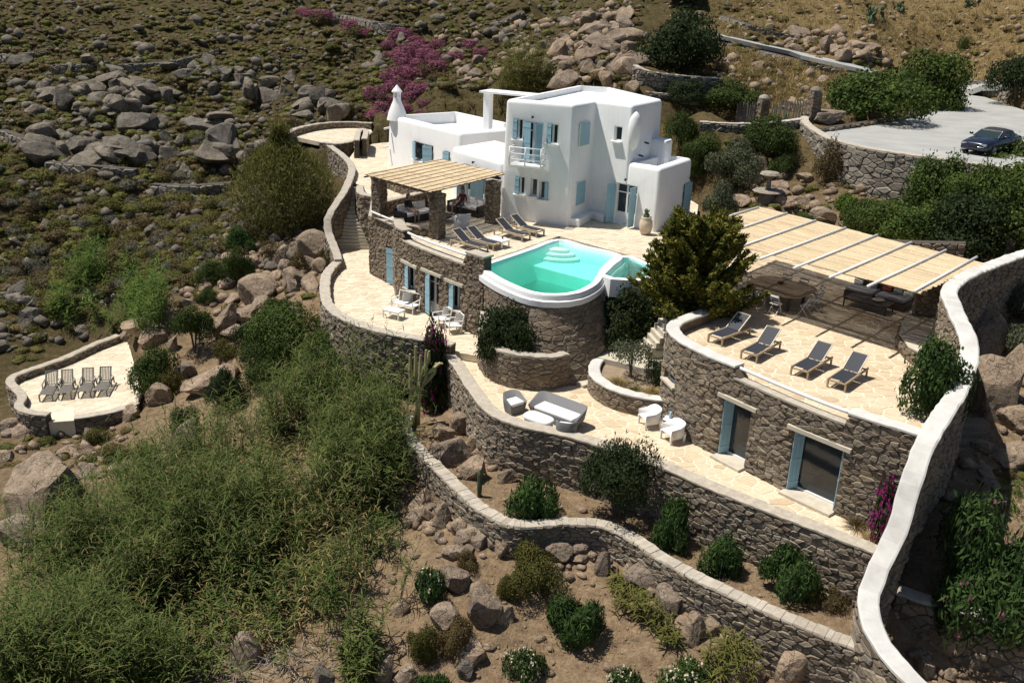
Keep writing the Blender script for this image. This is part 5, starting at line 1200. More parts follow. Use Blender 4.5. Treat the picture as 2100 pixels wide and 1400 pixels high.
s1 = box_sofa((-5.45, 48.9, .014), r1+R(-4), 2.3, 'dark wicker sofa with white cushions along the stone seat wall under the pergola')
s2 = box_sofa((-2.75, 50.9, .014), r1+R(-92), 2.3, 'dark wicker sofa with white cushions facing the pool under the pergola')
ca = G(945, 470, .014); t_ = thing('round_armchair', (ca.x+.05, ca.y+.35, .014), 'white woven armchair with its back to the pool under the pergola', 'armchair', None, r1+R(150))
pth = [(-.42, -.38)]+[(-.42*math.cos(a), .42*math.sin(a)) for a in np.linspace(0, math.pi, 15)]+[(.42, -.38)]; V = []
for x, y in pth:
    tz = .56+.24*max(0, min(1, (y+.2)/.5))
    for s, z in ((.8, .0), (.88, .3), (1.1, tz), (1.0, tz+.02), (.82, .42)): V.append((x*s, y*s, z))
m_wov = m_plain('white_weave', (.62, .62, .64), .8, (.5, .5, .52), 60, .4)
lp('woven_shell', MB().add(V, [(i*5+j, (i+1)*5+j, (i+1)*5+j+1, i*5+j+1) for i in range(16) for j in range(4)]+[(4, 3, 2, 1, 0), tuple(16*5+j for j in range(5))]), m_wov, t_, smooth=True); lp('seat_cushion', MB().box((0, -.03, .38), (.7, .72, .16)), m_cushion, t_, bevel=.05, seg=3, smooth=True)
low_table('lounge_table', (-3.9, 48.9, .014), r1, .95, .95, .36, m_black, 'low dark square table between the pergola sofas')
# ---------------------------------------------------------------- people on the sofas
m_skin = m_plain('skin', (.42, .26, .18), .6, (.38, .23, .155), 10)
m_hair = m_plain('dark_hair', (.018, .013, .01), .5, (.012, .009, .007), 40)
def person(loc, rz, label, shirt, trousers, arm='lap', lean=.12):
    """seated figure facing local -y, seat height .54"""
    t_ = thing('person', loc, label, 'person', None, rz); H = .54; V = []; E = []; Rd = []
    def v(p, r_): V.append(Vector(p)); Rd.append(r_); return len(V)-1
    def chain(a, pts):
        for p, r_ in pts:
            b = v(p, r_); E.append((a, b)); a = b
        return a
    pel = v((0, .08, H+.1), .145); w_ = chain(pel, [((0, .10+lean*.3, H+.28), .13), ((0, .10+lean, H+.45), .15), ((0, .09+lean, H+.56), .10)])
    nk = chain(w_, [((0, .07+lean, H+.63), .055), ((0, .055+lean, H+.69), .06), ((0, .045+lean, H+.77), .095), ((0, .05+lean, H+.85), .09), ((0, .05+lean, H+.90), .05)])
    for s in (-1, 1):
        sh_ = chain(w_, [((s*.17, .1+lean, H+.53), .062)])
        if arm == 'face' and s > 0: hand = chain(sh_, [((s*.25, -.02+lean, H+.32), .043), ((s*.15, -.13+lean, H+.58), .032), ((s*.10, -.10+lean, H+.68), .030)]); fd = Vector((-.02, .02, .05))
        else: hand = chain(sh_, [((s*.25, .04+lean, H+.27), .043), ((s*.17, -.2, H+.16), .033), ((s*.12, -.27, H+.15), .03)]); fd = Vector((-.03*s, -.06, -.01))
        base = V[hand]
        for k, (o, ln) in enumerate(((-.024, .9), (-.008, 1.05), (.008, 1.0), (.024, .8))): chain(hand, [(base+Vector((o, 0, .004))+fd*.7*ln, .009), (base+Vector((o, 0, -.012))+fd*1.3*ln, .008)])
        chain(hand, [(base+Vector((-.03*s, -.005, .012)), .010), (base+Vector((-.04*s, -.03, .01)), .009)])
        hp = chain(pel, [((s*.1, 0, H+.07), .115)]); chain(hp, [((s*.13, -.44, H+.08), .075), ((s*.13, -.47, .30), .055), ((s*.13, -.45, .09), .042), ((s*.135, -.56, .04), .04), ((s*.135, -.64, .03), .028)])
    me_ = bpy.data.meshes.new('body'); me_.from_pydata([tuple(p) for p in V], E, []); o = bpy.data.objects.new('body', me_); col.objects.link(o)
    sk = o.modifiers.new('s', 'SKIN'); sk.use_smooth_shade = True
    for i, d_ in enumerate(me_.skin_vertices[0].data): d_.radius = (Rd[i], Rd[i]); d_.use_root = (i == 0)
    sb = o.modifiers.new('d', 'SUBSURF'); sb.levels = 1; sb.render_levels = 1
    dg = bpy.context.evaluated_depsgraph_get(); nm_ = bpy.data.meshes.new_from_object(o.evaluated_get(dg)); o.modifiers.clear(); o.data = nm_
    nm_.materials.clear(); [nm_.materials.append(m) for m in (m_skin, shirt, trousers)]
    for p in nm_.polygons:
        c = p.center; p.use_smooth = True
        if c.z < H+.2 and abs(c.x) < .3 and not (c.y < -.24 and c.z > H+.16): p.material_index = 2 if c.z > .12 else 0
        elif c.z < H+.60 and not (abs(c.x) > .1 and c.y < .0): p.material_index = 1
    setp(o, t_, False)
    hc = Vector((0, .06+lean, H+.81)); hm = MB(); n = 12
    hm.lathe([(.05, .13), (.10, .09), (.115, .02), (.112, -.06), (.09, -.16), (.05, -.2)], n, hc); hv = [(x, y+.022 if y > hc.y else hc.y+.012+(y-hc.y)*.25, z) if z < hc.z+.06 else (x, y, z) for x, y, z in hm.v]; hm.v = hv
    lp('hair', hm, m_hair, t_, smooth=True)
    f = MB(); f.add([(hc.x-.012, hc.y-.095, hc.z-.05), (hc.x+.012, hc.y-.095, hc.z-.05), (hc.x, hc.y-.125, hc.z-.045), (hc.x, hc.y-.095, hc.z+.0)], [(0, 1, 2), (1, 3, 2), (3, 0, 2)]); lp('nose', f, m_skin, t_)
    for s in (-1, 1): lp('eye', MB().lathe([(.001, -.008), (.010, 0), (.001, .008)], 8, (hc.x+s*.035, hc.y-.092, hc.z-.005)), m_hair, t_)
    lp('mouth', MB().box((hc.x, hc.y-.088, hc.z-.085), (.045, .012, .012)), m_plain('lips', (.3, .1, .08), .6), t_)
    return t_
sh_w = m_plain('lilac_shirt', (.48, .44, .55), .9, (.42, .38, .48), 12); sh_m = m_plain('maroon_shirt', (.10, .025, .03), .9, (.08, .02, .022), 12); sh_b = m_plain('black_shirt', (.03, .028, .03), .9, (.02, .019, .02), 12); tr_d = m_plain('dark_trousers', (.05, .045, .05), .9, (.04, .036, .04), 12); tr_l = m_plain('pink_shorts', (.42, .3, .26), .9, (.36, .25, .22), 12)
def onsofa(s, x, y): 
    rz = s.rotation_euler[2]; return (s.location[0]+x*math.cos(rz)-y*math.sin(rz), s.location[1]+x*math.sin(rz)+y*math.cos(rz), .014), rz
l_, rz = onsofa(s1, -.35, -.02); person(l_, rz, 'person in black seated on the sofa by the seat wall', sh_b, tr_l)
l_, rz = onsofa(s2, -.55, -.02); person(l_, rz, 'person in pale lilac shirt raising a hand to the face on the far sofa', sh_w, tr_l, 'face')
l_, rz = onsofa(s2, .1, -.1); person((l_[0]-.35, l_[1]-.2, .014), rz+R(20), 'person in maroon seated behind the middle pergola pillar', sh_m, tr_d)
# ---------------------------------------------------------------- car
m_carp, t, b = nodes('navy_car_paint', .25); b.inputs['Base Color'].default_value = (.008, .012, .03, 1); b.inputs['Coat Weight'].default_value = 1.0; b.inputs['Coat Roughness'].default_value = .04; b.inputs['Metallic'].default_value = .3
m_roof = m_plain('black_canvas_roof', (.018, .019, .024), .85, (.014, .015, .019), 30)
m_tyre = m_plain('tyre_rubber', (.02, .02, .02), .8, (.015, .015, .015), 20); m_rim = m_plain('alloy', (.5, .5, .52), .35, (.45, .45, .47), 10, 0, .8); m_chrome = m_plain('bright_trim', (.7, .7, .7), .2, (.65, .65, .65), 10, 0, .9); m_carglass, t, b = nodes('car_glass', .03); b.inputs['Base Color'].default_value = (.02, .035, .035, 1); b.inputs['Specular IOR Level'].default_value = .8
def car(loc, rz):
    """convertible with the top up; front along local -x"""
    t_ = thing('parked_car', loc, 'dark navy soft-top car parked on the concrete behind the bushes', 'car', None, rz)
    xs_ = [-2.12, -2.05, -1.85, -1.2, -.6, .2, 1.0, 1.6, 1.95, 2.1]; hwid = [.62, .74, .82, .86, .87, .88, .87, .85, .78, .66]; top = [.58, .66, .74, .84, .90, .92, .93, .93, .90, .78]; V = []
    for x, w_, z in zip(xs_, hwid, top):
        zb = .30 if abs(x) > 2 else .20
        V += [(x, -w_*.94, zb), (x, -w_, zb+.22), (x, -w_*.98, z-.10), (x, -w_*.84, z-.01), (x, -w_*.4, z+.03), (x, w_*.4, z+.03), (x, w_*.84, z-.01), (x, w_*.98, z-.10), (x, w_, zb+.22), (x, w_*.94, zb)]
    n = len(xs_); k = 10; f = [(i*k+j, i*k+(j+1) % k, (i+1)*k+(j+1) % k, (i+1)*k+j) for i in range(n-1) for j in range(k)]+[tuple(range(k-1, -1, -1)), tuple((n-1)*k+j for j in range(k))]
    lp('body', MB().add(V, f), m_carp, t_, smooth=True)
    R_ = [(-.25, 1.24, .56), (.0, 1.32, .60), (.5, 1.36, .62), (1.0, 1.27, .58), (1.35, 1.08, .54), (1.55, .95, .60)]; V = []
    for x, z, w_ in R_: V += [(x, -w_-.06, max(.92, z-.16)), (x, -w_, z-.04), (x, -w_*.5, z), (x, w_*.5, z), (x, w_, z-.04), (x, w_+.06, max(.92, z-.16))]
    lp('soft_top', MB().add(V, [(i*6+j, i*6+j+1, (i+1)*6+j+1, (i+1)*6+j) for i in range(5) for j in range(5)]), m_roof, t_, smooth=True)
    ws = lp('windscreen', MB().add([(-.88, -.70, .90), (-.88, .70, .90), (-.26, .57, 1.235), (-.26, -.57, 1.235)], [(0, 1, 2, 3)]), m_carglass, t_)
    lp('windscreen_frame', MB().bar((-.27, -.6, 1.245), (-.27, .6, 1.245), .045, .05).bar((-.9, -.72, .91), (-.27, -.6, 1.24), .045).bar((-.9, .72, .91), (-.27, .6, 1.24), .045), m_chrome, ws)
    for s in (-1, 1):
        lp('side_window', MB().add([(-.85, s*.78, .92), (1.15, s*.80, .93), (.95, s*.66, 1.17), (-.2, s*.64, 1.20)], [(0, 1, 2, 3)]), m_carglass, t_)
        mr = MB(); mr.box((-.62, s*.98, 1.0), (.12, .2, .13)); lp('wing_mirror', mr, m_carp, t_, bevel=.03, smooth=True)
        hl = MB(); hl.box((-2.04, s*.56, .60), (.14, .34, .12)); lp('headlight', hl, m_chrome, t_, bevel=.03)
        for x in (-1.35, 1.35):
            wh = lp('wheel', MB().tube([(x, s*.66, .31), (x, s*.875, .31)], .315, 20), m_tyre, t_); lp('rim', MB().tube([(x, s*.84, .31), (x, s*.885, .31)], .20, 12), m_rim, wh)
        lp('door_handle', MB().box((.62, s*.89, .78), (.18, .03, .03)), m_chrome, t_)
    lp('bumper', MB().box((-2.08, 0, .40), (.14, 1.4, .2)), m_carp, t_, bevel=.05, smooth=True); lp('grille', MB().box((-2.13, 0, .52), (.06, .5, .12)), m_black, t_)
    return t_
cp = G(2030, 312, Z_PARK+.0); car((cp.x, cp.y, Z_PARK+.004), R(38))
# ---------------------------------------------------------------- pots, fences, poles, stone pedestal
m_terra = m_plain('pale_terracotta', (.58, .50, .38), .8, (.46, .38, .28), 5, .3)
p = G(1323, 481, 0); pot = thing('urn_planter', (p.x, p.y, .01), 'tall pale urn with a prickly pear by the villa wall', 'pot')
lp('urn', MB().lathe([(.2, 0), (.3, .15), (.36, .45), (.33, .72), (.24, .86), (.28, .94), (.22, .94), (.2, .8)], 20), m_terra, pot, smooth=True)
m_cact = m_plain('cactus_green', (.07, .11, .045), .7, (.05, .08, .03), 8)
pc_ = MB(); rg = random.Random(8)
def pad(mb, c, s, a, tilt):
    v = []; m_ = Matrix.Rotation(a, 3, 'Z') @ Matrix.Rotation(tilt, 3, 'X')
    for z, r_, th in ((0, .25, .3), (.2, .8, .9), (.5, 1, 1), (.8, .75, .8), (1, .15, .3)):
        v += [Vector(c)+m_ @ Vector((math.cos(q)*r_*s*.42, math.sin(q)*.10*s*th, z*s)) for q in np.linspace(0, 2*math.pi, 9)[:-1]]
    mb.add(v, [(k*8+i, k*8+(i+1) % 8, (k+1)*8+(i+1) % 8, (k+1)*8+i) for k in range(4) for i in range(8)]+[tuple(range(32, 40))])
    return Vector(c)+m_ @ Vector((0, 0, s*.9))
for k in range(5):
    e = pad(pc_, (rg.uniform(-.1, .1), rg.uniform(-.1, .1), .85), .32, rg.uniform(0, 6), rg.uniform(-.5, .5)); pad(pc_, e, .24, rg.uniform(0, 6), rg.uniform(-.7, .7)); pad(pc_, e, .2, rg.uniform(0, 6), rg.uniform(-.9, .9))
lp('cactus_pads', pc_, m_cact, pot, smooth=True)
def stick_fence(px0, px1, label, seed):
    a, b_ = hit(*px0), hit(*px1); z = min(a.z, b_.z); t_ = thing('stick_fence', tuple((a+b_)/2), label, 'fence', 'stick fences'); rg = random.Random(seed); n = 26
    for i in range(n):
        p = a.lerp(b_, i/(n-1)); h_ = rg.uniform(1.3, 1.6); mk('stick', *(lambda m_: (m_.v, m_.f))(MB().tube([p-Vector((0, 0, .2)), p+Vector((rg.uniform(-.05, .05), rg.uniform(-.05, .05), h_))], rg.uniform(.025, .04), 5)), m_oldwood, t_)
    for h_ in (.4, 1.1): MB().bar(a+Vector((0, .05, h_)), b_+Vector((0, .05, h_)), .05).build('crossbar', m_oldwood, t_)
stick_fence((1508, 254), (1545, 256), 'narrow weathered stick fence panel left of the pale boulder post', 3); stick_fence((1582, 254), (1652, 250), 'wide weathered stick fence panel right of the pale boulder post', 4)
for (px, py), lb, h_, sd in (((1560, 256), 'rough stone gatepost between the two stick fences', 1.7, 1), ((1664, 250), 'rough stone gatepost at the right end of the stick fence', 1.9, 2)):
    p = hit(px, py); t_ = thing('gatepost', tuple(p), lb, 'post', 'stone gateposts'); pillar('p', t_, (p.x, p.y), (.7, .7), p.z-.3, p.z+h_, .3, sd, m_stone_t, 20); mk('top_stone', *(lambda m_: (m_.v, m_.f))(MB().lathe([(.36, 0), (.38, .15), (.25, .32), (.05, .38)], 9, (p.x, p.y, p.z+h_))), m_stone_g, t_)
p = hit(1572, 412); t_ = thing('stone_pedestal', tuple(p), 'mushroom-like pile of flat stones with a cactus behind the reed pergola', 'sculpture')
mk('foot_stone', *(lambda m_: (m_.v, m_.f))(MB().lathe([(.55, -.2), (.5, .35), (.4, .5)], 9, tuple(p))), m_stone_g, t_); mk('slab', *(lambda m_: (m_.v, m_.f))(MB().lathe([(.8, .5), (.9, .58), (.75, .66), (.1, .68)], 11, tuple(p))), m_stone_g, t_)
mk('post_stone', *(lambda m_: (m_.v, m_.f))(MB().lathe([(.16, .66), (.13, 1.1), (.17, 1.5)], 8, tuple(p))), m_stone_g, t_); mk('top_slab', *(lambda m_: (m_.v, m_.f))(MB().lathe([(.5, 1.5), (.6, 1.56), (.5, 1.68), (.1, 1.75)], 10, tuple(p))), m_stone_g, t_)
m_stick = m_plain('bleached_stick', (.42, .36, .30), .9, (.32, .27, .22), 8)
rg = random.Random(12)
for k in range(7):
    a = G(1418+k*9, 1206+k*2+rg.uniform(-8, 8), -5.5); b_ = G(1650+rg.uniform(-60, 60), 1330+rg.uniform(-25, 20), -6.1)
    s_ = MB().tube([a, a.lerp(b_, .5)+Vector((rg.uniform(-.1, .1), 0, rg.uniform(-.03, .1))), b_], [.035, .03, .018], 6).build('cut_pole', m_stick, smooth=True)
    tag(s_, ['first', 'second', 'third', 'fourth', 'fifth', 'sixth', 'seventh'][k]+' bleached cut pole from the left, leaning along the low garden wall', 'pole', 'bleached poles by the garden wall')
# ---------------------------------------------------------------- vegetation helpers
def TZv(x, y):
    i = np.clip(np.searchsorted(xs, x)-1, 0, len(xs)-2); j = np.clip(np.searchsorted(ys, y)-1, 0, len(ys)-2)
    a = (x-xs[i])/(xs[i+1]-xs[i]); b = (y-ys[j])/(ys[j+1]-ys[j])
    return (ZT[j, i]*(1-a)+ZT[j, i+1]*a)*(1-b)+(ZT[j+1, i]*(1-a)+ZT[j+1, i+1]*a)*b
_Fa, _Ra, _Ua = np.array(_F), np.array(_R), np.array(_U)
def hits(px, py, dz=0.0):
    px, py = np.asarray(px, float), np.asarray(py, float); D = _Fa+((px-1050)/F_PX)[:, None]*_Ra+((700-py)/F_PX)[:, None]*_Ua
    t = np.full(len(px), 14.0); done = np.zeros(len(px), bool); T = np.full(len(px), np.nan)
    for k in range(900):
        p = D*t[:, None]; below = (CAM_H+p[:, 2] < TZv(p[:, 0], p[:, 1])+dz) & ~done
        T[below] = t[below]-.15; done |= below; t += np.where(t < 100, .3, .7)
        if done.all(): break
    P = D*T[:, None]; z = TZv(np.nan_to_num(P[:, 0]), np.nan_to_num(P[:, 1]))
    return np.stack([P[:, 0], P[:, 1], z], 1)
def in_terr(P, m_=0):
    r = np.zeros(len(P), bool)
    for poly in (P_LOW, P_LL, P_RT, P_MAIN, P_LEFT, P_PARK, P_RND): r |= inside_np(P[:, 0], P[:, 1], poly)
    return r
def unit_v(v): return v/np.maximum(np.linalg.norm(v, axis=1, keepdims=True), 1e-9)
def leafcloud(C, Nn, L, Wd, rs, dirs=None, spread=1.0):
    """diamond leaves at C with normals near Nn; dirs gives the long axis"""
    n = len(C); L = np.broadcast_to(L, (n,))*rs.uniform(.65, 1.3, n); Wd = np.broadcast_to(Wd, (n,))*rs.uniform(.7, 1.25, n)
    nn = unit_v(Nn+rs.normal(0, .55*spread, (n, 3)))
    t = dirs+rs.normal(0, .35*spread, (n, 3)) if dirs is not None else rs.normal(0, 1, (n, 3))
    t = unit_v(t-nn*np.sum(t*nn, 1, keepdims=True)); b = np.cross(nn, t)
    V = np.stack([C-t*(L/2)[:, None], C+b*(Wd/2)[:, None], C+t*(L/2)[:, None], C-b*(Wd/2)[:, None]], 1).reshape(-1, 3)
    return V, np.arange(4*n).reshape(n, 4)
def sph(n, rs): return unit_v(rs.normal(0, 1, (n, 3)))
def crown_pts(n, nl, rs, flat=.75, lobe=(.30, .48), up=.15):
    """points on the skins of overlapping lobes that fill a dome of radius 1 (centre at z=0 .. up)"""
    c = sph(nl, rs)*rs.uniform(.35, .84, (nl, 1)); c[:, 2] = np.abs(c[:, 2])*flat*1.1-.12; r = rs.uniform(*lobe, nl)
    k = rs.randint(0, nl, n*2); d = sph(n*2, rs); rad = r[k]*(1-.5*rs.rand(n*2)**2.2); P = c[k]+d*rad[:, None]*np.array([1, 1, .85])
    ok = np.ones(n*2, bool)
    for j in range(nl): ok &= (np.linalg.norm((P-c[j])/r[j], axis=1) > .55) | (k == j)
    ok &= (d[:, 2] > -.55)
    P, d = P[ok][:n], d[ok][:n]; sp = rs.rand(len(P)) < .16; P = P+d*(sp*rs.rand(len(P))*.16)[:, None]+rs.normal(0, .025, P.shape); out = unit_v(P+np.array([0, 0, .25]))
    return P, unit_v(d*.7+out*.5)
_cache = {}
def crown_mesh(key, n, nl, leaf, wd, seed, flat=.75, lobe=(.30, .48), dirs=False):
    if key in _cache: return _cache[key]
    rs = np.random.RandomState(seed); P, d = crown_pts(n, nl, rs, flat, lobe); V, Fq = leafcloud(P, d, leaf, wd, rs, d*.6+np.array([0, 0, .6]) if dirs else None)
    _cache[key] = mesh_np('foliage', V, Fq); return _cache[key]
LM = {
 'lentisk': m_leaf('lentisk_leaf', [(.020, .036, .010), (.045, .072, .018), (.085, .12, .03), (.035, .055, .015)]),
 'pine': m_leaf('evergreen_leaf', [(.026, .046, .011), (.055, .09, .02), (.105, .15, .035), (.038, .062, .015)]),
 'dark': m_leaf('dark_leaf', [(.014, .024, .010), (.026, .042, .015), (.045, .065, .024)]),
 'olive': m_leaf('olive_leaf', [(.055, .07, .04), (.09, .105, .06), (.13, .145, .09)]),
 'oleander': m_leaf('oleander_leaf', [(.025, .05, .016), (.045, .085, .024), (.075, .125, .035)]),
 'broom': m_leaf('broom_leaf', [(.09, .10, .025), (.13, .14, .035), (.17, .165, .05), (.10, .085, .035)]),
 'scrub': m_leaf('scrub_leaf', [(.058, .064, .016), (.095, .098, .024), (.135, .125, .034), (.08, .066, .026)], .15),
 'brown': m_leaf('brown_scrub', [(.082, .060, .028), (.125, .09, .042), (.10, .08, .036)], .15),
 'grey': m_leaf('grey_scrub', [(.075, .072, .055), (.115, .11, .08), (.09, .082, .062)], .15),
 'lime': m_leaf('bright_leaf', [(.055, .095, .018), (.095, .155, .03), (.14, .20, .045)]),
 'magenta': m_leaf('magenta_bract', [(.20, .018, .13), (.32, .03, .20), (.26, .02, .16)]),
 'pink': m_leaf('pink_flower', [(.16, .06, .09), (.26, .085, .15), (.33, .12, .20), (.10, .065, .05)]),
 'white': m_leaf('cream_flower', [(.62, .58, .42), (.72, .68, .52), (.66, .60, .40)]),
 'reed': m_leaf('giant_reed_leaf', [(.024, .041, .010), (.05, .08, .018), (.086, .124, .030), (.13, .158, .05), (.14, .118, .052)], .25),
 'straw': m_leaf('straw_leaf', [(.30, .23, .10), (.40, .31, .15), (.22, .165, .075)], .25),
 'gold': m_leaf('golden_conifer', [(.030, .042, .010), (.078, .09, .018), (.15, .15, .028), (.24, .21, .04)], .24),
}
m_bark = m_plain('bark', (.16, .12, .085), .95, (.09, .065, .045), 10, .6)
def stems(n, h, spread, r_, rng, z0=-.15):
    mb = MB()
    for k in range(n):
        a = rng.uniform(0, 6.28); q = rng.uniform(.3, 1)*spread; mid = (math.cos(a)*q*.35, math.sin(a)*q*.35, h*.5); mb.tube([(0, 0, z0), mid, (math.cos(a)*q, math.sin(a)*q, h)], [r_, r_*.75, r_*.35], 6)
    return mb
def shrub(name, label, px, py, wpx, hpx, kind='lentisk', cat='shrub', var=0, n=9000, leaf=.075, wd=.04, nl=16, flat=.8, group=None, flowers=None, trunk=0, dz=0, rz=None, base=None, dirs=False, lobe=(.28, .46), key=None):
    """px, py: where it meets the ground; wpx, hpx: its size in the photograph"""
    p = base if base is not None else hit(px, py)
    d = (Vector(p)-Vector((0, 0, CAM_H))).dot(_F); rx = wpx*d/F_PX/2; hz = hpx*d/F_PX/.93-.0
    rng = random.Random(hash((px, py)) & 0xffff if False else int(px*7+py*13)); t_ = thing(name, tuple(p), label, cat, group, rng.uniform(0, 6.28) if rz is None else rz)
    me_ = crown_mesh((key or kind, var, n, leaf, wd, nl, flat, lobe, dirs), n, nl, leaf, wd, 100+var*7+len(kind), flat, lobe, dirs)
    me2 = me_
    fo = bpy.data.objects.new('foliage', me2); 
    if not me2.materials: me2.materials.append(LM[kind])
    elif me2.materials[0] != LM[kind]:
        me2 = _cache.setdefault((id(me_), kind), me_.copy()); me2.materials.clear(); me2.materials.append(LM[kind]); fo.data = me2
    col.objects.link(fo); fo.parent = t_; top = .98; zs = (hz-trunk)/ (top+.22); fo.scale = (rx*1.06*rng.uniform(.9, 1.14), rx*1.06*rng.uniform(.9, 1.1), zs*rng.uniform(.98, 1.1)); fo.location = (0, 0, trunk+.22*zs)
    lp('trunk' if trunk else 'stems', stems(5 if not trunk else 4, trunk+.5*zs, rx*.5, max(.02, min(.12, rx*.05)), rng), m_bark, t_)
    if flowers:
        fk, fn_, fs = flowers; rs = np.random.RandomState(int(px)); P, dd = crown_pts(fn_*2, nl, np.random.RandomState(100+var*7+len(kind)), flat, lobe); s_ = rs.permutation(len(P))[:fn_]; P = P[s_]*1.03
        # flowers sit in heads
        P = P*1.05; C = P[:, None, :]+rs.normal(0, fs*.55, (len(P), 5, 3)); V, Fq = leafcloud(C.reshape(-1, 3), np.repeat(dd[s_], 5, 0), fs, fs*.8, rs)
        fm = mkm('blossom', mesh_np('blossom', V, Fq), LM[fk]); fm.parent = t_; fm.scale = fo.scale; fm.location = fo.location
    return t_
def strips(B, T, L, wd, rs, droop=.5, seg=3):
    """drooping blades from B in direction T (unit), arching down"""
    n = len(B); L = np.broadcast_to(L, (n,))*rs.uniform(.7, 1.25, n); side = unit_v(np.cross(T, np.array([0, 0, 1.0]))+rs.normal(0, .15, (n, 3))); V = []
    for k in range(seg+1):
        s = k/seg; c = B+T*(L*s)[:, None]-np.array([0, 0, 1.0])*(L*droop*s*s)[:, None]; w_ = wd*(1-.85*s**1.5)*(.55 if k == 0 else 1)
        V += [c-side*w_/2, c+side*w_/2]
    V = np.stack(V, 1); m_ = 2*(seg+1); base = (np.arange(n)*m_)[:, None]
    Fq = np.concatenate([base+np.array([2*k, 2*k+1, 2*k+3, 2*k+2]) for k in range(seg)], 0)
    return V.reshape(-1, 3), Fq
def join(parts):
    V = []; Fs = []; n = 0
    for v, f in parts: V.append(v); Fs.append(f+n); n += len(v)
    return np.concatenate(V), np.concatenate(Fs)
def grass_clump(name, label, base, r_, h, n, kind, rs, cat='grass', wd=.012, lean=.5, droop=.45, group=None):
    t_ = thing(name, tuple(base), label, cat, group); a = rs.uniform(0, 6.28, n); q = rs.rand(n)**.7; B = np.stack([np.cos(a)*q*r_*.4, np.sin(a)*q*r_*.4, np.zeros(n)-.05], 1)
    T = unit_v(np.stack([np.cos(a)*q*lean, np.sin(a)*q*lean, np.ones(n)], 1)+rs.normal(0, .12, (n, 3))); V, Fq = strips(B, T, h, wd, rs, droop, 3)
    o = mkm('blades', mesh_np('blades', V, Fq), LM[kind]); o.parent = t_; return t_
# ---------------------------------------------------------------- giant reeds
def reeds(name, label, poly, n, hmin, hmax, seed, dz=1.4, kind='reed', leaves_=13, stuff=True, leafL=.55, wd=.05, cane=True, margin=None, gaps=.9):
    rs = np.random.RandomState(seed); x0, x1 = min(p[0] for p in poly), max(p[0] for p in poly); y0, y1 = min(p[1] for p in poly), max(p[1] for p in poly)
    qx, qy = rs.uniform(x0, x1, n*5), rs.uniform(y0, y1, n*5); ok = inside_np(qx+rs.normal(0, margin or 6, n*5), qy+rs.normal(0, margin or 6, n*5), poly); qx, qy = qx[ok][:n], qy[ok][:n]
    P = hits(qx, qy, dz); P = P[~np.isnan(P[:, 0])]; P = P[~in_terr(P)]; f1_ = fbm(P[:, 0], P[:, 1], .24, seed); f2_ = fbm(P[:, 0], P[:, 1], .9, seed+1)
    keep = (f1_+.5*f2_+rs.normal(0, .10, len(P)) > -gaps); P, f1_, f2_ = P[keep], f1_[keep], f2_[keep]; m_ = len(P)
    h = rs.uniform(hmin, hmax, m_)*np.clip(.85+.95*f1_+.5*f2_, .45, 1.6); lean = rs.normal(0, .17, (m_, 3)); lean[:, 2] = 0; lean += np.array([.05, -.04, 0])
    parts = []; k = leaves_
    s = np.tile(np.linspace(.22, 1.0, k), m_)+rs.uniform(-.03, .03, m_*k); B = np.repeat(P, k, 0)+np.repeat(lean, k, 0)*(np.repeat(h, k)*s**1.6)[:, None]; B[:, 2] += np.repeat(h, k)*s
    a = rs.uniform(0, 6.28, m_*k); upw = rs.uniform(.35, .9, m_*k)+.5*(s > .85); T = unit_v(np.stack([np.cos(a), np.sin(a), upw], 1)); L = leafL*(1.15-.45*np.abs(s-.6))
    parts.append(strips(B, T, L, wd, rs, .42, 3))
    if cane:
        c = rs.rand(m_) < .55; Pc, hc, lc = P[c], h[c], lean[c]; Nn = len(Pc)
        for qa in (0., 1.57):
            sd = np.array([math.cos(qa), math.sin(qa), 0])*.014; V = []
            for s_ in (0, .5, 1.0):
                cc = Pc+lc*(hc*s_**1.6)[:, None]; cc[:, 2] += hc*s_-.1; V += [cc-sd*(1-.6*s_), cc+sd*(1-.6*s_)]
            V = np.stack(V, 1).reshape(-1, 3); b0 = (np.arange(Nn)*6)[:, None]; parts.append((V, np.concatenate([b0+np.array([0, 1, 3, 2]), b0+np.array([2, 3, 5, 4])], 0)))
    V, Fq = join(parts); o = mkm(name, mesh_np(name, V, Fq), LM[kind])
    return tag(o, label, 'reeds', kind='stuff' if stuff else None)
reeds('reed_thicket', 'dense thicket of giant reeds filling the lower left slope', [(0, 1420), (0, 1130), (120, 1075), (250, 985), (350, 925), (470, 870), (520, 780), (640, 760), (760, 790), (835, 850), (820, 930), (790, 1010), (830, 1090), (800, 1140), (740, 1170), (700, 1240), (560, 1290), (380, 1300), (300, 1420)], 8600, 2.0, 3.4, 7, gaps=.06, margin=24, leafL=.55, wd=.042, leaves_=14)
reeds('dead_reeds', 'dry brown canes standing among the giant reeds', [(150, 1200), (500, 900), (700, 800), (800, 950), (740, 1150), (560, 1280), (300, 1290)], 520, 1.6, 3.3, 17, kind='straw', leaves_=5, leafL=.35, wd=.03, margin=30)
reeds('reed_undergrowth', 'green undergrowth at the foot of the reed thicket', [(0, 1420), (0, 1150), (250, 1010), (520, 820), (760, 800), (830, 930), (800, 1130), (560, 1290), (300, 1420)], 1500, .7, 1.3, 18, dz=.6, kind='reed', leaves_=11, leafL=.4, wd=.06, margin=20, cane=False)
reeds('cane_clump', 'bright green tall cane clump in the gully above the lounger terrace', [(95, 610), (130, 540), (190, 500), (250, 495), (300, 540), (345, 600), (330, 640), (250, 650), (180, 640)], 900, 1.6, 3.4, 8, 1.6, 'lime', 14, False, .55, .06, margin=10, gaps=.25)
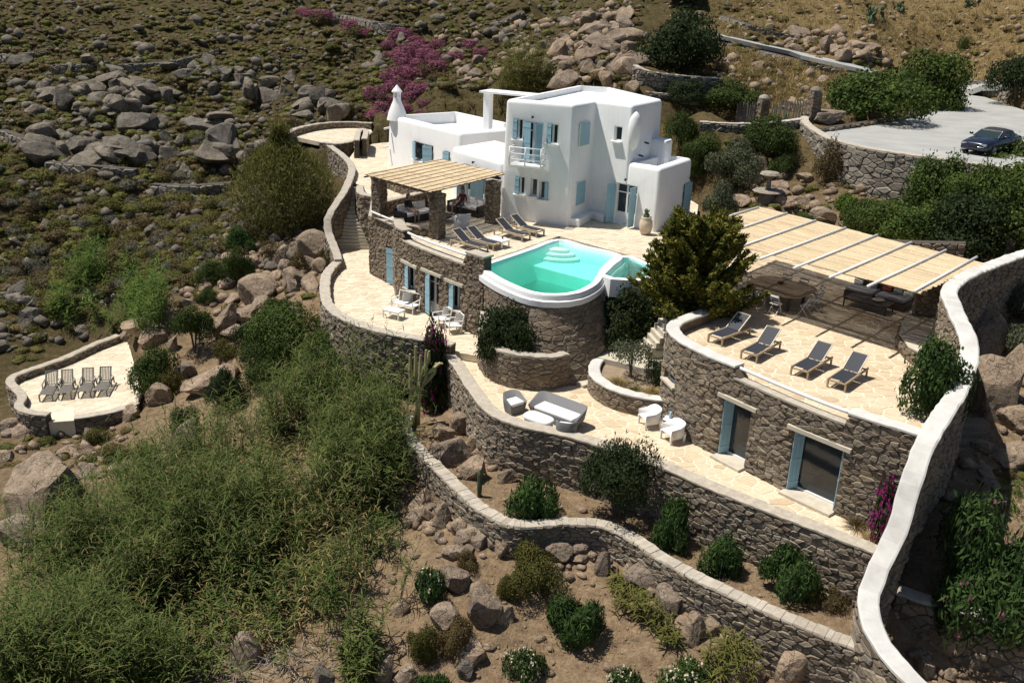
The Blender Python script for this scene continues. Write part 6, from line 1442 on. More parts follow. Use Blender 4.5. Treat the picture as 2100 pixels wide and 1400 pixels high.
reeds('cane_clump', 'small leafy cane clump at the bottom edge beside the grey rock', [(700, 1375), (712, 1290), (740, 1255), (770, 1290), (765, 1360), (740, 1385)], 60, 1.0, 1.6, 9, .8, 'reed', 12, False, .5, .06)
reeds('cane_clump', 'yellow-green tall cane clump behind the villa roof', [(1012, 178), (1035, 130), (1080, 112), (1128, 125), (1128, 175), (1070, 185)], 260, 1.8, 3.0, 10, 1.4, 'broom', 12, False, .6, .05)
reeds('creeping_canes', 'pale green cane shoots along the boulders under the garden wall', [(1250, 1170), (1290, 1165), (1310, 1220), (1400, 1290), (1390, 1310), (1310, 1260), (1260, 1225)], 70, .6, 1.0, 11, .4, 'broom', 10, False, .4, .05)
reeds('creeping_canes', 'pale green cane shoots near the bottom edge below the cut poles', [(1440, 1310), (1500, 1300), (1550, 1370), (1530, 1400), (1450, 1380)], 60, .6, 1.0, 12, .4, 'broom', 10, False, .4, .05)
# broom bush beside the staircase
rs = np.random.RandomState(4)
def broom(label, px, py, wpx, hpx, n, kind, seed, trunkn=9):
    p = hit(px, py); d = (p-Vector((0, 0, CAM_H))).dot(_F); rx, hz = wpx*d/F_PX/2, hpx*d/F_PX; rs = np.random.RandomState(seed); t_ = thing('broom_bush', tuple(p), label, 'bush')
    a = rs.uniform(0, 6.28, n); q = rs.rand(n)**.5; z = rs.rand(n)**.75; prof = np.sin(np.clip(z*1.05+.12, 0, 1)*math.pi)**.6*.92+.08
    C = np.stack([np.cos(a)*q*rx*prof, np.sin(a)*q*rx*prof, z*hz], 1); C += rs.normal(0, .06*rx, C.shape); dirs = unit_v(np.stack([C[:, 0]*.35, C[:, 1]*.35, np.full(n, rx*.9)], 1))
    V, Fq = leafcloud(C, rs.normal(0, 1, (n, 3)), .30, .05, rs, dirs, .7); o = mkm('twigs', mesh_np('twigs', V, Fq), LM[kind]); o.parent = t_
    lp('stems', stems(trunkn, hz*.7, rx*.6, .05, random.Random(seed)), m_bark, t_)
broom('large olive-green broom bush left of the long staircase', 585, 470, 215, 205, 30000, 'broom', 5)
# ---------------------------------------------------------------- shrubs and small trees, each where it stands
SH = [  # px, py, w, h, kind, var, trunk, label, options
 (1388, 142, 178, 125, 'dark', 0, 0, 'big round dark shrub in the walled bed behind the villa', {}),
 (1790, 250, 220, 128, 'pine', 1, .4, 'spreading evergreen bush leaning over the low wall at the parking place', {'flat': .7}),
 (1900, 232, 170, 128, 'pine', 2, .3, 'rounded evergreen bush beside the road bend at the parking place', {'flat': .8}),
 (2085, 196, 130, 88, 'dark', 1, .2, 'dark evergreen bush cut off by the right edge above the road', {}),
 (1402, 290, 76, 68, 'lentisk', 0, 0, 'round green shrub right behind the villa roof corner', {}),
 (1368, 322, 52, 52, 'lentisk', 1, 0, 'small round shrub against the villa east wall', {}),
 (1440, 322, 80, 55, 'lentisk', 2, 0, 'round green shrub between the villa and the olive tree', {}),
 (1578, 318, 112, 82, 'lentisk', 3, 0, 'dark green bush below the wide stick fence', {}),
 (1428, 358, 48, 44, 'lentisk', 1, 0, 'small shrub beside the villa east block', {}),
 (1500, 385, 104, 98, 'olive', 0, .7, 'grey-green olive tree on the slope right of the villa', {'flat': .9}),
 (1470, 452, 84, 78, 'olive', 1, .3, 'pale olive shrub beside the path behind the conifer', {'flat': .9}),
 (1402, 205, 110, 42, 'dark', 2, 0, 'low dark hedge bush left of the stick fences', {}),
 (1500, 218, 120, 56, 'lentisk', 2, 0, 'leafy bush in front of the upper curved wall', {}),
 (1600, 352, 60, 44, 'lentisk', 0, 0, 'small bush at the corner of the parking wall', {}),
 (1690, 372, 80, 95, 'brown', 1, 0, 'dry climbing shrub against the parking wall', {'n': 3000}),
 (2050, 404, 220, 138, 'pine', 3, .3, 'bushy evergreen in front of the parked car', {'n': 14000, 'leaf': .052, 'wd': .034, 'nl': 26, 'lobe': (.2, .33)}),
 (1925, 442, 190, 142, 'pine', 1, .3, 'bushy evergreen left of the car below the parking wall', {'n': 14000, 'leaf': .052, 'wd': .034, 'nl': 26, 'lobe': (.2, .33)}),
 (2065, 492, 240, 185, 'pine', 2, .3, 'large evergreen bush at the right edge above the boundary wall', {'n': 14000, 'leaf': .052, 'wd': .034, 'nl': 26, 'lobe': (.2, .33)}),
 (1860, 510, 200, 118, 'pine', 0, .3, 'dark evergreen bush behind the reed pergola', {'n': 14000, 'leaf': .052, 'wd': .034, 'nl': 26, 'lobe': (.2, .33)}),
 (1975, 520, 190, 120, 'dark', 2, .2, 'deep green bush behind the white boundary wall top', {'n': 12000}),
 (1985, 466, 170, 150, 'pine', 3, .3, 'rounded evergreen bush in the middle of the evergreen group', {'n': 14000, 'leaf': .052, 'wd': .034, 'nl': 26, 'lobe': (.2, .33)}),
 (1775, 480, 110, 70, 'lentisk', 3, 0, 'leafy shrub just behind the reed pergola', {}),
 (1735, 452, 56, 58, 'lime', 0, .3, 'bright green small tree behind the reed pergola', {'leaf': .14, 'wd': .09, 'n': 3000}),
 (1660, 462, 90, 32, 'lentisk', 1, 0, 'low clipped hedge behind the left part of the reed pergola', {}),
 (2095, 650, 90, 70, 'olive', 2, .2, 'silvery shrub at the right edge beyond the boundary wall', {'leaf': .12, 'wd': .05, 'n': 5000}),
 (2110, 735, 90, 80, 'olive', 3, .2, 'grey-green shrub on the boulders at the right edge', {'leaf': .12, 'wd': .05, 'n': 5000}),
 (2010, 1235, 240, 215, 'oleander', 0, 0, 'large oleander with a few pink blooms on the slope right of the boundary wall', {'leaf': .12, 'wd': .035, 'flowers': ('pink', 40, .05), 'dirs': True}),
 (1103, 1066, 108, 112, 'oleander', 1, 0, 'dense oleander bush first in the bed row, nearest the pool side', {'leaf': .21, 'wd': .05, 'dirs': True, 'n': 4200, 'nl': 10, 'lobe': (.22, .5)}),
 (1372, 1118, 88, 118, 'oleander', 2, 0, 'dark oleander bush right of the olive in the bed row', {'leaf': .21, 'wd': .05, 'dirs': True, 'n': 4200, 'nl': 10, 'lobe': (.22, .5)}),
 (1482, 1172, 100, 112, 'oleander', 3, 0, 'oleander bush third from the right in the bed row', {'leaf': .21, 'wd': .05, 'dirs': True, 'n': 4200, 'nl': 10, 'lobe': (.22, .5)}),
 (1600, 1212, 108, 124, 'oleander', 1, 0, 'large oleander bush second from the right in the bed row', {'leaf': .21, 'wd': .05, 'dirs': True, 'n': 4200, 'nl': 10, 'lobe': (.22, .5)}),
 (1660, 1232, 56, 66, 'broom', 0, 0, 'small yellowish shrub beside the large oleander in the bed row', {'leaf': .16, 'wd': .05, 'n': 2500}),
 (1712, 1252, 62, 50, 'brown', 0, 0, 'dry rusty shrub at the right end of the planting bed', {'leaf': .14, 'wd': .05, 'n': 2000}),
 (1262, 1058, 172, 172, 'olive', 1, .9, 'spreading dark olive tree in front of the retaining wall', {'kindmat': 'dark', 'leaf': .10, 'wd': .03, 'dirs': True, 'flat': .9}),
 (1170, 1302, 106, 108, 'oleander', 2, 0, 'fresh green oleander alone on the bare soil at the bottom', {'leaf': .22, 'wd': .05, 'dirs': True, 'n': 4200, 'nl': 9, 'lobe': (.22, .5)}),
 (1075, 1388, 88, 92, 'oleander', 3, 0, 'cream-flowering oleander left of the lone green oleander', {'leaf': .2, 'wd': .05, 'dirs': True, 'n': 3800, 'nl': 10, 'lobe': (.22, .5), 'flowers': ('white', 130, .10)}),
 (1272, 1425, 82, 84, 'oleander', 0, 0, 'cream-flowering oleander at the bottom edge, left of the pair', {'leaf': .2, 'wd': .05, 'dirs': True, 'n': 3800, 'nl': 10, 'lobe': (.22, .5), 'flowers': ('white', 130, .10)}),
 (1412, 1430, 104, 86, 'oleander', 1, 0, 'cream-flowering oleander at the bottom edge, right of the pair', {'leaf': .2, 'wd': .05, 'dirs': True, 'n': 3800, 'nl': 10, 'lobe': (.22, .5), 'flowers': ('white', 140, .10)}),
 (886, 1222, 74, 82, 'oleander', 2, 0, 'cream-flowering oleander beside the reed thicket', {'leaf': .2, 'wd': .05, 'dirs': True, 'n': 3800, 'nl': 10, 'lobe': (.22, .5), 'flowers': ('white', 70, .10)}),
 (1092, 1208, 120, 104, 'scrub', 0, 0, 'large mossy yellow-green shrub below the garden wall', {'leaf': .06, 'wd': .03, 'n': 12000}),
 (1040, 1222, 50, 56, 'scrub', 1, 0, 'small mossy shrub left of the large yellow-green one', {'leaf': .08, 'wd': .04}),
 (868, 1345, 66, 90, 'scrub', 2, 0, 'mossy green shrub above the bottom edge beside the tan boulder', {'leaf': .07, 'wd': .035, 'n': 10000}),
 (932, 1330, 84, 78, 'brown', 2, 0, 'brownish heath shrub right of the mossy one at the bottom', {'leaf': .07, 'wd': .035, 'n': 10000}),
 (893, 1425, 84, 88, 'oleander', 1, 0, 'green oleander cut by the bottom edge below the mossy shrub', {'leaf': .22, 'wd': .05, 'dirs': True, 'n': 4200, 'nl': 9, 'lobe': (.22, .5)}),
 (958, 1165, 54, 44, 'brown', 1, 0, 'small brown tuft shrub below the bend of the garden wall', {'leaf': .09, 'wd': .045, 'n': 4000}),
 (972, 1112, 32, 26, 'scrub', 1, 0, 'tiny green cushion shrub at the foot of the garden wall', {'leaf': .1, 'wd': .05, 'n': 2500}),
 (575, 655, 70, 52, 'lentisk', 1, 0, 'green shrub beside the paved nook path', {}),
 (610, 560, 56, 52, 'brown', 1, 0, 'rusty shrub among the tan boulders under the staircase', {'n': 4000}),
 (465, 735, 60, 44, 'scrub', 1, 0, 'mossy shrub on the edge of the small soil terrace', {'n': 5000}),
 (540, 775, 130, 80, 'lentisk', 2, 0, 'green shrub mass at the upper edge of the reeds', {'n': 11000, 'leaf': .06, 'wd': .035}),
 (640, 800, 120, 80, 'pine', 1, 0, 'leafy shrub mass at the head of the reed thicket', {'n': 11000, 'leaf': .06, 'wd': .035}),
 (740, 790, 100, 66, 'lentisk', 0, 0, 'dark shrub at the head of the reeds under the terrace wall', {}),
 (350, 800, 60, 50, 'scrub', 2, 0, 'olive shrub between the clipped tree and the long boulder', {'n': 5000}),
 (400, 724, 78, 108, 'lentisk', 2, .95, 'small dark round-headed tree on the terrace of bare soil', {}),
 (312, 800, 112, 108, 'lentisk', 0, .25, 'round clipped dark tree at the edge of the lounger terrace', {}),
 (515, 712, 70, 66, 'dark', 1, 0, 'dark round shrub by the small stone bed wall', {}),
 (600, 735, 190, 112, 'pine', 3, 0, 'wide green shrub mass below the garden terrace wall, left part', {'n': 14000, 'leaf': .05, 'wd': .028}),
 (690, 752, 130, 95, 'lentisk', 3, 0, 'green shrub under the garden terrace wall, right of the wide one', {}),
 (808, 800, 84, 84, 'lentisk', 1, 0, 'dark green shrub between the reeds and the tall cactus', {}),
 (470, 832, 96, 84, 'dark', 0, 0, 'dark shrub above the small paved nook', {}),
 (385, 890, 70, 66, 'dark', 2, 0, 'dark shrub left of the pale leaning boulder', {}),
 (490, 585, 70, 88, 'lentisk', 2, 0, 'green shrub above the tan boulders of the gully', {}),
 (432, 580, 56, 46, 'lentisk', 3, 0, 'low green shrub at the head of the tan boulders', {}),
 (430, 618, 40, 36, 'lentisk', 0, 0, 'small bright shrub beside the split tan boulder', {}),
 (500, 510, 60, 50, 'oleander', 3, 0, 'leafy shrub below the broom bush', {'leaf': .13, 'wd': .045}),
 (560, 530, 50, 44, 'brown', 2, 0, 'rusty dry shrub under the broom bush', {'n': 3000}),
 (668, 545, 34, 40, 'scrub', 2, 0, 'mossy plant on the pale rock by the parapet', {'n': 3000}),
 (240, 940, 70, 44, 'brown', 0, 0, 'dry heath cushion on the bedrock below the lounger terrace', {'n': 5000}),
 (290, 948, 60, 50, 'scrub', 1, 0, 'green cushion right of the dry heath on the bedrock', {'n': 5000}),
 (200, 905, 64, 40, 'scrub', 0, 0, 'mossy shrub in the shade under the lounger terrace', {'n': 5000}),
]
for i, (px, py, w_, h_, kind, var, tr, lb, op) in enumerate(SH):
    op = dict(op); km = op.pop('kindmat', None)
    shrub('small_tree' if ('tree' in lb) else 'shrub', lb, px, py, w_, h_, km or kind, 'tree' if 'tree' in lb else 'shrub', var, trunk=tr, key=kind, **op)
for o_ in [o for o in bpy.data.objects if o.parent is None and o.get('category') == 'tree']:
    for c in o_.children:
        if c.name.startswith('foliage'): c.name = 'crown'
# shrubs that stand on terraces and in planters
def on(px, py, z): return tuple(G(px, py, z))
shrub('shrub', 'leafy green shrub in the corner of the roof terrace beside the boundary wall', 1905, 845, 140, 172, 'oleander', 'shrub', 2, base=on(1912, 850, Z_RT), leaf=.09, wd=.055, flat=1.0, n=7000, key='terr')
shrub('bougainvillea', 'magenta bougainvillea at the end of the lower terrace by the boundary wall', 1808, 1105, 70, 128, 'oleander', 'bougainvillea', 1, base=on(1806, 1112, Z_LOW), leaf=.12, wd=.08, n=4000, flat=1.1, flowers=('magenta', 420, .11), key='boug')
shrub('bougainvillea', 'magenta bougainvillea hanging on the wall behind the tall cactus', 908, 800, 66, 150, 'dark', 'bougainvillea', 2, base=(-3.45, 37.35, -5.45), leaf=.12, wd=.08, n=4000, flat=1.1, flowers=('magenta', 75, .12), key='boug')
shrub('creeper', 'dark creeper filling the planter at the foot of the pool drum', 1060, 700, 135, 118, 'dark', 'creeper', 1, base=(*PLp.at(PLp.L*.5)[:2], -2.5) if False else tuple(Vector((*(np.array(PLp.at(PLp.L*.42)[:2])-1.0*PLp.nr(PLp.L*.42)), -2.6))), leaf=.07, wd=.045, n=11000)
shrub('creeper', 'dark creeper hanging over the pool rim beside the conifer', 1262, 660, 135, 104, 'dark', 'creeper', 0, base=(4.75, 38.8, -2.75), leaf=.09, wd=.055, n=9000, flat=1.0)
shrub('creeper', 'shaded evergreen below the plunge pool behind the steps', 1300, 640, 130, 100, 'dark', 'creeper', 2, base=(6.1, 39.3, -2.75), leaf=.09, wd=.055, n=8000, flat=1.0)
shrub('small_tree', 'thin young olive tree growing in the grass planter', 1290, 770, 84, 92, 'olive', 'tree', 3, base=(4.95, 35.1, -2.86), trunk=.7, n=1800, leaf=.13, wd=.045, key='thin')
shrub('shrub', 'dark shrub in the grass planter against the guest house', 1330, 765, 60, 70, 'dark', 'shrub', 1, base=(5.9, 34.4, -2.86), n=5000)
shrub('potted_plant', 'small round green plant on the corner pillar by the loungers', 972, 512, 28, 22, 'lentisk', 'plant', 0, base=(-1.75, 40.75, .0), n=1500, leaf=.16, wd=.09)
rs = np.random.RandomState(21)
for (x, y, z), r_, h, lb, kd in (((4.3, 34.3, -2.86), .55, .75, 'wide tuft of straw-coloured grass at the left of the planter', 'straw'), ((5.6, 33.4, -2.86), .35, .85, 'upright pale grass tuft at the right of the planter', 'straw'), ((5.0, 33.7, -2.86), .3, .5, 'small dark grass tuft in the middle of the planter', 'broom')):
    grass_clump('ornamental_grass', lb, (x, y, z), r_, h, 420, kd, rs, lean=.9, droop=.6, wd=.018)
for px, py, lb, kd in ((1758, 1082, 'rusty red grass tuft beside the bougainvillea', 'brown'), (1790, 1112, 'golden grass tuft at the foot of the bougainvillea', 'straw'), (1775, 1050, 'pale grass tuft at the corner of the guest house', 'straw')):
    grass_clump('ornamental_grass', lb, on(px, py, Z_LOW), .4, .7, 300, kd, rs, lean=.9, droop=.5, wd=.018)
# ---------------------------------------------------------------- golden conifer
def conifer(label, base, h, rad, seed):
    rs = np.random.RandomState(seed); rng = random.Random(seed); t_ = thing('conifer', base, label, 'tree')
    lp('trunk', MB().tube([(0, 0, -.4), (.05, .02, h*.4), (0, 0, h*.85)], [.16, .1, .03], 8), m_bark, t_); bm_ = MB(); parts = []
    for k in range(190):
        z0 = h*(.02+.86*rng.random()**.9); a = rng.uniform(0, 6.28); f_ = z0/h; ln = rad*(1.05*(1-f_)**.62+.16)*rng.uniform(.72, 1.12); rise = .45+.55*f_+rng.uniform(0, .3)
        pts = []
        for s in np.linspace(0, 1, 7): pts.append(np.array([math.cos(a)*ln*s, math.sin(a)*ln*s, z0+ln*rise*(s**1.5)*.75-.12*ln*s*(1-s)]))
        pts = np.array(pts); bm_.tube([tuple(p) for p in pts], list(np.linspace(.035, .006, 7)), 5)
        n = int(330*ln/rad)+90; s = rs.rand(n)**.6; i = np.clip((s*6).astype(int), 0, 5); fr = s*6-i; C = pts[i]*(1-fr)[:, None]+pts[i+1]*fr[:, None]; dr = unit_v(pts[i+1]-pts[i]+np.array([0, 0, .12])*ln/6)
        off = rs.normal(0, 1, (n, 3)); off[:, 2] *= .7; C = C+off*(.17*(1.05-s*.75)*min(1.2, ln))[:, None]
        parts.append(leafcloud(C, rs.normal(0, 1, (n, 3)), .20, .075, rs, unit_v(dr+unit_v(off)*.45), .5))
    lp('branches', bm_, m_bark, t_); V, Fq = join(parts); o = mkm('crown', mesh_np('crown', V, Fq), LM['gold']); o.parent = t_
conifer('broad golden-green conifer between the plunge pool and the roof terrace', (7.5, 36.4, -.85), 4.5, 2.2, 3)
# ---------------------------------------------------------------- tall cactus and other single plants
m_euph = m_plain('candelabra_cactus', (.44, .41, .20), .8, (.32, .30, .14), 5, .4)
b0 = Vector((*W([(855, 868)], -5.35)[0], -5.5)); ec = thing('candelabra_cactus', tuple(b0), 'tall branching candelabra cactus inside the bend of the garden wall', 'cactus'); rng = random.Random(3)
lp('trunk', MB().tube([(0, 0, 0), (.03, .02, .9), (.12, .0, 1.9)], [.14, .12, .10], 8), m_euph, ec, smooth=True)
def rib(pts, rad, nm='arm'):
    mb = MB(); n = 10; V = []; pts = [Vector(p) for p in pts]
    for i, p in enumerate(pts):
        r_ = rad[i]
        for j in range(n):
            a = 2*math.pi*j/n; q = r_*(1.0 if j % 2 else .55); V.append(p+Vector((math.cos(a)*q, math.sin(a)*q, 0)))
    k = len(pts); mb.add(V, [(i*n+j, i*n+(j+1) % n, (i+1)*n+(j+1) % n, (i+1)*n+j) for i in range(k-1) for j in range(n)]+[tuple(range((k-1)*n, k*n))]); lp(nm, mb, m_euph, ec)
for (dx, dy, h0, h1) in ((-.25, 0, 1.0, 3.3), (-.05, .1, 1.5, 3.6), (.35, 0, 1.5, 3.5), (.7, .1, 1.7, 2.9), (.15, -.1, 1.6, 3.3), (-.35, .1, 1.9, 2.8), (.95, 0, 2.2, 2.9), (.45, .15, 2.2, 3.4)):
    rib([(.08, 0, h0), (dx*.6, dy, h0+.35), (dx, dy, h0+.75), (dx*1.1, dy, h1)], [.07, .1, .11, .05])
def bayonet(px, py, h, lb, z=None):
    p = hit(px, py) if z is None else Vector(on(px, py, z)); t_ = thing('column_cactus', tuple(p), lb, 'cactus'); mb = MB(); mb.lathe([(.07, -.1), (.09, h*.3), (.09, h*.85), (.03, h)], 8); lp('stem', mb, m_cact, t_)
    lp('arm', MB().tube([(0, 0, h*.45), (.14, 0, h*.5), (.16, 0, h*.85)], [.05, .06, .03], 7), m_cact, t_)
bayonet(983, 1018, 1.1, 'small column cactus on the bed soil behind the garden wall'); bayonet(1608, 262, 1.0, 'small column cactus before the wide stick fence')
def pear(px, py, s, lb, seed):
    p = hit(px, py); t_ = thing('prickly_pear', tuple(p), lb, 'cactus', 'prickly pears on the grass slope'); rg = random.Random(seed); mb = MB()
    for k in range(9):
        e = pad(mb, (rg.uniform(-.6, .6)*s, rg.uniform(-.4, .4)*s, 0), .45*s, rg.uniform(0, 6), rg.uniform(-.6, .6)); e = pad(mb, e, .38*s, rg.uniform(0, 6), rg.uniform(-.7, .7)); pad(mb, e, .3*s, rg.uniform(0, 6), rg.uniform(-.8, .8))
    lp('pads', mb, m_cact, t_, smooth=True)
pear(1795, 48, 1.6, 'large prickly pear clump high on the golden slope', 1); pear(1840, 24, 1.1, 'small prickly pear beyond the large clump on the golden slope', 2); pear(1988, 18, 1.3, 'prickly pear at the top edge right of the slope', 3)
shrub('shrub', 'single green shrub alone on the golden grass slope', 1975, 102, 30, 34, 'lentisk', 'shrub', 1, n=3000)
# ---------------------------------------------------------------- rocks
m_rockg = m_rock('grey_rock', (.08, .07, .055), (.17, .15, .12), (.285, .255, .205), 1.1)
m_rockt = m_rock('tan_rock', (.16, .122, .088), (.285, .222, .165), (.40, .325, .245), 1.3)
def rock_mesh(sub, seed, ncut=15, rough=.05):
    bm = bmesh.new(); bmesh.ops.create_icosphere(bm, subdivisions=sub, radius=1); rg = random.Random(seed); cuts = []
    for k in range(ncut):
        n_ = Vector((rg.gauss(0, 1), rg.gauss(0, 1), rg.gauss(0, .8))).normalized(); cuts.append((n_, rg.uniform(.46, .82)))
    off = Vector((seed*3.7, seed*1.3, 0))
    for v in bm.verts:
        p = v.co.copy()
        for n_, d in cuts:
            s = p.dot(n_)
            if s > d: p -= n_*(s-d)*.985
        p += p.normalized()*(mnoise.fractal(p*1.6+off, .9, 2.2, 4)*rough+mnoise.fractal(p*4.5+off, .8, 2.1, 3)*rough*.5); v.co = p
    me_ = bpy.data.meshes.new('boulder'); bm.to_mesh(me_); bm.free(); me_.polygons.foreach_set('use_smooth', [False]*len(me_.polygons)); return me_
BIG = [rock_mesh(4, s) for s in range(1, 9)]; MID = [rock_mesh(3, s+20) for s in range(6)]; SMALL = [rock_mesh(1, s+40, 5, .12) for s in range(5)]
_rm = {}
def rmat(me_, m_):
    k = (me_.name, m_.name)
    if k not in _rm:
        c = me_.copy(); c.materials.append(m_); _rm[k] = c
    return _rm[k]
rgk = random.Random(77)
def boulder(px, py, wpx, hpx, label, m_=None, group=None, z=None, depth=.8, rz=None, k=None, cat='boulder'):
    p = hit(px, py) if z is None else G(px, py, z); d = (p-Vector((0, 0, CAM_H))).dot(_F); rx = wpx*d/F_PX/2*1.08; h = hpx*d/F_PX
    me_ = rmat(BIG[rgk.randrange(8) if k is None else k], m_ or m_rockt); o = bpy.data.objects.new('boulder', me_); col.objects.link(o)
    hz = max(h*.62, .12); o.scale = (rx*1.1, rx*depth*1.1, hz*1.15); o.location = (p.x, p.y+rx*depth*.55, p.z+hz*.28); o.rotation_euler = (rgk.uniform(-.15, .15), rgk.uniform(-.2, .2), rgk.uniform(-.4, .4) if rz is None else rz)
    return tag(o, label, cat, group)
gW, gB, gL, gR = 'boulders along the foot of the garden wall', 'boulders in the planting bed', 'boulders on the left slope', 'boulders on the right slope'
for px, py, w_, h_, lb, m_, g in [
 (92, 1085, 200, 205, 'huge pale bedrock hump at the left edge below the lounger terrace', m_rockt, None), (40, 1120, 110, 60, 'low pale rock shelf at the left edge below the bedrock hump', m_rockt, None),
 (296, 688, 118, 66, 'flat grey-tan boulder above the lounger terrace', m_rockt, gL), (318, 706, 80, 44, 'lower tan boulder beside the round clipped tree', m_rockt, gL), (262, 712, 46, 76, 'upright tan boulder at the top of the lounger terrace', m_rockt, gL),
 (352, 722, 34, 46, 'small upright boulder beside the small tree', m_rockt, gL), (228, 742, 26, 24, 'small pyramid-shaped rock standing on the lounger terrace', m_rockg, None),
 (455, 690, 58, 90, 'tall pale boulder left of the paved nook', m_rockt, gL), (528, 622, 96, 62, 'big split tan boulder below the gully shrubs', m_rockt, gL), (500, 660, 84, 44, 'broad low tan boulder below the split one', m_rockt, gL), (600, 590, 60, 60, 'tan boulder right of the split one', m_rockt, gL),
 (640, 528, 74, 60, 'pale rounded boulder outside the garden parapet', m_rockt, gL), (655, 560, 34, 34, 'small pale boulder touching the garden parapet', m_rockt, gL), (575, 540, 44, 44, 'tan boulder under the rusty shrub', m_rockt, gL),
 (425, 810, 130, 66, 'long tan boulder below the small soil terrace', m_rockt, gL), (372, 935, 80, 90, 'pale leaning boulder at the edge of the reeds', m_rockt, gL), (330, 830, 60, 50, 'shaded boulder below the round clipped tree', m_rockt, gL), (268, 862, 42, 42, 'round boulder under the lounger terrace wall', m_rockt, gL), (385, 775, 46, 36, 'tan boulder at the edge of the soil terrace', m_rockt, gL),
 (922, 958, 100, 66, 'broad tan boulder in the bed below the bougainvillea', m_rockt, gB), (968, 985, 78, 60, 'dark-edged boulder against the retaining wall', m_rockt, gB), (955, 890, 60, 56, 'upper tan boulder under the retaining wall corner', m_rockt, gB), (985, 925, 50, 44, 'boulder leaning on the retaining wall', m_rockt, gB), (905, 905, 56, 50, 'boulder between the cactus and the retaining wall', m_rockt, gB), (880, 985, 36, 26, 'small flat boulder near the garden wall bend', m_rockt, gB), (1040, 990, 50, 30, 'flat boulder left of the first oleander', m_rockt, gB),
 (858, 1056, 62, 62, 'large angular boulder outside the garden wall beside the reeds', m_rockt, gW), (905, 1080, 50, 60, 'brown boulder under the garden wall left of the mossy shrub', m_rockt, gW), (942, 1098, 38, 38, 'small boulder under the garden wall near the tiny cushion', m_rockt, gW), (985, 1122, 46, 40, 'boulder under the garden wall bend', m_rockt, gW), (1030, 1140, 40, 56, 'upright pale boulder beside the mossy shrub', m_rockt, gW),
 (1146, 1148, 70, 40, 'pale flat boulder in front of the shadowed wall bay', m_rockt, gW), (1236, 1180, 36, 66, 'tall narrow boulder standing right of the wall bay', m_rockt, gW), (1262, 1140, 42, 40, 'round boulder perched on the narrow one', m_rockt, gW), (1300, 1172, 50, 46, 'boulder below the wall at the upper end of the poles', m_rockt, gW), (1325, 1208, 96, 52, 'long reddish boulder under the garden wall', m_rockt, gW), (1375, 1255, 76, 74, 'round tan boulder under the cut poles', m_rockt, gW), (1335, 1225, 36, 34, 'small round boulder left of the poles', m_rockt, gW), (1420, 1318, 66, 72, 'round boulder beneath the middle of the cut poles', m_rockt, gW), (1445, 1262, 52, 40, 'boulder between the cut poles and the wall', m_rockt, gW),
 (1560, 1348, 62, 54, 'round boulder near the lower end of the cut poles', m_rockt, gW), (1605, 1342, 46, 38, 'small boulder beside the last round ones', m_rockt, gW), (1640, 1400, 92, 82, 'biggest round boulder at the bottom right of the garden wall', m_rockt, gW), (1500, 1300, 50, 40, 'boulder in the shade of the garden wall', m_rockt, gW), (1530, 1400, 100, 50, 'half-buried boulder at the bottom edge', m_rockt, gW), (1690, 1345, 50, 40, 'pale stone at the end of the garden wall', m_rockt, gW),
 (985, 1278, 92, 120, 'big upright weathered boulder in the middle of the bare soil', m_rockt, None), (930, 1210, 70, 72, 'tan rock left of the upright weathered boulder', m_rockt, None), (915, 1290, 70, 56, 'low rock in front of the upright weathered boulder', m_rockt, None), (1035, 1278, 46, 44, 'rock at the right foot of the upright boulder', m_rockt, None),
 (968, 1362, 84, 58, 'oblong tan boulder near the bottom edge', m_rockt, None), (955, 1392, 38, 42, 'small block leaning on the oblong tan boulder', m_rockg, None), (497, 1368, 90, 76, 'pale boulder among dry twigs below the reeds', m_rockt, None), (785, 1400, 44, 78, 'upright pale stone at the bottom edge', m_rockt, None), (660, 1420, 52, 90, 'tall grey rock at the bottom edge left of the canes', m_rockg, None), (830, 1400, 60, 40, 'flat stone at the bottom edge', m_rockt, None), (820, 1260, 50, 30, 'reddish stones beside the cream-flowering oleander', m_rockt, None),
 (2050, 850, 130, 170, 'massive tan boulder right of the boundary wall', m_rockt, gR), (2025, 740, 110, 110, 'tall pale boulder behind the boundary wall curve', m_rockt, gR), (2090, 780, 80, 90, 'tan boulder at the right edge above the massive one', m_rockt, gR), (2085, 965, 100, 66, 'flat-topped boulder with deep shadow at the right edge', m_rockt, gR), (2020, 930, 50, 40, 'boulder beside the shaded steps', m_rockt, gR), (2090, 880, 90, 50, 'long boulder at the right edge', m_rockt, gR), (2040, 1065, 44, 56, 'upright pale boulder behind the large oleander', m_rockt, gR), (2015, 1035, 30, 50, 'narrow pale boulder at the top of the large oleander', m_rockt, gR),
 (1945, 1335, 90, 70, 'angular boulder under the slope retaining wall', m_rockt, gR), (1895, 1385, 44, 60, 'upright boulder beside the boundary wall foot', m_rockt, gR), (2005, 1368, 50, 36, 'boulder near the bottom right corner', m_rockt, gR), (1900, 1290, 50, 36, 'boulder in the shadow under the slope retaining wall', m_rockt, gR),
 (1690, 252, 96, 40, 'broad tan boulder beside the stick fence gatepost', m_rockt, None), (1262, 190, 52, 36, 'round tan boulder at the roof corner of the villa', m_rockt, None), (1300, 190, 34, 26, 'small tan boulder right of the round one at the villa roof', m_rockt, None),
 (1545, 372, 80, 60, 'brown boulder on the path slope below the parking wall', m_rockt, None), (1600, 396, 60, 30, 'flat rock between the olive tree and the parking wall', m_rockt, None), (1640, 430, 70, 32, 'flat tan rock behind the stone pedestal', m_rockt, None), (1520, 425, 60, 26, 'low rock by the path behind the conifer', m_rockt, None), (1700, 452, 60, 26, 'low rock before the bright small tree', m_rockt, None), (2060, 515, 60, 34, 'pale rock above the boundary wall top', m_rockg, None)]:
    boulder(px, py, w_, h_, lb, m_, g)
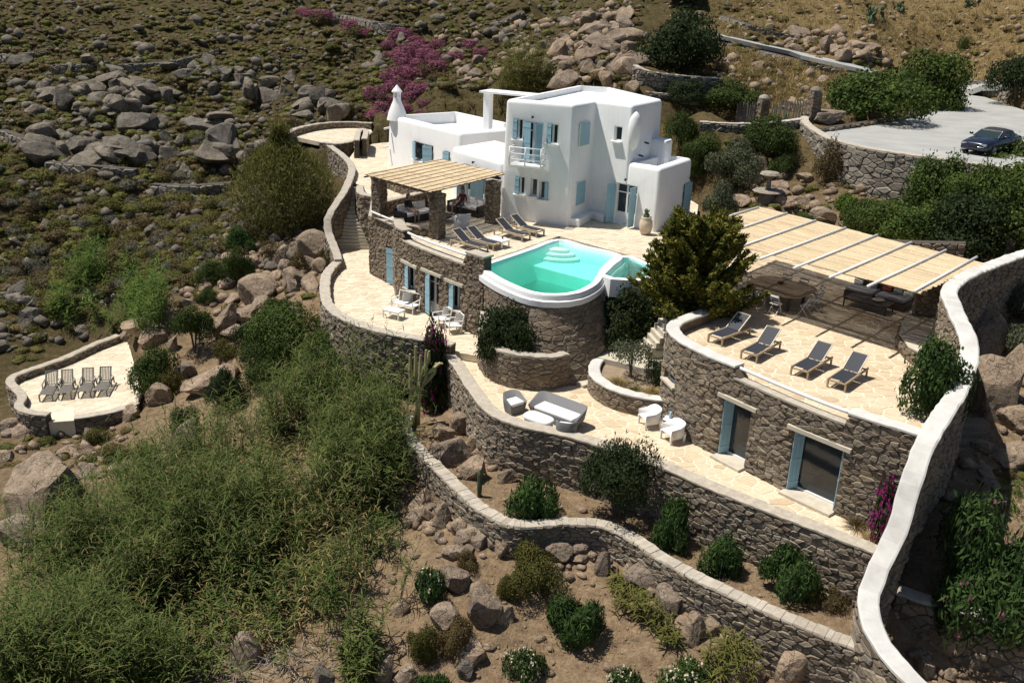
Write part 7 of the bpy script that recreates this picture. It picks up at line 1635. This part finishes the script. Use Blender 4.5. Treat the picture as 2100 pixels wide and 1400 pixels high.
# ---------------------------------------------------------------- rocks and scrub of the hillside
rs = np.random.RandomState(31)
def scatter(poly, n):
    wide = [(-340 if x == 0 else 2400 if x == 2100 else x, y) for x, y in poly]; n = int(n*min(2.5, abs(area2(wide))/abs(area2(poly)))); poly = wide     # the slope goes on beyond the picture
    x0, x1 = min(p[0] for p in poly), max(p[0] for p in poly); y0, y1 = min(p[1] for p in poly), max(p[1] for p in poly)
    qx, qy = rs.uniform(x0, x1, n*5), rs.uniform(y0, y1, n*5); ok = inside_np(qx, qy, poly); qx, qy = qx[ok][:n], qy[ok][:n]; P = hits(qx, qy); ok = ~np.isnan(P[:, 0]); ok[ok] &= ~in_terr(P[ok]); return P[ok]
hillR = []   # x, y, z, size, material
for poly, n, lo, hi, m_ in [
  ([(90, 160), (330, 165), (560, 300), (520, 335), (280, 340), (60, 330)], 150, .5, 1.9, 0), ([(0, 130), (560, 120), (760, 260), (560, 300), (300, 200), (0, 330)], 250, .3, 1.3, 0), ([(0, 0), (1300, 0), (1250, 120), (900, 180), (640, 110), (0, 120)], 330, .25, 1.0, 0),
  ([(1140, 120), (1180, 30), (1290, 0), (1310, 130), (1260, 180), (1140, 175)], 130, .4, 1.5, 1), ([(880, 60), (1180, 30), (1150, 170), (960, 170)], 90, .3, 1.0, 1), ([(0, 330), (560, 330), (640, 520), (420, 600), (300, 480), (0, 480)], 200, .2, .8, 0), ([(0, 480), (90, 500), (80, 640), (200, 690), (0, 770)], 110, .25, 1.0, 0), ([(0, 868), (280, 862), (340, 960), (150, 985), (0, 900)], 60, .2, .8, 1),
  ([(380, 560), (560, 470), (650, 500), (640, 640), (440, 720), (380, 640)], 70, .25, .8, 1), ([(1530, 40), (1800, 70), (1830, 130), (1600, 110)], 70, .3, 1.1, 1), ([(1480, 120), (1760, 170), (1700, 240), (1480, 200)], 110, .2, .8, 1), ([(1450, 0), (2100, 0), (2100, 150), (1800, 130), (1450, 60)], 90, .15, .5, 1), ([(1500, 340), (1780, 390), (1760, 460), (1520, 440)], 60, .2, .6, 1),
  ([(850, 1020), (1000, 1105), (1150, 1118), (1290, 1148), (1450, 1238), (1700, 1352), (1690, 1400), (1400, 1300), (1150, 1180), (950, 1150), (850, 1080)], 75, .16, .62, 1), ([(880, 860), (950, 850), (1020, 980), (960, 1000), (880, 940)], 26, .12, .5, 1), ([(440, 500), (640, 490), (650, 640), (460, 700)], 50, .25, .8, 1),
  ([(830, 1000), (1000, 1120), (1300, 1200), (1650, 1390), (700, 1390), (800, 1180)], 150, .05, .22, 1), ([(900, 900), (1040, 1010), (1300, 1060), (1700, 1260), (1560, 1230), (1000, 1040)], 110, .04, .16, 1), ([(1900, 640), (2100, 560), (2100, 1100), (1950, 1050)], 70, .12, .5, 1), ([(1850, 1240), (2100, 1310), (2100, 1400), (1880, 1400)], 50, .1, .35, 1)]:
    P = scatter(poly, n); s = lo*(hi/lo)**(rs.rand(len(P))**2.0)
    hillR += [(*p, q, m_) for p, q in zip(P, s)]
def inframe(r):
    d = Vector(tuple(r)[:3])-Vector((0, 0, CAM_H)); z = d.dot(_F); x, y = 1050+F_PX*d.dot(_R)/z, 700-F_PX*d.dot(_U)/z; return -10 < x < 2110 and -10 < y < 1420
hillR.sort(key=lambda r: (not inframe(r), -r[3]/todist(r[:3])))
def rock_tf(r): return np.array([r[3]*rs.uniform(.9, 1.6), r[3]*rs.uniform(.7, 1.1), r[3]*rs.uniform(.5, 1.15)]), rs.uniform(0, 6.28)
LMK = [((130, 140), 'the long dark dry-stone wall'), ((430, 120), 'the long dry wall end'), ((35, 125), 'the upper left wall fragment'), ((40, 300), 'the tumbled wall at the left edge'), ((190, 360), 'the middle left dry-stone wall'), ((390, 398), 'the short left-slope wall'), ((220, 560), 'the bright green cane clump'), ((585, 400), 'the large broom bush'), ((670, 265), 'the small round upper terrace'), ((730, 50), 'the far gully wall'), ((840, 140), 'the pink bushes'), ((1070, 150), 'the yellow-green canes'), ((1055, 45), 'the short high wall fragment'), ((1230, 110), 'the rocky spur behind the villa'), ((1388, 90), 'the big round dark shrub'), ((1620, 110), 'the upper lane'), ((1795, 50), 'the large prickly pear'), ((1690, 240), 'the stick fence gatepost'), ((1560, 400), 'the stone pedestal'), ((130, 800), 'the lounger terrace'), ((90, 980), 'the pale bedrock hump'), ((530, 600), 'the split tan boulder'), ((985, 1240), 'the upright weathered boulder'), ((1170, 1260), 'the lone green oleander'), ((1430, 1260), 'the cut poles'), ((1100, 1020), 'the first oleander of the bed'), ((1480, 1120), 'the oleander row'), ((2050, 800), 'the massive right-hand boulder'), ((1980, 1330), 'the slope retaining wall'), ((300, 60), 'the top left skyline'), ((600, 120), 'the slope before the gully'), ((950, 60), 'the far middle slope'), ((1950, 60), 'the golden top slope'), ((60, 560), 'the gully at the left edge'), ((300, 250), 'the large grey outcrop')]
_used = {}
def place(p):
    d = (Vector(tuple(p)[:3])-Vector((0, 0, CAM_H))); z = d.dot(_F); x, y = 1050+F_PX*d.dot(_R)/z, 700-F_PX*d.dot(_U)/z
    (lx, ly), nm = min(LMK, key=lambda l: (l[0][0]-x)**2+1.6*(l[0][1]-y)**2); dx, dy = x-lx, y-ly
    return ('below ' if dy > 0 else 'above ')+nm if abs(dy) > abs(dx)*.8 else ('right of ' if dx > 0 else 'left of ')+nm
for r in hillR[:300]:
    sc, rz = rock_tf(r); tone = (m_rockg, m_rockt)[r[4]]; o = bpy.data.objects.new('hillside_rock', rmat(MID[rs.randint(6)], tone)); col.objects.link(o); o.location = (r[0], r[1], r[2]+sc[2]*.12); o.scale = sc; o.rotation_euler = (rs.uniform(-.35, .35), rs.uniform(-.35, .35), rz)
    big_ = 'big' if r[3] > 1.1 else 'medium' if r[3] > .6 else 'small'; shp = 'flat' if sc[2] < sc[0]*.42 else 'blocky' if sc[2] < sc[0]*.7 else 'upright'
    lb = big_+' '+shp+' '+('grey' if r[4] == 0 else 'tan')+' rock '+place(r); tag(o, lb, 'rock', 'loose rocks on the slopes')
tri = [(np.array([v.co[:] for v in m_.vertices]), np.array([p.vertices[:] for p in m_.polygons])) for m_ in SMALL]
extra = []
for poly, n, lo, hi, m_ in [([(0, 60), (620, 60), (760, 260), (560, 320), (640, 520), (400, 600), (0, 700)], 1500, .08, .35, 0), ([(560, 0), (1320, 0), (1280, 180), (800, 190), (560, 120)], 700, .08, .4, 0), ([(1330, 0), (2100, 0), (2100, 140), (1800, 170), (1500, 220), (1450, 120)], 500, .08, .35, 1), ([(830, 1000), (1000, 1120), (1300, 1200), (1650, 1390), (700, 1390), (800, 1180)], 500, .015, .06, 1), ([(900, 900), (1040, 1010), (1300, 1060), (1700, 1260), (1560, 1230), (1000, 1040)], 400, .015, .06, 1)]:
    P = scatter(poly, n); s = lo*(hi/lo)**(rs.rand(len(P))**2); extra += [(*p, q, m_) for p, q in zip(P, s)]
for mi, (nm, lb) in enumerate((('loose_grey_stones', 'countless small grey stones strewn over the scrub hillside'), ('loose_tan_stones', 'countless small tan stones strewn over soil and golden slope'))):
    parts = []
    for r in hillR[300:]+extra:
        if r[4] != mi: continue
        sc, rz = rock_tf(r); v, f = tri[rs.randint(5)]; c, s = math.cos(rz), math.sin(rz); q = v*sc; q = np.stack([q[:, 0]*c-q[:, 1]*s, q[:, 0]*s+q[:, 1]*c, q[:, 2]], 1)+np.array([r[0], r[1], r[2]+sc[2]*.2]); parts.append((q, f))
    if parts:
        V, Fq = join(parts); tag(mkm(nm, mesh_np(nm, V, Fq), (m_rockg, m_rockt)[mi]), lb, 'stones', kind='stuff')
# cushion shrubs
def cushion(n, seed, leaf, wd):
    r2 = np.random.RandomState(seed); d = sph(n*2, r2); d = d[d[:, 2] > -.15][:n]; C = d*(1-.35*r2.rand(len(d))[:, None]**2)*(1+.18*np.sin(d[:, :1]*5+seed)*np.cos(d[:, 1:2]*4)); C[:, 2] *= .8
    return leafcloud(C, d, leaf, wd, r2)
def dome(seed, sub=2):
    bm = bmesh.new(); bmesh.ops.create_icosphere(bm, subdivisions=sub, radius=1); off = Vector((seed*5.1, 2.3, 1))
    for v in bm.verts: v.co *= .80+.22*mnoise.noise(v.co*2.3+off)+.10*mnoise.noise(v.co*5+off); v.co.z *= .8
    V = np.array([v.co[:] for v in bm.verts]); Fv = [[v.index for v in f.verts] for f in bm.faces if f.calc_center_median().z > -.25]; bm.free()
    return V, np.array([f+[f[0]] for f in Fv])[:, :3]
CU = [cushion(650, s, .17, .10) for s in range(4)]; CUm = {}; DM = [dome(s) for s in range(5)]
def tri4(V, F3):                      # triangles as flat quads so that leaves and domes join in one mesh
    mid = (V[F3[:, 2]]+V[F3[:, 0]])/2; n = len(V); return np.concatenate([V, mid]), np.concatenate([F3, (n+np.arange(len(F3)))[:, None]], 1)
DM4 = [tri4(*d) for d in DM]
for kd in ('scrub', 'brown', 'grey', 'broom'):
    for i, (v, f) in enumerate(CU):
        v, f = join([(v, f), (DM4[i][0]*.93, DM4[i][1])]); m_ = mesh_np('cushion', v, f); m_.materials.append(LM[kd]); CUm[kd, i] = m_
cus = []
for poly, n, lo, hi, mix in [([(0, 330), (420, 330), (560, 480), (420, 580), (90, 640), (0, 640)], 760, .3, .85, (.36, .36, .2, .08)), ([(0, 150), (560, 120), (640, 330), (0, 340)], 900, .25, .7, (.46, .36, .1, .08)), ([(0, 0), (900, 0), (760, 250), (560, 130), (0, 150)], 1700, .25, .65, (.55, .34, .06, .05)), ([(880, 0), (1320, 0), (1300, 180), (880, 180)], 700, .25, .65, (.48, .42, .05, .05)), ([(1330, 0), (1560, 0), (1800, 130), (1700, 230), (1480, 200)], 260, .25, .6, (.3, .5, .1, .1)), ([(380, 480), (640, 470), (640, 640), (440, 700), (350, 640)], 60, .25, .55, (.5, .3, .1, .1)), ([(1560, 0), (2100, 0), (2100, 120), (1850, 110)], 70, .2, .55, (.3, .5, .2, 0)), ([(1500, 260), (1780, 380), (1760, 450), (1450, 420)], 40, .2, .5, (.5, .3, .1, .1)), ([(0, 640), (100, 640), (80, 740), (0, 770)], 50, .25, .6, (.5, .3, .1, .1)), ([(0, 870), (260, 868), (330, 950), (140, 990), (0, 900)], 50, .2, .5, (.5, .3, .1, .1)), ([(640, 640), (740, 700), (860, 730), (860, 820), (700, 790)], 30, .2, .5, (.5, .2, .1, .2)), ([(1980, 960), (2100, 900), (2100, 1100)], 24, .2, .4, (.46, .36, .1, .08))]:
    P = scatter(poly, n); s = lo+(hi-lo)*rs.rand(len(P))**1.6; kk = rs.choice(4, len(P), p=mix); cus += [(*p, q, int(k)) for p, q, k in zip(P, s, kk)]
cus.sort(key=lambda r: (not inframe(r), -r[3]/todist(r[:3]))); KD = ('scrub', 'brown', 'grey', 'broom'); KN = ('mossy olive', 'dry brown', 'grey-green', 'yellow-green')
for r in cus[:300]:
    o = bpy.data.objects.new('cushion_shrub', CUm[KD[r[4]], rs.randint(4)]); col.objects.link(o); o.location = (r[0], r[1], r[2]+.05*r[3]); o.scale = (r[3]*rs.uniform(.85, 1.3), r[3]*rs.uniform(.85, 1.2), r[3]*rs.uniform(.7, 1.0)); o.rotation_euler = (0, 0, rs.uniform(0, 6.28))
    lb = ('broad ' if o.scale[0] > 1.15*o.scale[1] else 'tall ' if o.scale[2] > .92*r[3] else 'round ')+('large ' if r[3] > .62 else 'small ')+KN[r[4]]+' cushion shrub '+place(r); tag(o, lb, 'shrub', 'cushion shrubs on the hillside')
for ki, kd in enumerate(KD):
    parts = []
    for jj, r in enumerate(cus[300:]):
        if r[4] != ki: continue
        v, f = CU[rs.randint(4)]; sel = rs.permutation(len(f))[:110 if jj < 900 else 45]; vv = v.reshape(-1, 4, 3)[sel].reshape(-1, 3); c_ = vv.reshape(-1, 4, 3).mean(1, keepdims=True); vv = ((vv.reshape(-1, 4, 3)-c_)*(1.5 if jj < 900 else 1.9)+c_).reshape(-1, 3); a = rs.uniform(0, 6.28); c, s = math.cos(a), math.sin(a)
        dv, df = DM4[rs.randint(5)]; vv, ff = join([(vv, np.arange(len(vv)).reshape(-1, 4)), (dv, df)])
        q = vv*np.array([r[3]*rs.uniform(.9, 1.4), r[3], r[3]*rs.uniform(.6, .95)]); q = np.stack([q[:, 0]*c-q[:, 1]*s, q[:, 0]*s+q[:, 1]*c, q[:, 2]], 1)+np.array(r[:3]); parts.append((q, ff))
    if parts:
        V, Fq = join(parts); tag(mkm('hillside_scrub', mesh_np('hillside_scrub', V, Fq), LM[kd]), 'mass of '+KN[ki]+' low scrub covering the far hillside', 'scrub', kind='stuff')
# pink flowering bushes of the gully
PB = []
for poly, n in (([(770, 240), (760, 200), (800, 170), (830, 200), (880, 215), (870, 240)], 16), ([(790, 160), (800, 110), (850, 100), (900, 130), (900, 200), (840, 190)], 26), ([(770, 60), (830, 70), (900, 100), (980, 90), (990, 120), (900, 140), (810, 115)], 26), ([(590, 10), (620, 5), (680, 45), (760, 60), (750, 75), (640, 50)], 10)):
    PB += list(scatter(poly, n))
pbm = []
for s in range(3):
    v, f = cushion(900, s+60, .16, .10); m_ = mesh_np('foliage', v, f); m_.materials.append(LM['pink' if s else 'brown']); pbm.append(m_)
for p in PB:
    q = rs.uniform(.6, 1.25); o = bpy.data.objects.new('pink_bush', pbm[rs.choice([0, 1, 2], p=[.2, .4, .4])]); col.objects.link(o); o.location = tuple(p); o.scale = (q*1.1, q, q*rs.uniform(.7, 1.1)); o.rotation_euler = (0, 0, rs.uniform(0, 6.28)); lb = ('large' if q > 1.0 else 'medium' if q > .8 else 'small')+(' tall' if o.scale[2] > .95*q else ' low')+' pink flowering bush '+('low in the gully' if p[1] < 88 else 'halfway up the gully' if p[1] < 100 else 'high in the gully'); tag(o, lb, 'bush', 'pink bushes in the gully')
# dry grass of the slope and dead twigs
def tufts(name, label, polys, n, h, kind, wd, lean=.5):
    parts = []
    for poly in polys:
        P = scatter(poly, n); k = 9; B = np.repeat(P, k, 0)+rs.normal(0, .12, (len(P)*k, 3))*np.array([1, 1, 0]); a = rs.uniform(0, 6.28, len(B)); q = rs.rand(len(B))*lean; T = unit_v(np.stack([np.cos(a)*q, np.sin(a)*q, np.ones(len(B))], 1)); parts.append(strips(B, T, h, wd, rs, .35, 2))
    V, Fq = join(parts); tag(mkm(name, mesh_np(name, V, Fq), LM[kind]), label, 'grass', kind='stuff')
tufts('dry_grass', 'golden dry grass covering the slope above the parking place', [[(1450, 0), (2100, 0), (2100, 110), (1980, 180), (1800, 120), (1480, 70)], [(1480, 100), (1760, 150), (1700, 240), (1480, 210)]], 1700, .55, 'straw', .05, .7)
tufts('hill_grass', 'short dry grass between the stones of the far hillside', [[(0, 0), (1300, 0), (1280, 180), (760, 250), (560, 330), (0, 480)]], 4200, .32, 'scrub', .07, .9)
tufts('soil_grass', 'sparse dry grass tufts on the bare soil at the bottom', [[(830, 1010), (1000, 1130), (1300, 1210), (1650, 1390), (700, 1390), (800, 1180)], [(900, 900), (1040, 1010), (1300, 1060), (1700, 1260), (1560, 1230), (1000, 1040)]], 170, .18, 'straw', .02, .9)
tufts('weeds', 'low green weeds on the ground right of the boundary wall', [[(2010, 990), (2100, 960), (2100, 1090), (2040, 1060)]], 260, .2, 'lime', .03, .9)
tw = MB(); rg = random.Random(9)
for k in range(150):
    p = hit(rg.uniform(330, 690), rg.uniform(1330, 1399)); a = rg.uniform(0, 6.28); L_ = rg.uniform(.4, 1.3); tw.tube([p, p+Vector((math.cos(a)*L_*.5, math.sin(a)*L_*.5, rg.uniform(.1, .4))), p+Vector((math.cos(a)*L_, math.sin(a)*L_, rg.uniform(.0, .5)))], [.014, .01, .004], 4)
tag(tw.build('dead_twigs', m_stick), 'tangle of bleached dead twigs on the ground below the reeds', 'twigs', kind='stuff')

# look-alikes that would share a label are told apart by their order in the picture
ORD = ['leftmost']+[w_+' from left' for w_ in ('second', 'third', 'fourth', 'fifth', 'sixth', 'seventh', 'eighth', 'ninth', 'tenth', 'eleventh', 'twelfth', 'thirteenth', 'fourteenth', 'fifteenth', 'sixteenth', 'seventeenth', 'eighteenth', 'nineteenth', 'twentieth')]
same = {}
for o in scene.objects:
    if o.parent is None and o.get('label') and o.get('group') in ('loose rocks on the slopes', 'cushion shrubs on the hillside', 'pink bushes in the gully'): same.setdefault(o['label'], []).append(o)
def px_of(o):
    d = o.location-Vector((0, 0, CAM_H)); return d.dot(_R)/d.dot(_F)
for lb, os_ in same.items():
    if len(os_) > 1:
        os_.sort(key=px_of); ws = lb.split()
        for i, o in enumerate(os_[:20]): o['label'] = lb+(', ' if len(ws) < 14 else ' ')+('rightmost' if i == len(os_)-1 else ORD[i])
        for o in os_:
            if len(o['label'].split()) > 16: o['label'] = o['label'].replace(' large ', ' ').replace(' small ', ' ').replace(' cushion shrub', ' cushion')
